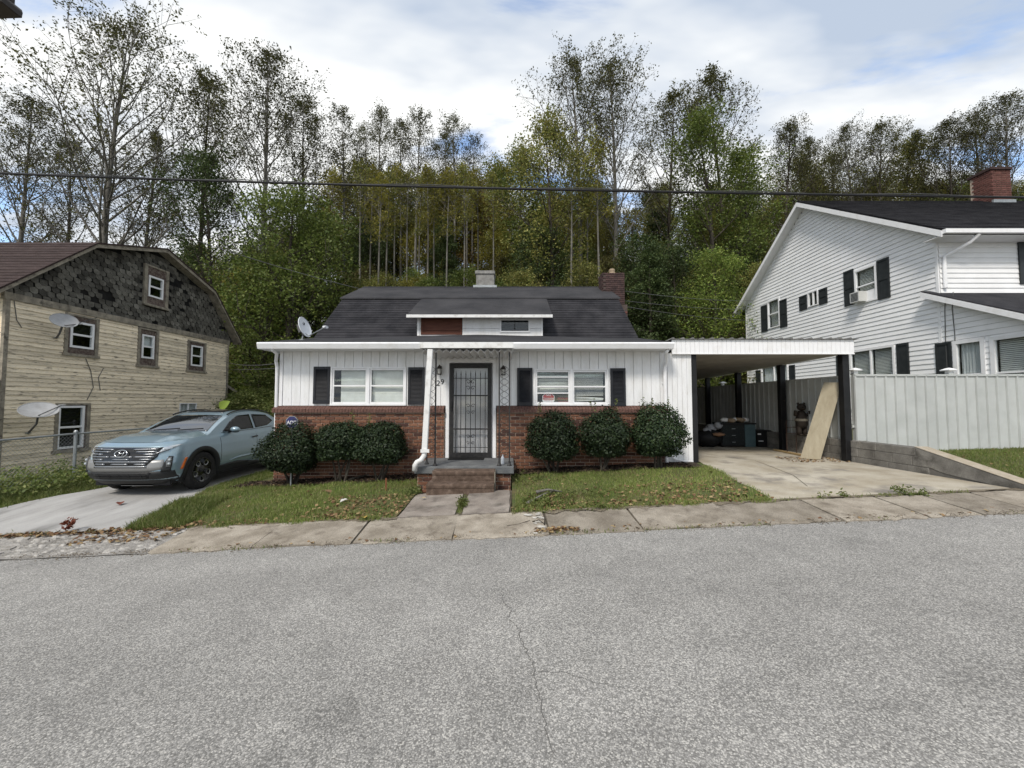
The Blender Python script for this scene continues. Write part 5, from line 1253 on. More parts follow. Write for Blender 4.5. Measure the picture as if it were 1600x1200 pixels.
for i, (x, z) in enumerate(sl):
    Tm = TL @ Matrix.Translation((x+random.uniform(-0.015,0.015), 0.004, z+random.uniform(-0.022,0.012))) @ Matrix.Rotation(random.uniform(-0.06,0.06),4,'Y') @ Matrix.Rotation(R(-5.0)+random.uniform(-0.09,0.03),4,'X') @ Matrix.Scale(random.uniform(0.90,1.0),4)
    if i < 300:
        o = link('shingle', slate); attach(o, gable); o.matrix_basis = Tm
    else:
        rest.add([Tm @ Vector((px,-0.014,pz)) for px, pz in prof], [tuple(range(len(prof)))])
stuff(rest.build('shingles', m_slate, gable, fix=False))
# rake boards and roof
OVL = 0.35
pts = [(g0[0]-0.30, g0[1]-0.20), g1, g2, g3, (g4[0]+0.02, g4[1]-0.05)]
rkm = MB()
def off(p, d): return (p[0], p[1]+d)
for (p, q_) in zip(pts[:-1], pts[1:]):
    MB().prism([(p[0],-OVL,p[1]-0.02),(p[0],-OVL,p[1]+0.10),(q_[0],-OVL,q_[1]+0.10),(q_[0],-OVL,q_[1]-0.02)],(0,0.03,0)).build('rake_board', m_trim, lh, TL)
    MB().prism([(p[0],-OVL+0.03,p[1]-0.01),(p[0],-OVL+0.03,p[1]+0.02),(q_[0],-OVL+0.03,q_[1]+0.02),(q_[0],-OVL+0.03,q_[1]-0.01)],(0,OVL+0.03,0)).build('rake_soffit', m_trim, lh, TL)
    MB().prism([(p[0],-OVL-0.03,p[1]+0.104),(p[0],-OVL-0.03,p[1]+0.15),(q_[0],-OVL-0.03,q_[1]+0.15),(q_[0],-OVL-0.03,q_[1]+0.104)],(0,14,0)).build('roof', m_brshing, lh, TL)
p, q_ = pts[0], pts[1]
nc = 17
for k in range(nc):
    f0, f1 = k/nc, (k+1)/nc
    ya, za = p[0]+(q_[0]-p[0])*f0, p[1]+0.15+(q_[1]-p[1])*f0; yb, zb = p[0]+(q_[0]-p[0])*f1, p[1]+0.15+(q_[1]-p[1])*f1
    MB().prism([(ya-0.010,-OVL-0.045,za+0.003),(ya-0.014,-OVL-0.045,za+0.012),(yb,-OVL-0.045,zb+0.009),(yb,-OVL-0.045,zb+0.003)],(0,14,0)).build('shingle_course', m_brshing, lh, TL)
# front wall of this house (edge on at the frame border), porch edge
MB().box(LX-10,LX-0.05,xa+0.0,xa+0.1,-1.2,zbelt+0.1).build('front_wall', m_clap, lh)
MB().box(LX-0.8,LX+0.05,xa-0.35,xa-0.02,lp(3,595)[1]-0.1,lp(3,595)[1]+0.02).build('porch_edge', m_trim, lh)
# windows
for i, (o_, f_) in enumerate(LW):
    x0, x1, z0, z1 = o_; a, b, c, d = f_
    w = MB()
    if i < 5:
        tw = 0.10 if i != 3 else 0.13
        pn = MB()
        for (p_, q2, r_, s_) in splitx(x0+tw, x1-tw, z0+0.06, z1-0.06, [f_]): pn.box(p_,q2,-0.012,0.03,r_,s_)
        win = MB().box(x0,x0+tw,-0.045,0.04,z0,z1).box(x1-tw,x1,-0.045,0.04,z0,z1).box(x0+tw,x1-tw,-0.045,0.04,z1-0.06,z1).box(x0-0.04,x1+0.04,-0.075,0.04,z0-0.03,z0+0.055).build('window', m_trim, lh, TL)
        pn.build('panel', m_wpanel, win, TL)
    else:
        win = MB().box(x0,x1,-0.03,0.03,z1-0.04,z1).box(x0,x0+0.05,-0.03,0.03,z0,z1-0.04).box(x1-0.05,x1,-0.03,0.03,z0,z1-0.04).box((x0+x1)/2-0.025,(x0+x1)/2+0.025,-0.03,0.03,z0,z1-0.04).build('window', m_white, lh, TL)
        MB().box(x0+0.05,x1-0.05,-0.005,0.0,z0,z1-0.04).build('pane', m_glassd, win, TL)
        rows = [[(x0+(x1-x0)*k/14,0.08+0.02*math.sin(k*2.1),zz) for k in range(15)] for zz in (z0,z1)]
        MB().grid(rows).build('curtain', m_curtain, win, TL, fix=False); continue
    ft = 0.065; zm = (c+d)/2
    MB().box(a,b,-0.035,0.04,d-ft,d).box(a,b,-0.035,0.04,c,c+ft).box(a,a+ft,-0.035,0.04,c+ft,d-ft).box(b-ft,b,-0.035,0.04,c+ft,d-ft).box(a+ft,b-ft,-0.03,0.03,zm-0.03,zm+0.03).build('frame', m_white, win, TL)
    for (r_, s_) in ((c+ft,zm-0.03),(zm+0.03,d-ft)): MB().box(a+ft,b-ft,0.0,0.006,r_,s_).build('pane', m_glass, win, TL)
    MB().box(a,b,0.10,0.12,zm+0.05 if i != 2 else zm+0.1,d).build('shade', m_curtain if i in (1,) else m_dark, win, TL)
# loose wires on the wall
for pl_ in (((20,470),(24,500),(32,512)),((132,560),(140,580),(144,605),(134,625)),((160,575),(152,590),(155,610)),((120,505),(170,490),(232,507)),((352,545),(353,600),(349,640))):
    MB().tube([TL @ Vector((lp(u,v)[0],-0.04,lp(u,v)[1])) for u, v in pl_], 0.010, 5).build('wire', m_wire, lh)
# lean-to at the back
lt = thing('lean_to_shed', 'dark brown lean-to shed with sloping roof behind the yellow house', 'shed', (-15, 21, -0.4))
l0, l1 = lp(357,601), lp(401,636)
MB().prism([(LX,l0[0]-0.2,l0[1]-0.02),(LX,l0[0]-0.2,l0[1]+0.05),(LX,l1[0]+0.3,l1[1]+0.0),(LX,l1[0]+0.3,l1[1]-0.07)],(-6,0,0)).build('roof', m_brshing, lt)
MB().beam((LX+0.02,l0[0]-0.2,l0[1]-0.03),(LX+0.02,l1[0]+0.3,l1[1]-0.06),0.03,0.12).build('rake_board', m_trim, lt)
MB().prism([(LX-0.25,xb+0.0,-0.6),(LX-0.25,l1[0],-0.6),(LX-0.25,l1[0],l1[1]-0.08),(LX-0.25,xb+0.0,l0[1]-0.0)],(-5,0,0)).build('wall', m_wpanel, lt)
# dishes on the left house
c = at(100, 500.5, 10.75+1.0); c = TL @ Vector((lp(100,500)[0]-0.25,-0.55,lp(100,500)[1]))
def LP(u, v, o): return TL @ Vector((lp(u,v)[0], -o, lp(u,v)[1]))
def pix_at_x(u, v, X): return atx(u, v, X)
for (u, v, rx_, rz_, aim, arm, ms, lab) in ((100.5,500.5,0.29,0.27,(0.66,-0.42,0.58),(124,506),[(93,521),(88,528)],'grey satellite dish on the clapboard wall beside the upper window'),
        (61,640,0.38,0.34,(0.46,-0.40,0.80),(97,633),[(57,662),(44,677)],'grey satellite dish on the clapboard wall by the ground floor window')):
    X1 = LX+0.75
    cc = atx(u, v, X1)
    dish('satellite_dish', lab, cc, aim, (0,0,1), rx_, rz_, m_dish, atx(arm[0],arm[1],X1+0.15), [atx(ms[0][0],ms[0][1],LX+0.5), atx(ms[1][0],ms[1][1],LX+0.03)], 0.035)
# chain link fence
cf = thing('chain_link_fence', 'galvanised chain link fence between the driveway and the yellow house', 'fence', (-11.1, 10, -0.5))
FX = -11.1
def fzt(y): return zbase(FX,y)+interp(y,[7,10.15,14],[1.22,1.235,1.26])
MB().tube([(FX,y,fzt(y)) for y in (6.4,7.7,10.15,12.7,15.2,17.7)],0.024,7).build('top_rail', m_galv, cf)
for y in (7.65,10.15,12.7,15.2,17.7):
    p = MB().tube([(FX,y,zbase(FX,y)-0.1),(FX,y,fzt(y)+0.03)],0.036,8).build('post', m_galv, cf)
    MB().lathe([(0.045,0),(0.045,0.03),(0.02,0.06)],8,Matrix.Translation((FX,y,fzt(y)+0.03))).build('cap', m_galv, p)
cm = MB(); w = 0.085; y = 6.4
def diag(ya, sgn):
    pa = (FX-0.03,ya,zbase(FX,ya)+0.03); yb = ya+sgn*1.15; pb = (FX-0.03,yb,fzt(yb)-0.01)
    cm.tube([pa,pb],0.0022,3,cap=False)
while y < 17.7:
    diag(y,1); diag(y,-1); y += w
stuff(cm.build('chain_mesh', m_galv, cf, fix=False))
# ------------------------------------------------------------------ pale blue pickup
from math import pi
CX, CY, CZ = -7.615, 7.76, -0.198
car = thing('pickup_truck', 'pale blue compact pickup truck with chrome grille parked on the concrete driveway', 'truck', (CX, CY, CZ))
m_paint = pm('pale_blue_paint', (0.225,0.31,0.36), rough=0.28, spec=0.5, metal=0.35, coat=1.0)
m_plastic = pm('grey_cladding', (0.020,0.021,0.022), rough=0.55, spec=0.35)
m_silver = pm('silver_skid', (0.27,0.27,0.265), rough=0.40, metal=0.5)
m_chrome = pm('dark_chrome', (0.52,0.53,0.54), rough=0.14, metal=1.0)
m_chrome2 = pm('chrome_bar', (0.27,0.28,0.29), rough=0.30, metal=0.9)
m_gloss = pm('gloss_black', (0.006,0.006,0.007), rough=0.08, spec=0.6)
m_cglass = pm('car_glass', (0.006,0.007,0.008), rough=0.03, spec=0.45)
m_wglass = pm('windscreen_glass', (0.01,0.012,0.014), rough=0.02, spec=1.0, coat=1.0)
m_tyre = pm('tyre', (0.016,0.016,0.016), (0.026,0.025,0.024), 14, rough=0.85, spec=0.2)
m_lens = pm('lamp_lens', (0.42,0.45,0.47), rough=0.12, spec=0.7, metal=0.3)
m_amber = pm('amber', (0.55,0.13,0.02), rough=0.25)
Tc = Matrix.Translation((CX, CY, CZ)) @ Matrix(((0,0.955,0,0),(1,0,0,0),(0,0,1,0),(0,0,0,1)))   # local (s, y, z)
LEN = 4.95
def cw_(v): return interp(v, [0,0.2,0.5,0.72,0.9,1.0], [0.87,0.93,0.955,0.945,0.915,0.86])
def cs0(v): return interp(v, [0,0.12,0.3,0.55,0.8,0.93,1.0], [0.22,0.08,0.0,0.03,0.08,0.13,0.22])
def zrim(s): return interp(s, [0.1,0.4,0.8,1.3,2.5,3.7,4.9], [1.035,1.08,1.12,1.15,1.165,1.21,1.22])
ZB = 0.25
RN = 3.4; RD = 0.62
def body(q, v):            # q 0..1 round the nose, 1..2 along the flank ; returns s, y(positive side), z
    w = cw_(v); s0 = cs0(v)
    if q <= 1:
        a = q*pi/2; y = w*math.sin(a)**(2/RN); s = s0+RD-RD*math.cos(a)**(2/RN)
    else:
        y = w; s = s0+RD+(LEN-0.1-s0-RD)*(q-1)
    zb = ZB + interp(s,[0.2,0.7],[0.0,0.04])
    z = zb + v*(zrim(s)-zb); return s, y, z
def yside(s, z):
    zb = ZB+interp(s,[0.2,0.7],[0.0,0.04]); v = max(0,min(1,(z-zb)/(zrim(s)-zb))); w = cw_(v); s0 = cs0(v)
    if s < s0+RD:
        c = max(0.0,(RD-(s-s0))/RD)**RN; return w*max(0.0,1-c)**(1/RN)
    return w
def sfront(y, z):
    s = 0.2
    for _ in range(4):
        zb = ZB+interp(s,[0.2,0.7],[0.0,0.04]); v = max(0,min(1,(z-zb)/(zrim(s)-zb))); w = cw_(v); c = min(0.995,abs(y)/w)**RN
        s = cs0(v)+RD-RD*max(0.0,1-c)**(1/RN)
    return s
WS, WZ, WR_ = (0.94, 3.90), 0.40, 0.40
bm_ = MB()
qs = [0.5-0.5*math.cos(pi*t) for t in np.linspace(0,1,26)]; qs += list(1+np.linspace(0.008,1,150))
vs_ = np.linspace(0,1,34)
for sg in (1,-1):
    idx = {}
    for i, q in enumerate(qs):
        for j, v in enumerate(vs_):
            s, y, z = body(q, v); idx[i,j] = len(bm_.v); bm_.v.append((s, sg*y, z))
    for i in range(len(qs)-1):
        for j in range(len(vs_)-1):
            c = [bm_.v[idx[a,b]] for a, b in ((i,j),(i+1,j),(i+1,j+1),(i,j+1))]
            ms, mz = sum(p[0] for p in c)/4, sum(p[2] for p in c)/4
            if any((ms-w)**2+(mz-WZ)**2 < 0.445**2 for w in WS) and qs[i] > 0.55: continue
            bm_.f.append((idx[i,j],idx[i+1,j],idx[i+1,j+1],idx[i,j+1]))
# hood
hood = []
for f in np.linspace(0,1,22):
    row = []
    for t in np.linspace(-1,1,25):
        # edge of the hood follows the rim; blend inwards
        q = 1.0*(1-0)
        s_e = 0.20 + (1.34-0.20)*f
        yy = t*0.855; sf = cs0(1.0)+RD-RD*max(0.0,1-min(0.999,abs(yy)/0.86)**RN)**(1/RN)
        s = sf + (1.36-sf)*f
        z = zrim(s) + 0.085*(1-abs(t)**2.8)*min(1,f*3.2+0.12) + 0.022*math.exp(-((abs(t)-0.62)/0.12)**2)*min(1,f*4)
        row.append((s, yy, z-0.004))
    hood.append(row)
bm_.build('body', m_paint, car, Tc, smooth=True, fix=False)
MB().grid(hood).build('hood', m_paint, car, Tc, smooth=True, fix=False)
# bed, tail, floor
MB().box(4.84,4.86,-0.86,0.86,0.3,1.19).box(3.9,4.85,-0.80,0.80,0.65,0.67).build('tailgate', m_paint, car, Tc)
MB().box(0.32,4.8,-0.80,0.80,0.24,0.34).box(0.45,1.5,-0.52,0.52,0.34,0.85).box(3.45,4.35,-0.52,0.52,0.34,0.64).build('underbody', m_black, car, Tc)
MB().box(0.10,0.16,-0.62,0.62,0.27,0.90).build('front_core', m_black, car, Tc) if False else None
# cab
def ztop_(s): return interp(s, [1.10,1.22,1.60,1.92,2.15,2.45,2.8,3.2,3.5,3.75,3.98,4.15], [1.125,1.185,1.41,1.56,1.635,1.680,1.690,1.665,1.605,1.46,1.29,1.17])
def sm(f, s, h=0.10): return (f(s-h)+2*f(s)+f(s+h))/4 if 1.3 < s < 4.0 else f(s)
def cab(s, r):
    zt = sm(ztop_, s); zr = zrim(s)-0.012; yb = 0.868
    zs = zr+max(0.0,(zt-zr))*0.88; ys = yb-(zs-zr)*0.40
    if r <= 0.5: f = r/0.5; return (s, yb+(ys-yb)*f, zr+(zs-zr)*f)
    b = (r-0.5)/0.5*pi/2; return (s, ys*math.cos(b)**0.75, zs+(zt-zs)*math.sin(b))
ss = np.linspace(1.12,4.15,80); rr_ = np.linspace(0,1,25); cb_ = MB()
for sg in (1,-1): cb_.grid([[(lambda p: (p[0],sg*p[1],p[2]))(cab(s,r)) for r in rr_] for s in ss])
cb_.build('cab', m_paint, car, Tc, smooth=True, fix=False)
def clip_panel(poly, mapf, thick=0.010, res=0.045, mat=None, name='panel', parent=None, mirror=True, smooth=True):
    xs_ = [p[0] for p in poly]; ys_ = [p[1] for p in poly]
    out = None
    for sg in ((1,-1) if mirror else (1,)):
        bm = bmesh.new(); nx = max(1,int((max(xs_)-min(xs_))/res)); ny = max(1,int((max(ys_)-min(ys_))/res))
        vv = [[bm.verts.new((min(xs_)+(max(xs_)-min(xs_))*i/nx, min(ys_)+(max(ys_)-min(ys_))*j/ny, 0)) for j in range(ny+1)] for i in range(nx+1)]
        for i in range(nx):
            for j in range(ny): bm.faces.new((vv[i][j],vv[i+1][j],vv[i+1][j+1],vv[i][j+1]))
        area = sum(poly[i][0]*poly[(i+1)%len(poly)][1]-poly[(i+1)%len(poly)][0]*poly[i][1] for i in range(len(poly)))
        pl = poly if area > 0 else list(reversed(poly))
        for i in range(len(pl)):
            a, b = Vector(pl[i]), Vector(pl[(i+1)%len(pl)]); d = b-a; n = Vector((d.y,-d.x,0))
            bmesh.ops.bisect_plane(bm, geom=list(bm.verts)+list(bm.edges)+list(bm.faces), plane_co=(a.x,a.y,0), plane_no=n, clear_outer=True, dist=1e-5)
        be = [e for e in bm.edges if e.is_boundary]
        ret = bmesh.ops.extrude_edge_only(bm, edges=be); nv = {v for v in ret['geom'] if isinstance(v, bmesh.types.BMVert)}
        for v in bm.verts:
            p = mapf(v.co.x, v.co.y, -0.02 if v in nv else thick)
            q = Tc @ Vector((p[0], sg*p[1], p[2])); v.co = q
        bmesh.ops.recalc_face_normals(bm, faces=bm.faces)
        me = bpy.data.meshes.new(name); bm.to_mesh(me); bm.free(); me.materials.append(mat)
        if smooth: me.shade_smooth(); 
        out = link(name, me, parent or car)
    return out
def mside(s, z, o): return (s, yside(s,z)+o, z)
def zm_(z): return float(np.interp(z,[0.245,0.47,0.555,0.895,0.94],[0.245,0.515,0.63,0.975,1.02]))
def mfront(y, z, o):
    z = zm_(z); return (sfront(y,z)-o, y, z)
def mcab(s, z, o):
    p0 = cab(s,0); return (s, p0[1]-(z-p0[2])*0.40+o, z+o*0.4)
def mtop(s, y, o):
    zt = sm(ztop_, s); zr = zrim(s)-0.012; zs = zr+(zt-zr)*0.88; ys = 0.868-(zs-zr)*0.40
    c = min(0.9999,(abs(y)/ys)**(1/0.75)); z = zs+(zt-zs)*math.sqrt(1-c*c); return (s-o*0.5, y, z+o)
# windscreen, roof glass, side windows
clip_panel([(1.27,-0.74),(1.27,0.74),(1.93,0.60),(1.93,-0.60)], mtop, 0.006, 0.05, m_wglass, 'windscreen', mirror=False)
clip_panel([(2.12,-0.46),(2.12,0.46),(2.95,0.48),(2.95,-0.48)], mtop, 0.004, 0.06, m_gloss, 'sunroof', mirror=False)
clip_panel([(1.60,1.18),(1.72,1.178),(2.72,1.20),(2.72,1.56),(2.25,1.535),(1.93,1.40)], mcab, 0.006, 0.06, m_cglass, 'side_window')
clip_panel([(2.80,1.205),(3.32,1.245),(3.60,1.36),(3.38,1.525),(2.80,1.56)], mcab, 0.006, 0.06, m_cglass, 'side_window')
for sg in (1,-1):
    MB().tube([Tc @ Vector((s, sg*(cab(s,0.5)[1]-0.03), cab(s,0.5)[2]+0.055)) for s in np.linspace(1.95,3.6,14)],0.018,6).build('roof_rail', m_gloss, car, smooth=True)
    MB().tube([Tc @ Vector((s, sg*(yside(s,zrim(s))-0.0+0.004), zrim(s)+0.006)) for s in np.linspace(1.55,3.5,12)],0.007,5).build('belt_trim', m_gloss, car)
    # mirror
    mr = MB().ball((1.80,sg*1.02,1.225),0.105,12,8,(0.75,1.15,0.62)).build('mirror', m_paint, car, Tc, smooth=True)
    MB().ball((1.82,sg*1.0,1.175),0.09,10,6,(0.8,1.2,0.35)).beam((1.82,sg*0.86,1.16),(1.82,sg*0.98,1.18),0.08,0.035).build('mirror_foot', m_gloss, mr, Tc, smooth=True)
    # handle
    for sh in (2.55, 3.35):
        MB().beam((sh,sg*(yside(sh,0.97)+0.022),0.98),(sh+0.20,sg*(yside(sh,0.97)+0.022),0.995),0.028,0.035).build('door_handle', m_gloss, car, Tc, bevel=0.006)
    # arch cladding and inner wheel house
    for w in WS:
        rows = [[], [], []]
        for a in np.linspace(R(-22),R(202),34):
            for k, (rad, o) in enumerate(((0.42,-0.05),(0.43,0.022),(0.52,0.012))):
                s, z = w+rad*math.cos(a), WZ+rad*math.sin(a); rows[k].append((s, sg*(yside(s,max(z,ZB))+o), max(z,0.22)))
        MB().grid(rows).build('arch_cladding', m_plastic, car, Tc, smooth=True, fix=False)
        well = [[(w+0.475*math.cos(a), sg*y, WZ+0.475*math.sin(a)) for a in np.linspace(R(-10),R(190),22)] for y in (0.55,0.90)]
        MB().grid(well).build('wheel_well', m_black, car, Tc, fix=False)
    # wheels
for sg in (1,-1):
    for w in WS:
        Tw = Tc @ Matrix.Translation((w, sg*0.845, WZ)) @ Matrix.Rotation(R(-90)*sg,4,'X')
        wh = MB().lathe([(0.268,-0.11),(0.34,-0.115),(0.385,-0.10),(0.399,-0.06),(0.40,0.05),(0.387,0.082),(0.345,0.10),(0.278,0.098),(0.268,0.09)],44,Tw,False).build('wheel', m_tyre, car, smooth=True)
        MB().lathe([(0.268,0.088),(0.256,0.092),(0.245,0.06),(0.10,0.045),(0.06,0.052),(0.002,0.054)],40,Tw,False).build('rim', m_gloss, wh, smooth=True)
        sp = MB()
        for k in range(5):
            a = 2*pi*k/5+0.31; c = Vector((math.cos(a),math.sin(a),0)); e = Vector((-math.sin(a),math.cos(a),0))
            hexo = [(0.115,0.0),(0.145,0.050),(0.215,0.062),(0.240,0.030),(0.240,-0.030),(0.215,-0.062),(0.145,-0.050)]
            P = [c*p+e*q for p, q in hexo]; cen = c*0.185
            I = [cen+(p-cen)*0.66 for p in P]; n = len(P)
            vs = [Tw @ (p+Vector((0,0,0.082))) for p in P]+[Tw @ (p+Vector((0,0,0.076))) for p in I]+[Tw @ (p+Vector((0,0,0.05))) for p in P]
            sp.add(vs, [(i,(i+1)%n,n+(i+1)%n,n+i) for i in range(n)]+[(i,2*n+i,2*n+(i+1)%n,(i+1)%n) for i in range(n)])
        sp.build('spoke', m_chrome2, wh, fix=False)
        MB().lathe([(0.045,0.05),(0.045,0.066),(0.03,0.072)],14,Tw).build('hub_cap', m_plastic, wh)
# flank details
clip_panel([(1.40,0.26),(3.42,0.26),(3.42,0.52),(2.4,0.47),(1.5,0.52),(1.42,0.53)], mside, 0.016, 0.06, m_plastic, 'sill_cladding')
for sl_, z0_, z1_ in ((1.46,0.50,1.06),(2.74,0.50,1.11),(3.50,0.60,1.15)):
    for sg in (1,-1): MB().tube([Tc @ Vector((sl_+0.05*(z1_-z)*0.6, sg*(yside(sl_,z)+0.0005), z)) for z in np.linspace(z0_,z1_,8)],0.004,4).build('door_seam', m_black, car)
clip_panel([(1.75,0.50),(3.0,0.53),(3.0,0.585),(2.1,0.56)], mside, 0.020, 0.08, m_paint, 'sill_crease')
# nose
clip_panel([(-0.70,0.245),(0.70,0.245),(0.88,0.30),(0.90,0.47),(-0.90,0.47),(-0.88,0.30)], mfront, 0.014, 0.05, m_plastic, 'bumper', mirror=False)
clip_panel([(-0.53,0.345),(0.53,0.345),(0.60,0.455),(-0.60,0.455)], mfront, 0.020, 0.06, m_black, 'lower_intake', mirror=False)
for z in (0.375,0.41,0.44): MB().tube([Tc @ Vector(mfront(y,z,0.026)) for y in np.linspace(-0.52,0.52,9)],0.006,4).build('intake_bar', m_plastic, car)
for y in (-0.42,-0.2,0.0,0.2,0.42): MB().tube([Tc @ Vector(mfront(y,z,0.024)) for z in (0.355,0.44)],0.006,4).build('intake_bar', m_plastic, car)
clip_panel([(-0.57,0.470),(0.57,0.470),(0.79,0.50),(0.77,0.66),(-0.77,0.66),(-0.79,0.50)], mfront, 0.018, 0.05, m_silver, 'skid_plate', mirror=False)
clip_panel([(-0.52,0.555),(0.52,0.555),(0.66,0.72),(0.70,0.895),(-0.70,0.895),(-0.66,0.72)], mfront, 0.026, 0.05, m_gloss, 'grille', mirror=False)
clip_panel([(-0.53,0.530),(0.53,0.530),(0.52,0.556),(-0.52,0.556)], mfront, 0.036, 0.05, m_chrome2, 'grille_lip', mirror=False)
rowz = [0.585,0.630,0.675,0.722,0.770,0.818,0.866]
for r_, z in enumerate(rowz):
    hw = interp(z,[0.555,0.72,0.895],[0.49,0.63,0.67]); off_ = 0.16 if r_%2 else 0.0
    segs = [(-0.50+off_*0.5,-0.30+off_*0.5),(-0.10+off_,0.14+off_*0.4),(0.30-off_,0.52-off_*0.3)]
    segs = [(-hw,-hw+0.22+off_),(-0.17-off_*0.35,0.17+off_*0.35),(hw-0.22-off_,hw)]
    for (a, b) in segs:
        if r_ >= 4 and a > -0.4 and b < 0.4: continue      # emblem sits here
        clip_panel([(a,z-0.011),(b,z-0.011),(b-0.015,z+0.013),(a+0.015,z+0.013)], mfront, 0.044, 0.05, m_chrome2, 'grille_bar', mirror=False)
for sg in (-1,1):
    clip_panel([(sg*0.20,0.845),(sg*0.56,0.852),(sg*0.53,0.880),(sg*0.22,0.873)], mfront, 0.044, 0.05, m_chrome2, 'grille_bar', mirror=False)
# oval emblem with a slanted letter
zE = 0.785
ring = [Tc @ Vector(mfront(0.125*math.cos(a), zE+0.066*math.sin(a), 0.056)) for a in np.linspace(0,2*pi,33)]
em = MB().tube(ring,0.010,6,cap=False)
for (y0,z0,y1,z1) in ((-0.062,-0.042,-0.025,0.045),(0.028,-0.045,0.065,0.042),(-0.045,-0.008,0.045,0.010)):
    em.tube([Tc @ Vector(mfront(-y0 if False else y0,zE+z0,0.056)), Tc @ Vector(mfront(y1,zE+z1,0.056))],0.009,5)
em.build('emblem', m_chrome, car, smooth=True)
clip_panel([(0.66,0.800),(0.84,0.87),(0.895,0.93),(0.86,0.935),(0.70,0.885)], lambda y, z, o: mfront(y,z,o), 0.020, 0.03, m_lens, 'headlamp')
clip_panel([(0.44,0.832),(0.70,0.865),(0.70,0.893),(0.45,0.893)], mfront, 0.040, 0.03, m_gloss, 'lamp_strip')
clip_panel([(0.62,0.765),(0.80,0.838),(0.81,0.855),(0.64,0.795)], mfront, 0.036, 0.03, m_chrome2, 'light_bar')
# lower lamp pods on the corners (on the flank parametrisation)
def mcorner(q, z, o):
    s = 0.2; z = zm_(z)
    zb = ZB; v = max(0,min(1,(z-zb)/(zrim(0.3)-zb))); a = q*pi/2; w = cw_(v)
    y = w*math.sin(a)**(2/RN); s = cs0(v)+RD-RD*math.cos(a)**(2/RN); n = Vector((-math.cos(a),math.sin(a)*0.9)); n.normalize(); return (s+n.x*o, y+n.y*o, z)
clip_panel([(0.42,0.46),(0.66,0.46),(0.655,0.715),(0.53,0.725),(0.50,0.60)], mcorner, 0.022, 0.03, m_plastic, 'lamp_housing')
clip_panel([(0.545,0.525),(0.635,0.525),(0.63,0.70),(0.555,0.70),(0.535,0.62)], mcorner, 0.030, 0.03, pm('projector', (0.10,0.105,0.11), rough=0.1, spec=0.8), 'lower_lamp')
for z in (0.575, 0.65):
    for sg in (1,-1):
        p = mcorner(0.592, z, 0.034); MB().ball((p[0],sg*p[1],p[2]),0.028,10,6).build('projector_lens', m_lens, car, Tc, smooth=True)
clip_panel([(0.855,0.47),(0.90,0.47),(0.945,0.66),(0.905,0.66)], mcorner, 0.012, 0.03, m_amber, 'side_marker')
MB().box(0.30,0.34,-0.25,0.42,0.19,0.235).build('air_dam', m_silver, car, Tc)
MB().box(0.3,0.34,-0.78,0.78,0.2,0.3).build('valance', m_black, car, Tc)
# wipers
for y0, y1 in ((-0.55,0.02),(0.02,0.58)):
    MB().tube([Tc @ Vector(mtop(1.30,y0,0.012)), Tc @ Vector(mtop(1.36,y1,0.012))],0.008,5).build('wiper', m_black, car)
# ------------------------------------------------------------------ trees
def leaf_quads(rng, cen, per, spread, size, up=0.35, aspect=0.6):
    n = len(cen)*per
    c = np.repeat(cen, per, 0) + rng.normal(0, 1, (n,3))*np.array(spread)
    nrm = rng.normal(0,1,(n,3)); nrm[:,2] = np.abs(nrm[:,2])+up; nrm /= np.linalg.norm(nrm,axis=1,keepdims=True)
    t = rng.normal(0,1,(n,3)); t -= nrm*(t*nrm).sum(1,keepdims=True); t /= np.linalg.norm(t,axis=1,keepdims=True)
    b = np.cross(nrm,t); L = (size*rng.uniform(0.6,1.35,(n,1))); w = L*aspect
    fold = nrm*L*0.10
    V = np.stack([c-t*L*0.5, c-b*w*0.5+fold+t*L*0.05, c+t*L*0.5, c+b*w*0.5+fold+t*L*0.05],1).reshape(-1,3)
    Fq = np.arange(n*4).reshape(-1,4); return V, Fq
ARCH = {}
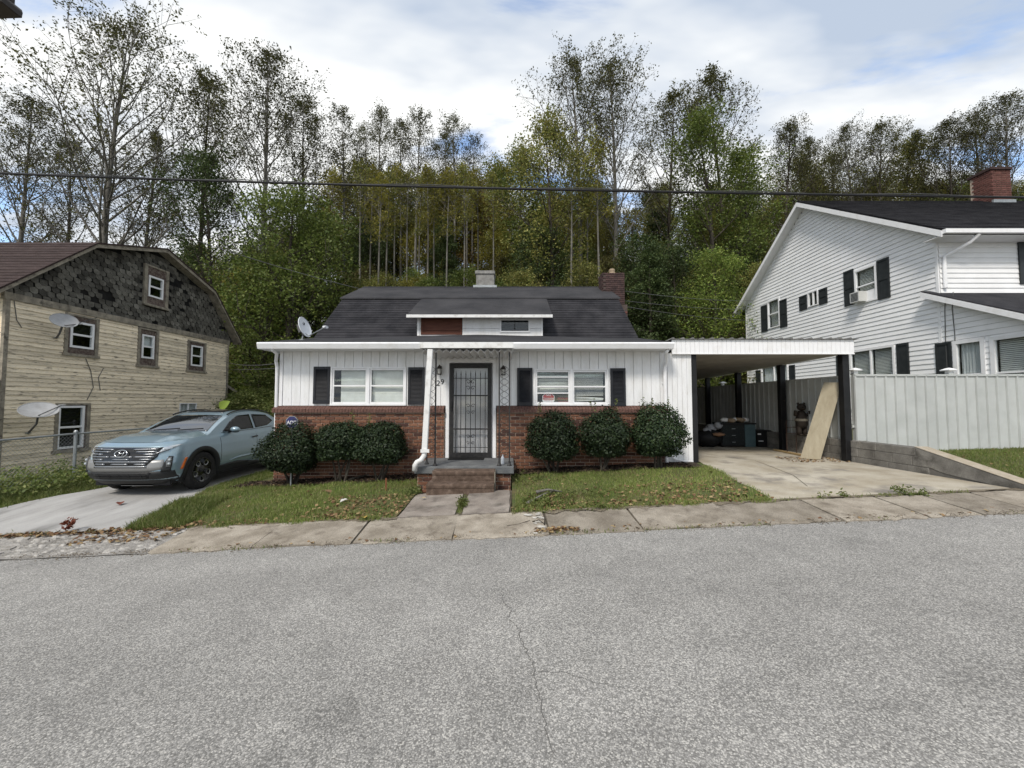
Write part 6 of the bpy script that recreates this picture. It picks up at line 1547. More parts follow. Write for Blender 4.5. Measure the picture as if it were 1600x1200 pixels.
def gen_tree(key, seed, Ht, r0, c0, nb, lmax, elev, nsub, per, spread, size, bark, prof=None, wob=0.25, droop=0.0, lsub=0.42, tert=True, nt_=8, fork=0):
    rnd = random.Random(seed); rng = np.random.default_rng(seed); wood = MB(); cen = []
    prof = prof or (lambda f: math.sin(pi*min(1,0.18+0.82*f))**0.7)
    ph1, ph2 = rnd.random()*6, rnd.random()*6
    def tp(f): return Vector((wob*math.sin(ph1+f*3.1)*f, wob*math.sin(ph2+f*2.7)*f, f*Ht))
    wood.tube([tp(f) for f in np.linspace(0,1,9)], [r0*(1.25 if f == 0 else 1)*(1-f)**0.75+0.015 for f in np.linspace(0,1,9)], nt_)
    for k in range(nb):
        f = c0+(1-c0)*((k+rnd.random()*0.7)/nb)**0.9; f = min(f,0.985); rel = (f-c0)/(1-c0)
        az = k*2.4+rnd.uniform(-0.5,0.5); el = R(elev+rnd.uniform(-12,12))+rel*0.35; L = lmax*prof(rel)*rnd.uniform(0.7,1.15)
        if rnd.random() < 0.06: continue
        p = tp(f); d = Vector((math.cos(az)*math.cos(el), math.sin(az)*math.cos(el), math.sin(el)))
        pts = [p]; n = 5
        for i in range(n):
            d = (d+Vector((rnd.uniform(-0.16,0.16),rnd.uniform(-0.16,0.16),0.07-droop+rnd.uniform(-0.08,0.08)))).normalized(); p = p+d*(L/n); pts.append(p)
        rb = max(0.012, r0*(1-f)**0.8*0.42+0.008)
        wood.tube(pts, [rb*(1-0.8*i/n) for i in range(n+1)], 5 if rb > 0.03 else 4, cap=False)
        ns_ = max(2, int(round(nsub*min(1.0, 0.25+0.9*L/lmax))))
        for j in range(ns_):
            g = 0.25+0.75*(j+rnd.random())/ns_; i = min(n-1,int(g*n)); q = pts[i].lerp(pts[i+1], g*n-i)
            base = (pts[i+1]-pts[i]).normalized(); side = base.cross(Vector((rnd.uniform(-1,1),rnd.uniform(-1,1),rnd.uniform(-1,1))))
            if side.length < 0.1: continue
            side.normalize(); dd = (base*0.75+side*0.8+Vector((0,0,0.2-droop*2))).normalized(); Ls = lsub*L*(1.1-0.6*g)*rnd.uniform(0.6,1.2)+0.25
            e1 = q+dd*Ls*0.5+Vector((0,0,0.03*Ls)); e2 = q+dd*Ls+Vector((0,0,0.10*Ls))
            wood.tube([q,e1,e2],[max(0.007,rb*0.4),max(0.006,rb*0.28),0.005],3,cap=False)
            cen += [tuple(e2), tuple(e1)] if tert else [tuple(e2)]
            if tert:
                s2 = dd.cross(Vector((rnd.uniform(-1,1),rnd.uniform(-1,1),rnd.uniform(-1,1)))).normalized()
                for sgn in (1,-1):
                    e3 = e1.lerp(q if sgn < 0 else e2, 0.3)+(dd*0.6+s2*0.8*sgn).normalized()*Ls*rnd.uniform(0.4,0.65); wood.tube([e1.lerp(q if sgn < 0 else e2, 0.3),e3],[0.008,0.004],3,cap=False); cen.append(tuple(e3)); cen.append(tuple(e3.lerp(e1,0.4)))
        cen.append(tuple(pts[-1]))
    V, Fq = leaf_quads(rng, np.array(cen), per, spread, size)
    wm = wood.mesh('trunk', bark, smooth=True, fix=False)
    cm = npmesh('crown', V, 4, Fq, l_green); ARCH[key] = (wm, cm, max(Ht, float(np.percentile(V[:,2],99.3))))
conic = lambda f: 1.05-0.9*f
egg = lambda f: math.sin(pi*min(1,0.22+0.78*f))**0.6
gen_tree('poplar0', 1, 24, 0.17, 0.56, 34, 3.6, 48, 6, 4, 0.11, 0.15, m_barkg, egg)
gen_tree('poplar1', 2, 24, 0.16, 0.60, 32, 3.3, 52, 6, 4, 0.11, 0.15, m_barkg, egg)
gen_tree('poplar2', 3, 24, 0.18, 0.50, 36, 4.0, 46, 6, 4, 0.11, 0.15, m_barkg, egg)
gen_tree('airy0', 4, 25, 0.26, 0.28, 46, 9.0, 46, 10, 5, 0.12, 0.15, m_barkg, lambda f: math.sin(pi*min(1,0.30+0.70*f))**0.7, wob=0.5)
gen_tree('airy1', 5, 25, 0.24, 0.36, 42, 6.6, 50, 10, 5, 0.12, 0.15, m_barkg, lambda f: math.sin(pi*min(1,0.30+0.70*f))**0.7, wob=0.5)
gen_tree('airy2', 6, 25, 0.22, 0.40, 40, 5.8, 48, 9, 6, 0.15, 0.16, m_barkd, egg, wob=0.7)
gen_tree('oak0', 20, 22, 0.26, 0.30, 34, 6.0, 34, 9, 9, 0.34, 0.21, m_barkd, egg, wob=0.5)
gen_tree('oak1', 21, 22, 0.24, 0.26, 30, 5.2, 40, 9, 9, 0.34, 0.21, m_barkd, lambda f: math.sin(pi*min(1,0.30+0.70*f))**0.6, wob=0.7)
gen_tree('dense0', 7, 15, 0.18, 0.22, 30, 4.4, 32, 8, 8, 0.3, 0.21, m_barkd, egg)
gen_tree('dense1', 8, 15, 0.18, 0.16, 32, 4.0, 28, 8, 8, 0.3, 0.2, m_barkd, lambda f: math.sin(pi*min(1,0.35+0.65*f))**0.6)
gen_tree('dense2', 9, 15, 0.16, 0.28, 28, 4.8, 36, 8, 8, 0.3, 0.21, m_barkd, egg, wob=0.6)
gen_tree('maple0', 10, 15, 0.22, 0.10, 42, 5.0, 22, 10, 9, 0.3, 0.18, m_barkd, lambda f: math.sin(pi*min(1,0.38+0.62*f))**0.6)
gen_tree('hemlock0', 11, 14, 0.20, 0.06, 54, 3.6, 2, 9, 10, (0.30,0.30,0.12), 0.18, m_barkd, conic, droop=0.06)
gen_tree('pole0', 12, 20, 0.12, 0.66, 16, 1.8, 45, 4, 4, 0.2, 0.18, m_barkg, egg)
gen_tree('brush0', 13, 5, 0.07, 0.05, 26, 2.4, 35, 7, 10, 0.26, 0.15, m_barkd, egg, nt_=5)
NT = 0
def plant_tree(key, x, y, h, mat, label, name='tree', group=None, bark=None, wide=1.0, rot=None, lean=(0,0)):
    global NT
    wm, cm, Ht = ARCH[key]; s = h/Ht
    z = zter(x, y)-0.25 if y > 20 else zbase(x,y)-0.05
    t = bpy.data.objects.new(name, None); COL.objects.link(t); t.location = (x,y,z); t.rotation_euler = (lean[0],lean[1],random.uniform(0,6.28) if rot is None else rot); t.scale = (s*wide,s*wide,s)
    tag(t, label, 'tree', group)
    w = bpy.data.objects.new('trunk', wm); COL.objects.link(w); w.parent = t
    c = bpy.data.objects.new('crown', cm); COL.objects.link(c); c.parent = t
    c.material_slots[0].link = 'OBJECT'; c.material_slots[0].material = mat
    if bark: w.material_slots[0].link = 'OBJECT'; w.material_slots[0].material = bark
    NT += 1; return t
random.seed(17)
def by_pix(u, vtop, Y, key, mat, label, name='tree', group=None, wide=1.0, bark=None, lean=(0,0)):
    x = at(u, 600, Y).x; zt = at(u, vtop, Y).z; z = zter(x, Y)-0.25
    return plant_tree(key, x, Y, zt-z, mat, label, name, group, bark, wide, None, lean)
# single trees the photograph shows, from left to right
for q in (
  (158,14,30,'airy0',l_backlit,'tallest wide-crowned thinly leaved tree behind the yellow house roof','broadleaf_tree'),
  (18,150,33,'airy1',l_backlit,'half bare tree rising over the brown shingled roof','broadleaf_tree'),
  (222,205,36,'airy1',l_backlit,'thin half bare tree beside the tallest tree','broadleaf_tree'),
  (95,215,40,'airy2',l_backlit,'spindly thin-leaved tree far behind the brown roof','broadleaf_tree'),
  (305,128,36,'airy2',l_backlit,'olive broad tree between the two tallest left trees','broadleaf_tree'),
  (402,80,31,'airy1',l_backlit,'tall open-crowned tree above the bright green maple','broadleaf_tree'),
  (468,165,36,'airy2',l_backlit,'slender olive tree beside the tall open-crowned tree','broadleaf_tree'),
  (318,240,28,'oak1',l_dark,'dark dense evergreen tree behind the gambrel gable','evergreen_tree'),
  (452,300,23,'maple0',l_green,'bright green maple filling the gap between the two left houses','maple_tree'),
  (405,395,22.5,'dense2',l_bright,'smaller fresh green tree at the foot of the maple','broadleaf_tree'),
  (495,330,26,'dense0',l_green,'mid green tree just left of the low house roof','broadleaf_tree'),
  (905,86,33,'airy1',l_backlit,'tall airy tree behind the dark oak and the brick chimney','broadleaf_tree'),
  (962,100,32,'airy1',l_backlit,'tall pale-trunked tree straight above the brick chimney','broadleaf_tree'),
  (862,188,31,'oak0',l_olive,'dark olive oak behind the ridge of the low house','oak_tree'),
  (815,228,36,'oak1',l_green,'dark leafy oak limb tree at the edge of the orange trees','oak_tree'),
  (1050,138,34,'airy2',l_backlit,'crooked open tree between the pale-trunked and the green tree','broadleaf_tree'),
  (1135,112,36,'airy2',l_backlit,'wind-bent open tree behind the tall green tree','broadleaf_tree'),
  (1112,172,31,'oak1',l_green,'tall green leafy tree between the low house and the white gable','broadleaf_tree'),
  (1172,232,32,'oak1',l_bright,'yellow-green tree touching the white gable','broadleaf_tree'),
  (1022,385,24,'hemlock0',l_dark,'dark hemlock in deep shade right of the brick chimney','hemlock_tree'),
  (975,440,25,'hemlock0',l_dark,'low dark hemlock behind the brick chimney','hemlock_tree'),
  (1118,395,23,'maple0',l_bright,'light green tree above the carport roof','broadleaf_tree'),
  (1235,198,37,'airy2',l_backlit,'wispy tree above the peak of the white gable','broadleaf_tree'),
  (1592,150,36,'airy1',l_backlit,'open wispy tree behind the red brick chimney','broadleaf_tree'),
  (1500,182,37,'airy2',l_backlit,'brownish tree just left of the red brick chimney','broadleaf_tree'),
): by_pix(*q)
g = 'tall slim poplars on the hill'
for (u, v, Y, k, m) in ((532,173,38,'poplar0',l_backlit),(590,172,40,'poplar1',l_backlit),(568,195,42,'poplar2',l_backlit),(648,172,39,'poplar0',l_backlit),(624,188,43,'poplar1',l_backlit),(708,184,40,'poplar2',l_backlit),(690,205,44,'poplar1',l_backlit),(738,215,43,'poplar0',l_backlit)):
    by_pix(u, v, Y, k, m, 'tall straight poplar with grey trunk and thin leafy top on the hillside', 'poplar_tree', g)
g = 'bare pole-like young trunks on the hill'
for k, (u, v, Y) in enumerate(((515,260,30),(560,250,31),(577,258,33),(603,262,30.5),(616,255,34),(636,262,31),(664,258,32),(678,268,33),(698,262,30),(722,255,31),(731,265,34),(768,270,32),(590,270,29.5),(655,270,35),(745,262,36),(893,230,28),(940,215,29),(918,260,31))):
    by_pix(u, v, Y, 'pole0', l_olive if k%2 else l_yellow, 'thin pale young trunk with a small top among the poplars on the hillside', 'young_tree', g)
g = 'autumn-coloured trees below the poplars'
for (u, v, Y, k, m) in ((560,258,46,'dense0',l_yellow),(612,270,47,'dense2',l_brown),(668,268,48,'dense1',l_olive),(704,270,46,'dense0',l_yellow),(745,275,45,'dense2',l_orange),(778,258,46,'dense0',l_yellow),(525,282,45,'dense1',l_brown),(690,300,47,'dense2',l_yellow),(745,320,46,'dense1',l_orange),(590,310,47,'dense0',l_yellow)):
    by_pix(u, v, Y, k, m, 'rounded yellow to brown autumn tree among the slim poplars', 'autumn_tree', g)
g = 'open olive trees along the right skyline'
for (u, v, Y, k) in ((1290,215,40,'airy2'),(1340,196,41,'airy1'),(1385,190,40,'airy2'),(1432,218,42,'oak1'),(1468,202,41,'airy2'),(1550,172,39,'airy1'),(1265,240,43,'oak1'),(1320,238,44,'oak0')):
    by_pix(u, v, Y, k, l_backlit if k.startswith('airy') else l_olive, 'open olive tree on the skyline behind the white house roof', 'skyline_tree', g)
# the rest of the wood on the slope
g = 'wooded hillside trees'
rnd = random.Random(99)
mats = [l_green,l_olive,l_olive,l_brown,l_yellow,l_dark,l_green,l_olive,l_yellow]
cnt = 0
for row, Y in enumerate((25.5, 28, 31, 34.5, 38.5, 43, 48, 54, 61)):
    n = 20
    for k in range(n):
        r = -1.42+2.84*(k+rnd.uniform(0.1,0.9))/n; u = 800+r*F
        if u < 215 and (row > 5 or rnd.random() < 0.35): continue
        vmin = interp(u,[-100,250,330,480,560,780,850,1000,1150,1300,1700],[400,370,350,310,300,298,285,285,285,272,262])
        f = row/8.0; v = vmin + (1-f)**1.3*interp(u,[200,500,800,1100,1600],[130,150,165,150,120])*rnd.uniform(0.55,1.1)
        x = at(u,600,Y+rnd.uniform(-1.2,1.2)).x; zt = at(u,v,Y).z; h = zt-zter(x,Y)
        h = min(max(h, 4.5), 17)
        if r < -0.5 and rnd.random() < 0.15: continue
        if 505 < u < 785 and row < 4:
            v = rnd.uniform(390,438)
            h = min(max(at(u,v,Y).z-zter(x,Y), 3.0), 9)
        key = rnd.choice(['dense0','dense1','dense2','dense2','maple0']) if h > 6 else 'brush0'
        if key != 'brush0' and rnd.random() < 0.10: key = 'hemlock0'
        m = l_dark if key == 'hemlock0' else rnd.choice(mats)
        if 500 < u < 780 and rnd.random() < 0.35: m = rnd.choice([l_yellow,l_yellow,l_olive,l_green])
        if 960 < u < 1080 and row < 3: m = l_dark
        cn = {l_green:'green',l_olive:'olive',l_brown:'brownish',l_yellow:'yellowish',l_dark:'dark green',l_orange:'orange'}[m]
        plant_tree(key, x, Y, h, m, cn+(' drooping hemlock' if key == 'hemlock0' else ' low bush' if key == 'brush0' else ' leafy tree')+' in the crowded wood on the slope behind the houses', 'hillside_tree', cn+' trees of the wooded hillside'+(' (hemlocks)' if key == 'hemlock0' else ' (bushes)' if key == 'brush0' else ''), wide=min(1.5,max(0.85, 7.5/h)) if h < 9 else 1.0); cnt += 1
# brush along the foot of the slope
g = 'bushes along the foot of the slope'
for k in range(46):
    u = -60+1760*(k+rnd.uniform(0,1))/46; Y = rnd.uniform(22.2,24.6); x = at(u,600,Y).x
    plant_tree('brush0', x, Y, rnd.uniform(2.6,4.6), rnd.choice([l_green,l_dark,l_weed,l_olive,l_bright]), 'low leafy bush standing along the foot of the wooded slope', 'bush', g, wide=1.3)
for u, Y, h, w_ in ((395,17.5,2.5,1.7),(425,18.5,2.7,1.7),(372,19.8,2.7,1.5),(445,16.5,2.2,1.5)):
    plant_tree('brush0', at(u,600,Y).x, Y, h, l_weed, 'yellow-green vine-covered bush behind the parked truck', 'bush', 'vine bushes behind the truck', wide=w_)
# leaf mass filling the slope between the trunks
rng = np.random.default_rng(5)
n = 9000
yy = rng.uniform(24,66,n); xx = yy*rng.uniform(-1.0,1.42,n)
keep = ~((xx/yy < -0.85) & (yy > 40)); xx, yy = xx[keep], yy[keep]
zz_ = np.array([zter(a,b) for a,b in zip(xx,yy)])+rng.uniform(0.1,2.4,len(xx))
V, Fq = leaf_quads(rng, np.stack([xx,yy,zz_],1), 14, 0.5, 0.32)
stuff(tag(link('undergrowth', npmesh('undergrowth', V, 4, Fq, leafmat('undergrowth_leaves',[(0.065,0.078,0.020),(0.11,0.12,0.03),(0.15,0.13,0.04)]))), 'tangled undergrowth covering the wooded slope', 'undergrowth'))
# ------------------------------------------------------------------ clipped holly shrubs
def shrub(u, v, wpx, hpx, Y, label, seed, tall=0):
    rng = np.random.default_rng(seed); rd = random.Random(seed)
    c = at(u, v, Y); rx = wpx/2*Y/F; rz = hpx/2*Y/F
    zb = zbase(c.x, Y)+0.02
    t = thing('holly_shrub', label, 'shrub', (c.x, Y, zb))
    n = 11500; d = rng.normal(0,1,(n,3)); d /= np.linalg.norm(d,axis=1,keepdims=True)
    ph = rng.uniform(0,6.28,6)
    lump = 1+0.07*np.sin(d[:,0]*5+ph[0])+0.07*np.sin(d[:,2]*6+ph[1])+0.06*np.sin(d[:,1]*5+d[:,0]*4+ph[2])+0.035*np.sin(d[:,2]*11+d[:,0]*9+ph[3])
    rad = (0.25+0.75*rng.random(n)**0.30)*lump*(1+0.04*rng.normal(0,1,n))
    cen = d*rad[:,None]*np.array([rx,min(rx,0.5),rz]); cen[:,2] = np.where(cen[:,2] < -0.62*rz, -0.62*rz+0.25*(cen[:,2]+0.62*rz)+rng.normal(0,0.02,n), cen[:,2]); cen += np.array(c)
    nrm = d*0.8+rng.normal(0,0.55,(n,3)); nrm[:,2] += 0.35; nrm /= np.linalg.norm(nrm,axis=1,keepdims=True)
    tt = rng.normal(0,1,(n,3)); tt -= nrm*(tt*nrm).sum(1,keepdims=True); tt /= np.linalg.norm(tt,axis=1,keepdims=True); b = np.cross(nrm,tt)
    L = 0.052*rng.uniform(0.65,1.3,(n,1)); w = L*0.55
    V = np.stack([cen-tt*L*0.5, cen-b*w*0.5+nrm*L*0.12, cen+tt*L*0.5, cen+b*w*0.5+nrm*L*0.12],1).reshape(-1,3)
    link('foliage', npmesh('foliage', V, 4, np.arange(n*4).reshape(-1,4), l_holly), t)
    for k in range(5):
        a = rd.uniform(0,6.28); b0 = Vector((c.x+rd.uniform(-0.1,0.1), Y+rd.uniform(-0.06,0.06), zb-0.05)); tip = Vector((c.x+math.cos(a)*rx*0.55, Y+math.sin(a)*0.25, c.z+rd.uniform(-0.2,0.2)*rz))
        mid = b0.lerp(tip,0.45)+Vector((rd.uniform(-0.06,0.06),0,0)); MB().tube([b0,mid,tip],[0.028,0.02,0.008],6).build('stem', m_barkd, t)
    for k in range(tall):
        b0 = Vector((c.x+rd.uniform(-0.6,0.6)*rx, Y, c.z+rz*0.8)); tip = b0+Vector((rd.uniform(-0.05,0.05),0,rd.uniform(0.18,0.32)))
        MB().tube([b0,tip],[0.006,0.003],4).build('shoot', m_barkd, t)
        cc = np.array([b0.lerp(tip,f) for f in np.linspace(0.3,1,6)]); V2, F2 = leaf_quads(rng, cc, 4, 0.02, 0.045); link('shoot_leaves', npmesh('shoot_leaves', V2, 4, F2, l_weed), t)
shrub(456,704,92,86,8.42,'broad holly shrub beside the round blue yard sign',1)
shrub(533,691,70,68,8.45,'middle holly shrub with a bare split trunk under the left window',2,1)
shrub(596,696,76,72,8.40,'holly shrub beside the leaning white downspout',3,1)
shrub(864,686,84,86,8.42,'holly shrub nearest the front steps under the right window',4,1)
shrub(946,681,82,82,8.45,'middle holly shrub under the right window with tall stray shoots',5,3)
shrub(1028,678,84,90,8.40,'large round holly shrub beside the white closet wall',6,3)
# ------------------------------------------------------------------ grass and litter
def blades(name, label, pts, hmin, hmax, mat, wid=0.007, lean=0.55, seed=1, cat='grass'):
    rng = np.random.default_rng(seed); n = len(pts); P = np.asarray(pts)
    h = rng.uniform(hmin,hmax,(n,1))*(0.7+0.6*rng.random((n,1))**2); a = rng.uniform(0,6.28,n); w = wid*rng.uniform(0.6,1.3,(n,1))
    d = np.stack([np.cos(a),np.sin(a),np.zeros(n)],1); ld = rng.uniform(0,6.28,n); l = np.stack([np.cos(ld),np.sin(ld),np.zeros(n)],1)*h*rng.uniform(0.05,lean,(n,1))
    up = np.array([0,0,1.0])
    V = np.stack([P-d*w*0.5, P+d*w*0.5, P+d*w*0.4+l*0.35+up*h*0.55, P-d*w*0.4+l*0.35+up*h*0.55, P+l+up*h*0.95],1).reshape(-1,3)
    i = np.arange(n)[:,None]*5
    F3 = np.concatenate([i+np.array([[0,1,2]]), i+np.array([[0,2,3]]), i+np.array([[3,2,4]])],0)
    return stuff(tag(link(name, npmesh(name, V, 3, F3, mat)), label, cat))
def scatter(n, xl, xr, y0, y1, zf, seed, mask=None):
    rng = np.random.default_rng(seed); out = []
    for _ in range(n):
        y = rng.uniform(y0,y1); a, b = xl(y), xr(y); x = rng.uniform(a,b)
        if mask and rng.random() > mask(x,y): continue
        out.append((x,y,zf(x,y)-0.004))
    return out
def nz(x, y): return 0.5+0.25*math.sin(x*2.1+y*1.3)+0.25*math.sin(x*4.7-y*3.9+1.0)
def mL(x, y):
    bare = math.exp(-((x+2.35)/0.75)**2-((y-6.75)/0.55)**2); return max(0.03, (0.30+0.75*nz(x,y))*(1-0.97*bare))
def mRr(x, y):
    b = math.exp(-((x-3.2)/1.1)**2-((y-6.6)/0.5)**2); return max(0.06, (0.22+0.7*nz(x,y))*(1-0.75*b))
blades('lawn_grass', 'short green grass of the lawn between driveway and path', scatter(46000, lambda y: dlr(y)-0.03, lambda y: -1.80, 6.04, 8.36, zl, 1, mL), 0.035, 0.075, l_grass, 0.007, 0.7, 1)
blades('lawn_grass', 'patchy green grass of the lawn between path and carport drive', scatter(44000, lambda y: 0.06, lambda y: drl(y)+wob(y)+0.03, 6.06, 8.42, zl, 2, mRr), 0.03, 0.065, l_grass, 0.007, 0.7, 2)
blades('lawn_grass', 'green grass on the bank above the sloping block wall', scatter(36000, lambda y: 7.94, lambda y: 13.2, 6.1, 9.08, zyr, 3, lambda x, y: 0.5+0.5*nz(x,y)), 0.03, 0.065, l_grass, 0.008, 0.7, 3)
blades('lawn_grass', 'green grass beside the driveway at the corner of the low house', scatter(9000, lambda y: dlr(y)-0.03, lambda y: -5.75, 8.3, 11.5, zbase, 14), 0.035, 0.08, l_grass, 0.008, 0.7, 14)
blades('lawn_grass', 'long shaggy grass at the driveway edge of the lawn', scatter(9000, lambda y: dlr(y)-0.08, lambda y: dlr(y)+0.8, 6.04, 7.6, zl, 4), 0.06, 0.13, l_grass, 0.009, 0.9, 4)
vz = lambda x, y: zbase(x,y)
blades('verge_weeds', 'rough weedy grass between the driveway and the chain link fence', scatter(52000, lambda y: -13.6, lambda y: dll(y)+0.05, 6.6, 13.5, vz, 5, lambda x, y: 0.3+0.7*nz(x*1.3,y)), 0.06, 0.17, l_weed, 0.012, 1.0, 5)
blades('lawn_grass', 'ragged grass fringe hanging over the sidewalk edge', scatter(7000, lambda y: -4.6, lambda y: 3.95, 5.96, 6.10, lambda x, y: zbase(x,y)+0.012, 24, lambda x, y: 0.0 if -1.75 < x < 0.0 else max(0.0, math.sin(x*5.3)+math.sin(x*11.7+2)*0.7-0.1)*(1.0 if y > 6.03 else 0.5)), 0.03, 0.08, l_grass, 0.008, 1.2, 24)
rng = np.random.default_rng(12); pc = []
for _ in range(420):
    y = rng.uniform(6.9,12.5); x = rng.uniform(-13.3,-9.9)
    pc.append((x,y,zbase(x,y)+rng.uniform(0.05,0.30)*(1.5 if rng.random() < 0.25 else 1)))
V, Fq = leaf_quads(rng, np.array(pc), 16, 0.10, 0.075)
stuff(tag(link('weed_patch', npmesh('weed_patch', V, 4, Fq, l_weed)), 'broad-leaved weeds along the chain link fence', 'weeds'))
# tufts in cracks: path joint, kerb line, driveway foot
tp = []
rng = np.random.default_rng(8)
for (x0,y0,x1,y1,n,sp) in ((-0.81,6.15,-0.81,7.05,420,0.03),(-4.6,6.06,-1.8,6.06,500,0.03),(0.0,6.07,3.9,6.07,700,0.035),(4.0,6.06,6.9,6.06,420,0.035),(5.6,6.06,6.6,6.06,420,0.03),(-4.5,5.27,8.0,5.27,700,0.025),(-9.3,6.06,-5.6,6.06,420,0.05),(8.0,5.27,9.5,5.27,100,0.03)):
    t = rng.random(n); k = np.round(t*rng.integers(6,14))/10
    for q in t:
        if math.sin(q*37+x0*3)+math.sin(q*13.0+1) < -0.1: continue
        x = x0+(x1-x0)*q+rng.normal(0,sp); y = y0+(y1-y0)*q+rng.normal(0,sp); tp.append((x,y,zbase(x,y)+0.002))
blades('crack_weeds', 'small weed tufts growing in the pavement joints', tp, 0.02, 0.06, l_weed, 0.008, 1.1, 9, 'weeds')
rng = np.random.default_rng(33); pc = []
for (cx_, cy_, r, n, h) in ((5.05,6.10,0.07,7,0.09),(5.9,6.10,0.12,12,0.10),(6.15,6.1,0.2,9,0.05),(4.75,6.1,0.1,5,0.04),(0.55,6.55,0.40,60,0.09),(1.15,6.45,0.5,70,0.09),(0.3,6.3,0.25,30,0.07),(-0.82,6.65,0.06,22,0.06),(-0.80,6.4,0.07,18,0.06),(-1.85,7.3,0.2,24,0.10),(0.25,7.9,0.4,26,0.1)):
    for _ in range(n):
        a = rng.random()*6.28; q = r*rng.random()**0.5; x, y = cx_+q*math.cos(a), cy_+q*math.sin(a); pc.append((x,y,zbase(x,y)+rng.uniform(0.01,h)))
V, Fq = leaf_quads(rng, np.array(pc), 9, 0.025, 0.048, aspect=0.4)
stuff(tag(link('weed_clumps', npmesh('weed_clumps', V, 4, Fq, l_weed)), 'leafy weed clumps along the sidewalk edge and beside the path', 'weeds'))
def litter(name, label, specs, seed, size=0.06):
    rng = np.random.default_rng(seed); pc = []
    for (x0,x1,y0,y1,n,zf) in specs:
        for _ in range(n):
            x, y = rng.uniform(x0,x1), rng.uniform(y0,y1); pc.append((x,y,zf(x,y)+rng.uniform(0.008,0.03)))
    V, Fq = leaf_quads(rng, np.array(pc), 1, 0.0, size, up=2.2, aspect=0.75)
    return stuff(tag(link(name, npmesh(name, V, 4, Fq, l_litter)), label, 'leaves'))
litter('leaf_litter', 'dry brown leaves scattered over the lawns, beds and pavement edges', [(-5.6,-1.8,6.05,6.3,260,zbase),(-3.3,-1.75,6.2,7.3,420,zbase),(0,4.0,6.05,6.4,260,zbase),(1.5,4.0,6.2,7.2,330,zbase),(-9.6,-4.9,5.95,6.12,620,zbase),(-6.3,-4.9,5.6,6.0,200,zbase),(-5.6,-1.9,6.3,8.3,120,zbase),(0.2,4,6.3,8.3,120,zbase),(-5.8,-2.0,8.35,8.9,260,zbase),(0.1,3.7,8.4,8.9,260,zbase),(0.2,1.0,6.2,6.9,120,zbase),(-11,-9.7,7.0,9.0,120,zbase),(6.3,7.6,8.9,9.7,170,lambda x,y: 0.33),(8,13,6.3,9,150,zyr),(-4.5,7.0,5.28,5.45,170,lambda x,y: gx(x)-0.085),(0.3,0.9,5.3,5.45,90,lambda x,y: gx(x)-0.075)], 44)
# mulch crumbs in the beds
rng = np.random.default_rng(71); pc = []
for (x0,x1) in ((-5.9,-2.0),(0.1,3.8)):
    for _ in range(1800):
        x, y = rng.uniform(x0,x1), rng.uniform(8.33,8.95); pc.append((x,y,zbase(x,y)+0.03))
V, Fq = leaf_quads(rng, np.array(pc), 1, 0.0, 0.06, up=1.0, aspect=0.45)
stuff(tag(link('mulch', npmesh('mulch', V, 4, Fq, leafmat('mulch_chips',[(0.018,0.013,0.01),(0.04,0.028,0.02),(0.075,0.05,0.035)],trans=0.0,rough=0.9))), 'dark shredded mulch under the holly shrubs', 'mulch'))
# ------------------------------------------------------------------ small things in the yard
def leafshape(c, d, up, L, w, mat, name, label, cat, group=None):
    c, d, up = Vector(c), Vector(d).normalized(), Vector(up).normalized(); s = d.cross(up).normalized(); n = s.cross(d)
    prof = [(0,0.0),(0.08,0.5),(0.3,1.0),(0.6,0.85),(0.85,0.4),(1.0,0.0)]
    rows = [[c+d*(L*t)+s*(w*0.5*k*q)+n*(0.10*L*abs(q*k)-0.14*L*t*t) for q in (-1,-0.5,0,0.5,1)] for t, k in prof]
    mb = MB().grid(rows); mb.grid([[p-n*0.003 for p in r] for r in rows]); return mb
big = thing('large_leaf_plant', 'tall plant with one big round yellow-green leaf behind the truck roof', 'plant', (at(352,640,14.5).x, 14.5, zbase(-10,14.5)))
pb = at(353,637,14.5); zb = zbase(pb.x,14.5)
MB().tube([(pb.x,14.5,zb-0.05),(pb.x+0.05,14.5,zb+0.8),(pb.x-0.02,14.45,pb.z-0.02)],[0.03,0.025,0.015],7).build('stalk', l_bigleaf, big)
leafshape((pb.x-0.17,14.42,pb.z-0.02),(0.75,0,0.62),(0,-1,0.25),0.42,0.36,l_bigleaf,'','','').build('leaf', l_bigleaf, big, smooth=True, fix=False)
for k, (dx, h_, dd) in enumerate(((-0.4,0.9,(-0.8,0.2,0.3)),(0.35,0.8,(0.8,0.1,0.3)))):
    MB().tube([(pb.x,14.5,zb),(pb.x+dx*0.6,14.5,zb+h_*0.7),(pb.x+dx,14.5,zb+h_)],0.015,6).build('stalk', l_bigleaf, big); leafshape((pb.x+dx,14.5,zb+h_),dd,(0,-0.3,1),0.4,0.33,l_bigleaf,'','','').build('leaf', l_bigleaf, big, smooth=True, fix=False)
p0 = at(136,747,10.35); zb = zbase(p0.x,10.35)
hp = thing('hosta_plant', 'low plant with pale yellow-green pointed leaves at the fence post', 'plant', (p0.x,10.35,zb))
for k in range(11):
    a = k*2.4; leafshape((p0.x,10.35,zb+0.02),(math.cos(a),math.sin(a)*0.8-0.15,0.55+0.25*math.sin(k*3)),(0,0,1),0.30+0.05*(k%3),0.11,l_bigleaf,'','','').build('leaf', l_bigleaf, hp, smooth=True, fix=False)
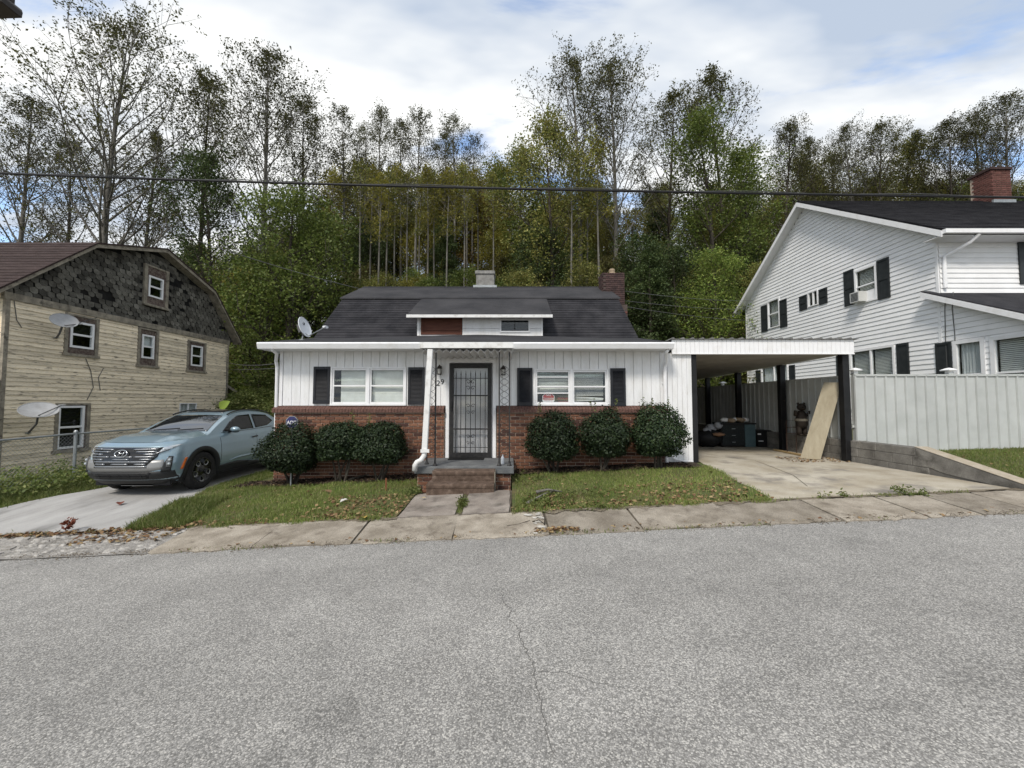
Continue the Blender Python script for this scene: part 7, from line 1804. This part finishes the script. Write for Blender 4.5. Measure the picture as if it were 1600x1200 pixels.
# security yard sign
ys = at(456,659.5,8.30); zb = zbase(ys.x,8.30)
ysn = thing('yard_sign', 'round dark blue security sign on a stake behind the broad shrub', 'sign', (ys.x,8.30,zb))
oc = [(ys.x+0.135*math.cos(R(22.5+45*k)),8.30,ys.z+0.135*math.sin(R(22.5+45*k))) for k in range(8)]
MB().prism(oc,(0,0.012,0)).build('board', m_galv, ysn)
oc = [(ys.x+0.122*math.cos(R(22.5+45*k)),8.296,ys.z+0.122*math.sin(R(22.5+45*k))) for k in range(8)]
MB().prism(oc,(0,0.003,0)).build('blue_field', m_blue, ysn)
text('ADT', 0.10, TF(ys.x,8.293,ys.z-0.012), m_white, 'lettering', ysn, 0.001, 0.001)
MB().box(ys.x-0.012,ys.x+0.012,8.314,8.33,zb-0.05,ys.z+0.05).build('stake', m_galv, ysn)
# marker stake, sticks, stump wood
sp = atz(603,769,zbase(-2.2,7.1)+0.0)
tag(MB().box(sp.x-0.014,sp.x+0.014,sp.y-0.008,sp.y+0.008,zbase(sp.x,sp.y)-0.05,at(603,747,sp.y).z).build('marker_stake', pm('rusty_stake',(0.17,0.065,0.03))), 'short rusty brown stake standing in the left lawn', 'stake')
def branch(name, label, uvz, r, mat=m_barkd, cat='branch'):
    pts = []
    for (u, v, dz) in uvz:
        p = atz(u, v, 0.1)
        for _ in range(3): p = atz(u, v, zbase(p.x,p.y)+dz)
        pts.append(p)
    n = len(pts); return tag(MB().tube(pts, [r*(1-0.6*i/max(1,n-1)) for i in range(n)], 6).build(name, mat, smooth=True), label, cat)
branch('fallen_branch', 'gnarled dark root lying at the edge of the left mulch bed', [(540,752,0.02),(553,747,0.06),(566,744,0.07),(576,741,0.12)], 0.032)
branch('fallen_branch', 'grey stick lying across the weeds beside the path', [(822,787,0.03),(835,780,0.05),(850,772,0.06),(868,767,0.05)], 0.025, m_barkg)
branch('fallen_branch', 'short weathered stick on the weed heap by the path', [(838,769,0.07),(856,765,0.09),(878,768,0.06)], 0.03, m_barkg)
branch('twig', 'thin upright twig sticking out of the white debris on the sidewalk', [(851,822,0.01),(851,812,0.07),(850,802,0.14)], 0.012)
branch('twig', 'long thin twig lying on the sidewalk slab', [(792,822,0.02),(810,819,0.02),(828,813,0.03)], 0.008)
branch('twig', 'bent twig lying over the white debris on the sidewalk', [(832,815,0.03),(842,812,0.06),(850,818,0.03)], 0.009)
random.seed(2); wd = MB()
for k in range(18):
    u, v = random.uniform(822,850), random.uniform(804,829); p = atz(u,v,0.0); z = gx(p.x)+interp(p.y,[5.27,6.03],[-0.075,0.012]); wd.ball((p.x,p.y,z+0.012),random.uniform(0.012,0.038),6,4,(1.5,1,0.3),0.3)
stuff(tag(wd.build('white_debris', pm('white_chalk',(0.50,0.48,0.44),(0.38,0.36,0.32),20)), 'crumbled white debris on the sidewalk edge', 'debris'))
random.seed(9)
for k, (u, v, sz, lab) in enumerate(((512,768,0.11,'big curled tan leaf lying on the left lawn'),(188,786,0.10,'single reddish brown leaf lying on the concrete driveway'),(538,782,0.10,'white papery leaf on the bare patch of the left lawn'),(569,808,0.08,'yellow leaf at the lawn edge above the sidewalk'),(662,778,0.05,'pale leaf lying on the front path'))):
    p = atz(u,v,-0.1)
    zf = zdl if u < 250 else (lambda x, y: zbase(x,y)+0.012)
    for _ in range(3): p = atz(u,v,zf(p.x,p.y)+0.035)
    c = [(0.16,0.10,0.05),(0.14,0.045,0.03),(0.50,0.48,0.44),(0.42,0.30,0.07),(0.45,0.36,0.2)][k]
    a = random.random()*6; m = pm('leaf_%d'%k, c, rough=0.8)
    mb = MB(); d = Vector((math.cos(a),math.sin(a),0.15))
    rows = [[p+d*(sz*(t-0.5)*1.5)+Vector((-math.sin(a),math.cos(a),0))*(sz*0.62*w*q)+Vector((0,0,0.25*sz*abs(q)*w-0.25*sz*(t-0.5)**2)) for q in (-1,-0.5,0,0.5,1)] for t, w in ((0,0.05),(0.2,0.7),(0.4,1.0),(0.55,0.7),(0.75,0.85),(1,0.05))]
    mb.grid(rows); tag(mb.build('fallen_leaf', m, smooth=True, fix=False), lab, 'leaf')
rs = atz(66+7,830-15,-0.3)
rs = tag(MB().add([(0,0,0)],[]).v and stuff(tag(link('red_seedling', npmesh('red_seedling', *(lambda r: (lambda VF: (VF[0],4,VF[1]))(leaf_quads(r, np.array([(atz(107,828,-0.27).x+r.normal(0,0.05), atz(107,828,-0.27).y+r.normal(0,0.03), -0.27+r.uniform(0.0,0.14)) for _ in range(14)]), 6, 0.02, 0.06)))(np.random.default_rng(4)), leafmat('red_leaves',[(0.18,0.05,0.03),(0.26,0.09,0.05)]))), 'small reddish seedling at the foot of the driveway', 'weed')))
# ------------------------------------------------------------------ poles, lamp and cables
def pole(x, y, h, label):
    z = zbase(x,y); t = thing('utility_pole', label, 'utility pole', (x,y,z))
    MB().tube([(x,y,z-0.3),(x,y,z+h)],[0.16,0.11],12).build('shaft', m_barkd, t, smooth=True); MB().beam((x,y-0.9,z+h-0.5),(x,y+0.9,z+h-0.5),0.09,0.11).build('crossarm', m_barkd, t); return t
yk_ = 6.45
pl0, pl1 = at(0,270.5,yk_), at(1600,308,yk_)
XP0, XP1 = -11.2, 15.0
pole(XP0, yk_+0.2, 8.9, 'wooden utility pole on the verge left of the driveway'); pole(XP1, yk_+0.2, 8.4, 'wooden utility pole up the road on the right')
ctl = [at(0,270.5,yk_), at(230,279,yk_), at(480,287.5,yk_), at(800,295,yk_), at(1100,301,yk_), at(1350,305,yk_), at(1600,308.5,yk_)]
sl0 = (ctl[1].z-ctl[0].z)/(ctl[1].x-ctl[0].x); sl1 = (ctl[-1].z-ctl[-2].z)/(ctl[-1].x-ctl[-2].x)
xs_ = [XP0]+[p.x for p in ctl]+[XP1]; zs_ = [ctl[0].z+sl0*(XP0-ctl[0].x)*1.1]+[p.z for p in ctl]+[ctl[-1].z+sl1*(XP1-ctl[-1].x)]
pf = np.polyfit(xs_, zs_, 3); X_ = np.linspace(XP0+0.1,XP1-0.1,60)
cb = thing('power_cable', 'thick black overhead cable bundle spanning the whole street front', 'cable', (0, yk_, 5.0))
MB().tube([(x,yk_,float(np.polyval(pf,x))) for x in X_],0.019,7,cap=True).build('cable', m_cable, cb, smooth=True)
X2 = np.linspace(XP0+0.1,XP1-0.1,400)
MB().tube([(x,yk_+0.024*math.cos(x*2.3),float(np.polyval(pf,x))+0.024+0.004*math.sin(x*2.3)) for x in X2],0.007,4,cap=True).build('messenger_wire', m_wire, cb)
def wire(label, a, b, sag, r=0.008, group=None, mat=m_wire):
    a, b = Vector(a), Vector(b); pts = [a.lerp(b,t)-Vector((0,0,sag*4*t*(1-t))) for t in np.linspace(0,1,24)]
    return tag(MB().tube(pts, r, 4).build('utility_wire', mat), label, 'wire', group)
ptop = Vector((XP0+0.1, yk_+0.2, 6.6))
wire('thin service wire from the pole to the roof of the low house', ptop, at(566,452,14.3), 0.25, 0.009)
a = TL @ Vector((xb-0.1,-0.05,lp(350,566)[1]))
wire('grey wire from the yellow house to the corner of the low house, upper one', a, (HX0-0.03,9.6,at(440,564,9.6).z), 0.12, 0.010)
wire('dark wire from the yellow house to the corner of the low house, lower one', a-Vector((0,0,0.35)), (HX0-0.03,9.6,at(440,574,9.6).z), 0.02, 0.008)
for k, (v0, v1, lab) in enumerate(((455,461,'top thin wire from the brick chimney to the white house'),(470,474,'middle thin wire from the brick chimney to the white house'),(479,492,'lowest thin wire from the brick chimney to the white house'))):
    wire(lab, at(977,v0,13.7), atx(1176+4*k,v1+9,13.0-0.03), 0.10, 0.008)
# street lamp whose housing reaches into the picture corner
LY = 5.2
lc = at(5, 9, LY)
sl = thing('street_lamp', 'dark boxy street lamp head on an arm at the pole', 'street lamp', (XP0, yk_+0.2, lc.z))
r1, b1 = at(18.5,16,LY), at(18.5,6,LY)
dd_ = Vector((1,-0.12,0)).normalized()
MB().prism([(r1.x,LY-0.12,r1.z),(r1.x,LY-0.12,b1.z),(r1.x-0.03,LY-0.10,b1.z+0.05),(r1.x-0.55,LY-0.10,b1.z+0.06),(r1.x-0.62,LY-0.12,r1.z-0.02)],(0,0.24,0)).build('housing', m_bronze, sl, bevel=0.01)
MB().box(r1.x-0.50,r1.x-0.08,LY-0.125,LY-0.121,r1.z+0.02,b1.z-0.005).build('lens', m_lampglass, sl)
MB().box(r1.x-0.10,r1.x-0.03,LY-0.05,LY+0.05,b1.z+0.05,b1.z+0.13).build('photocell', m_bronze, sl)
MB().tube([(r1.x-0.55,LY,lc.z),((r1.x+XP0)/2-0.3,LY+0.6,lc.z+0.25),(XP0,yk_+0.2,lc.z-0.1)],0.03,8).build('arm', m_galv, sl)
for o in THINGS:
    if '_l' in o: del o['_l']
for o in list(bpy.data.objects):
    if '_l' in o: del o['_l']
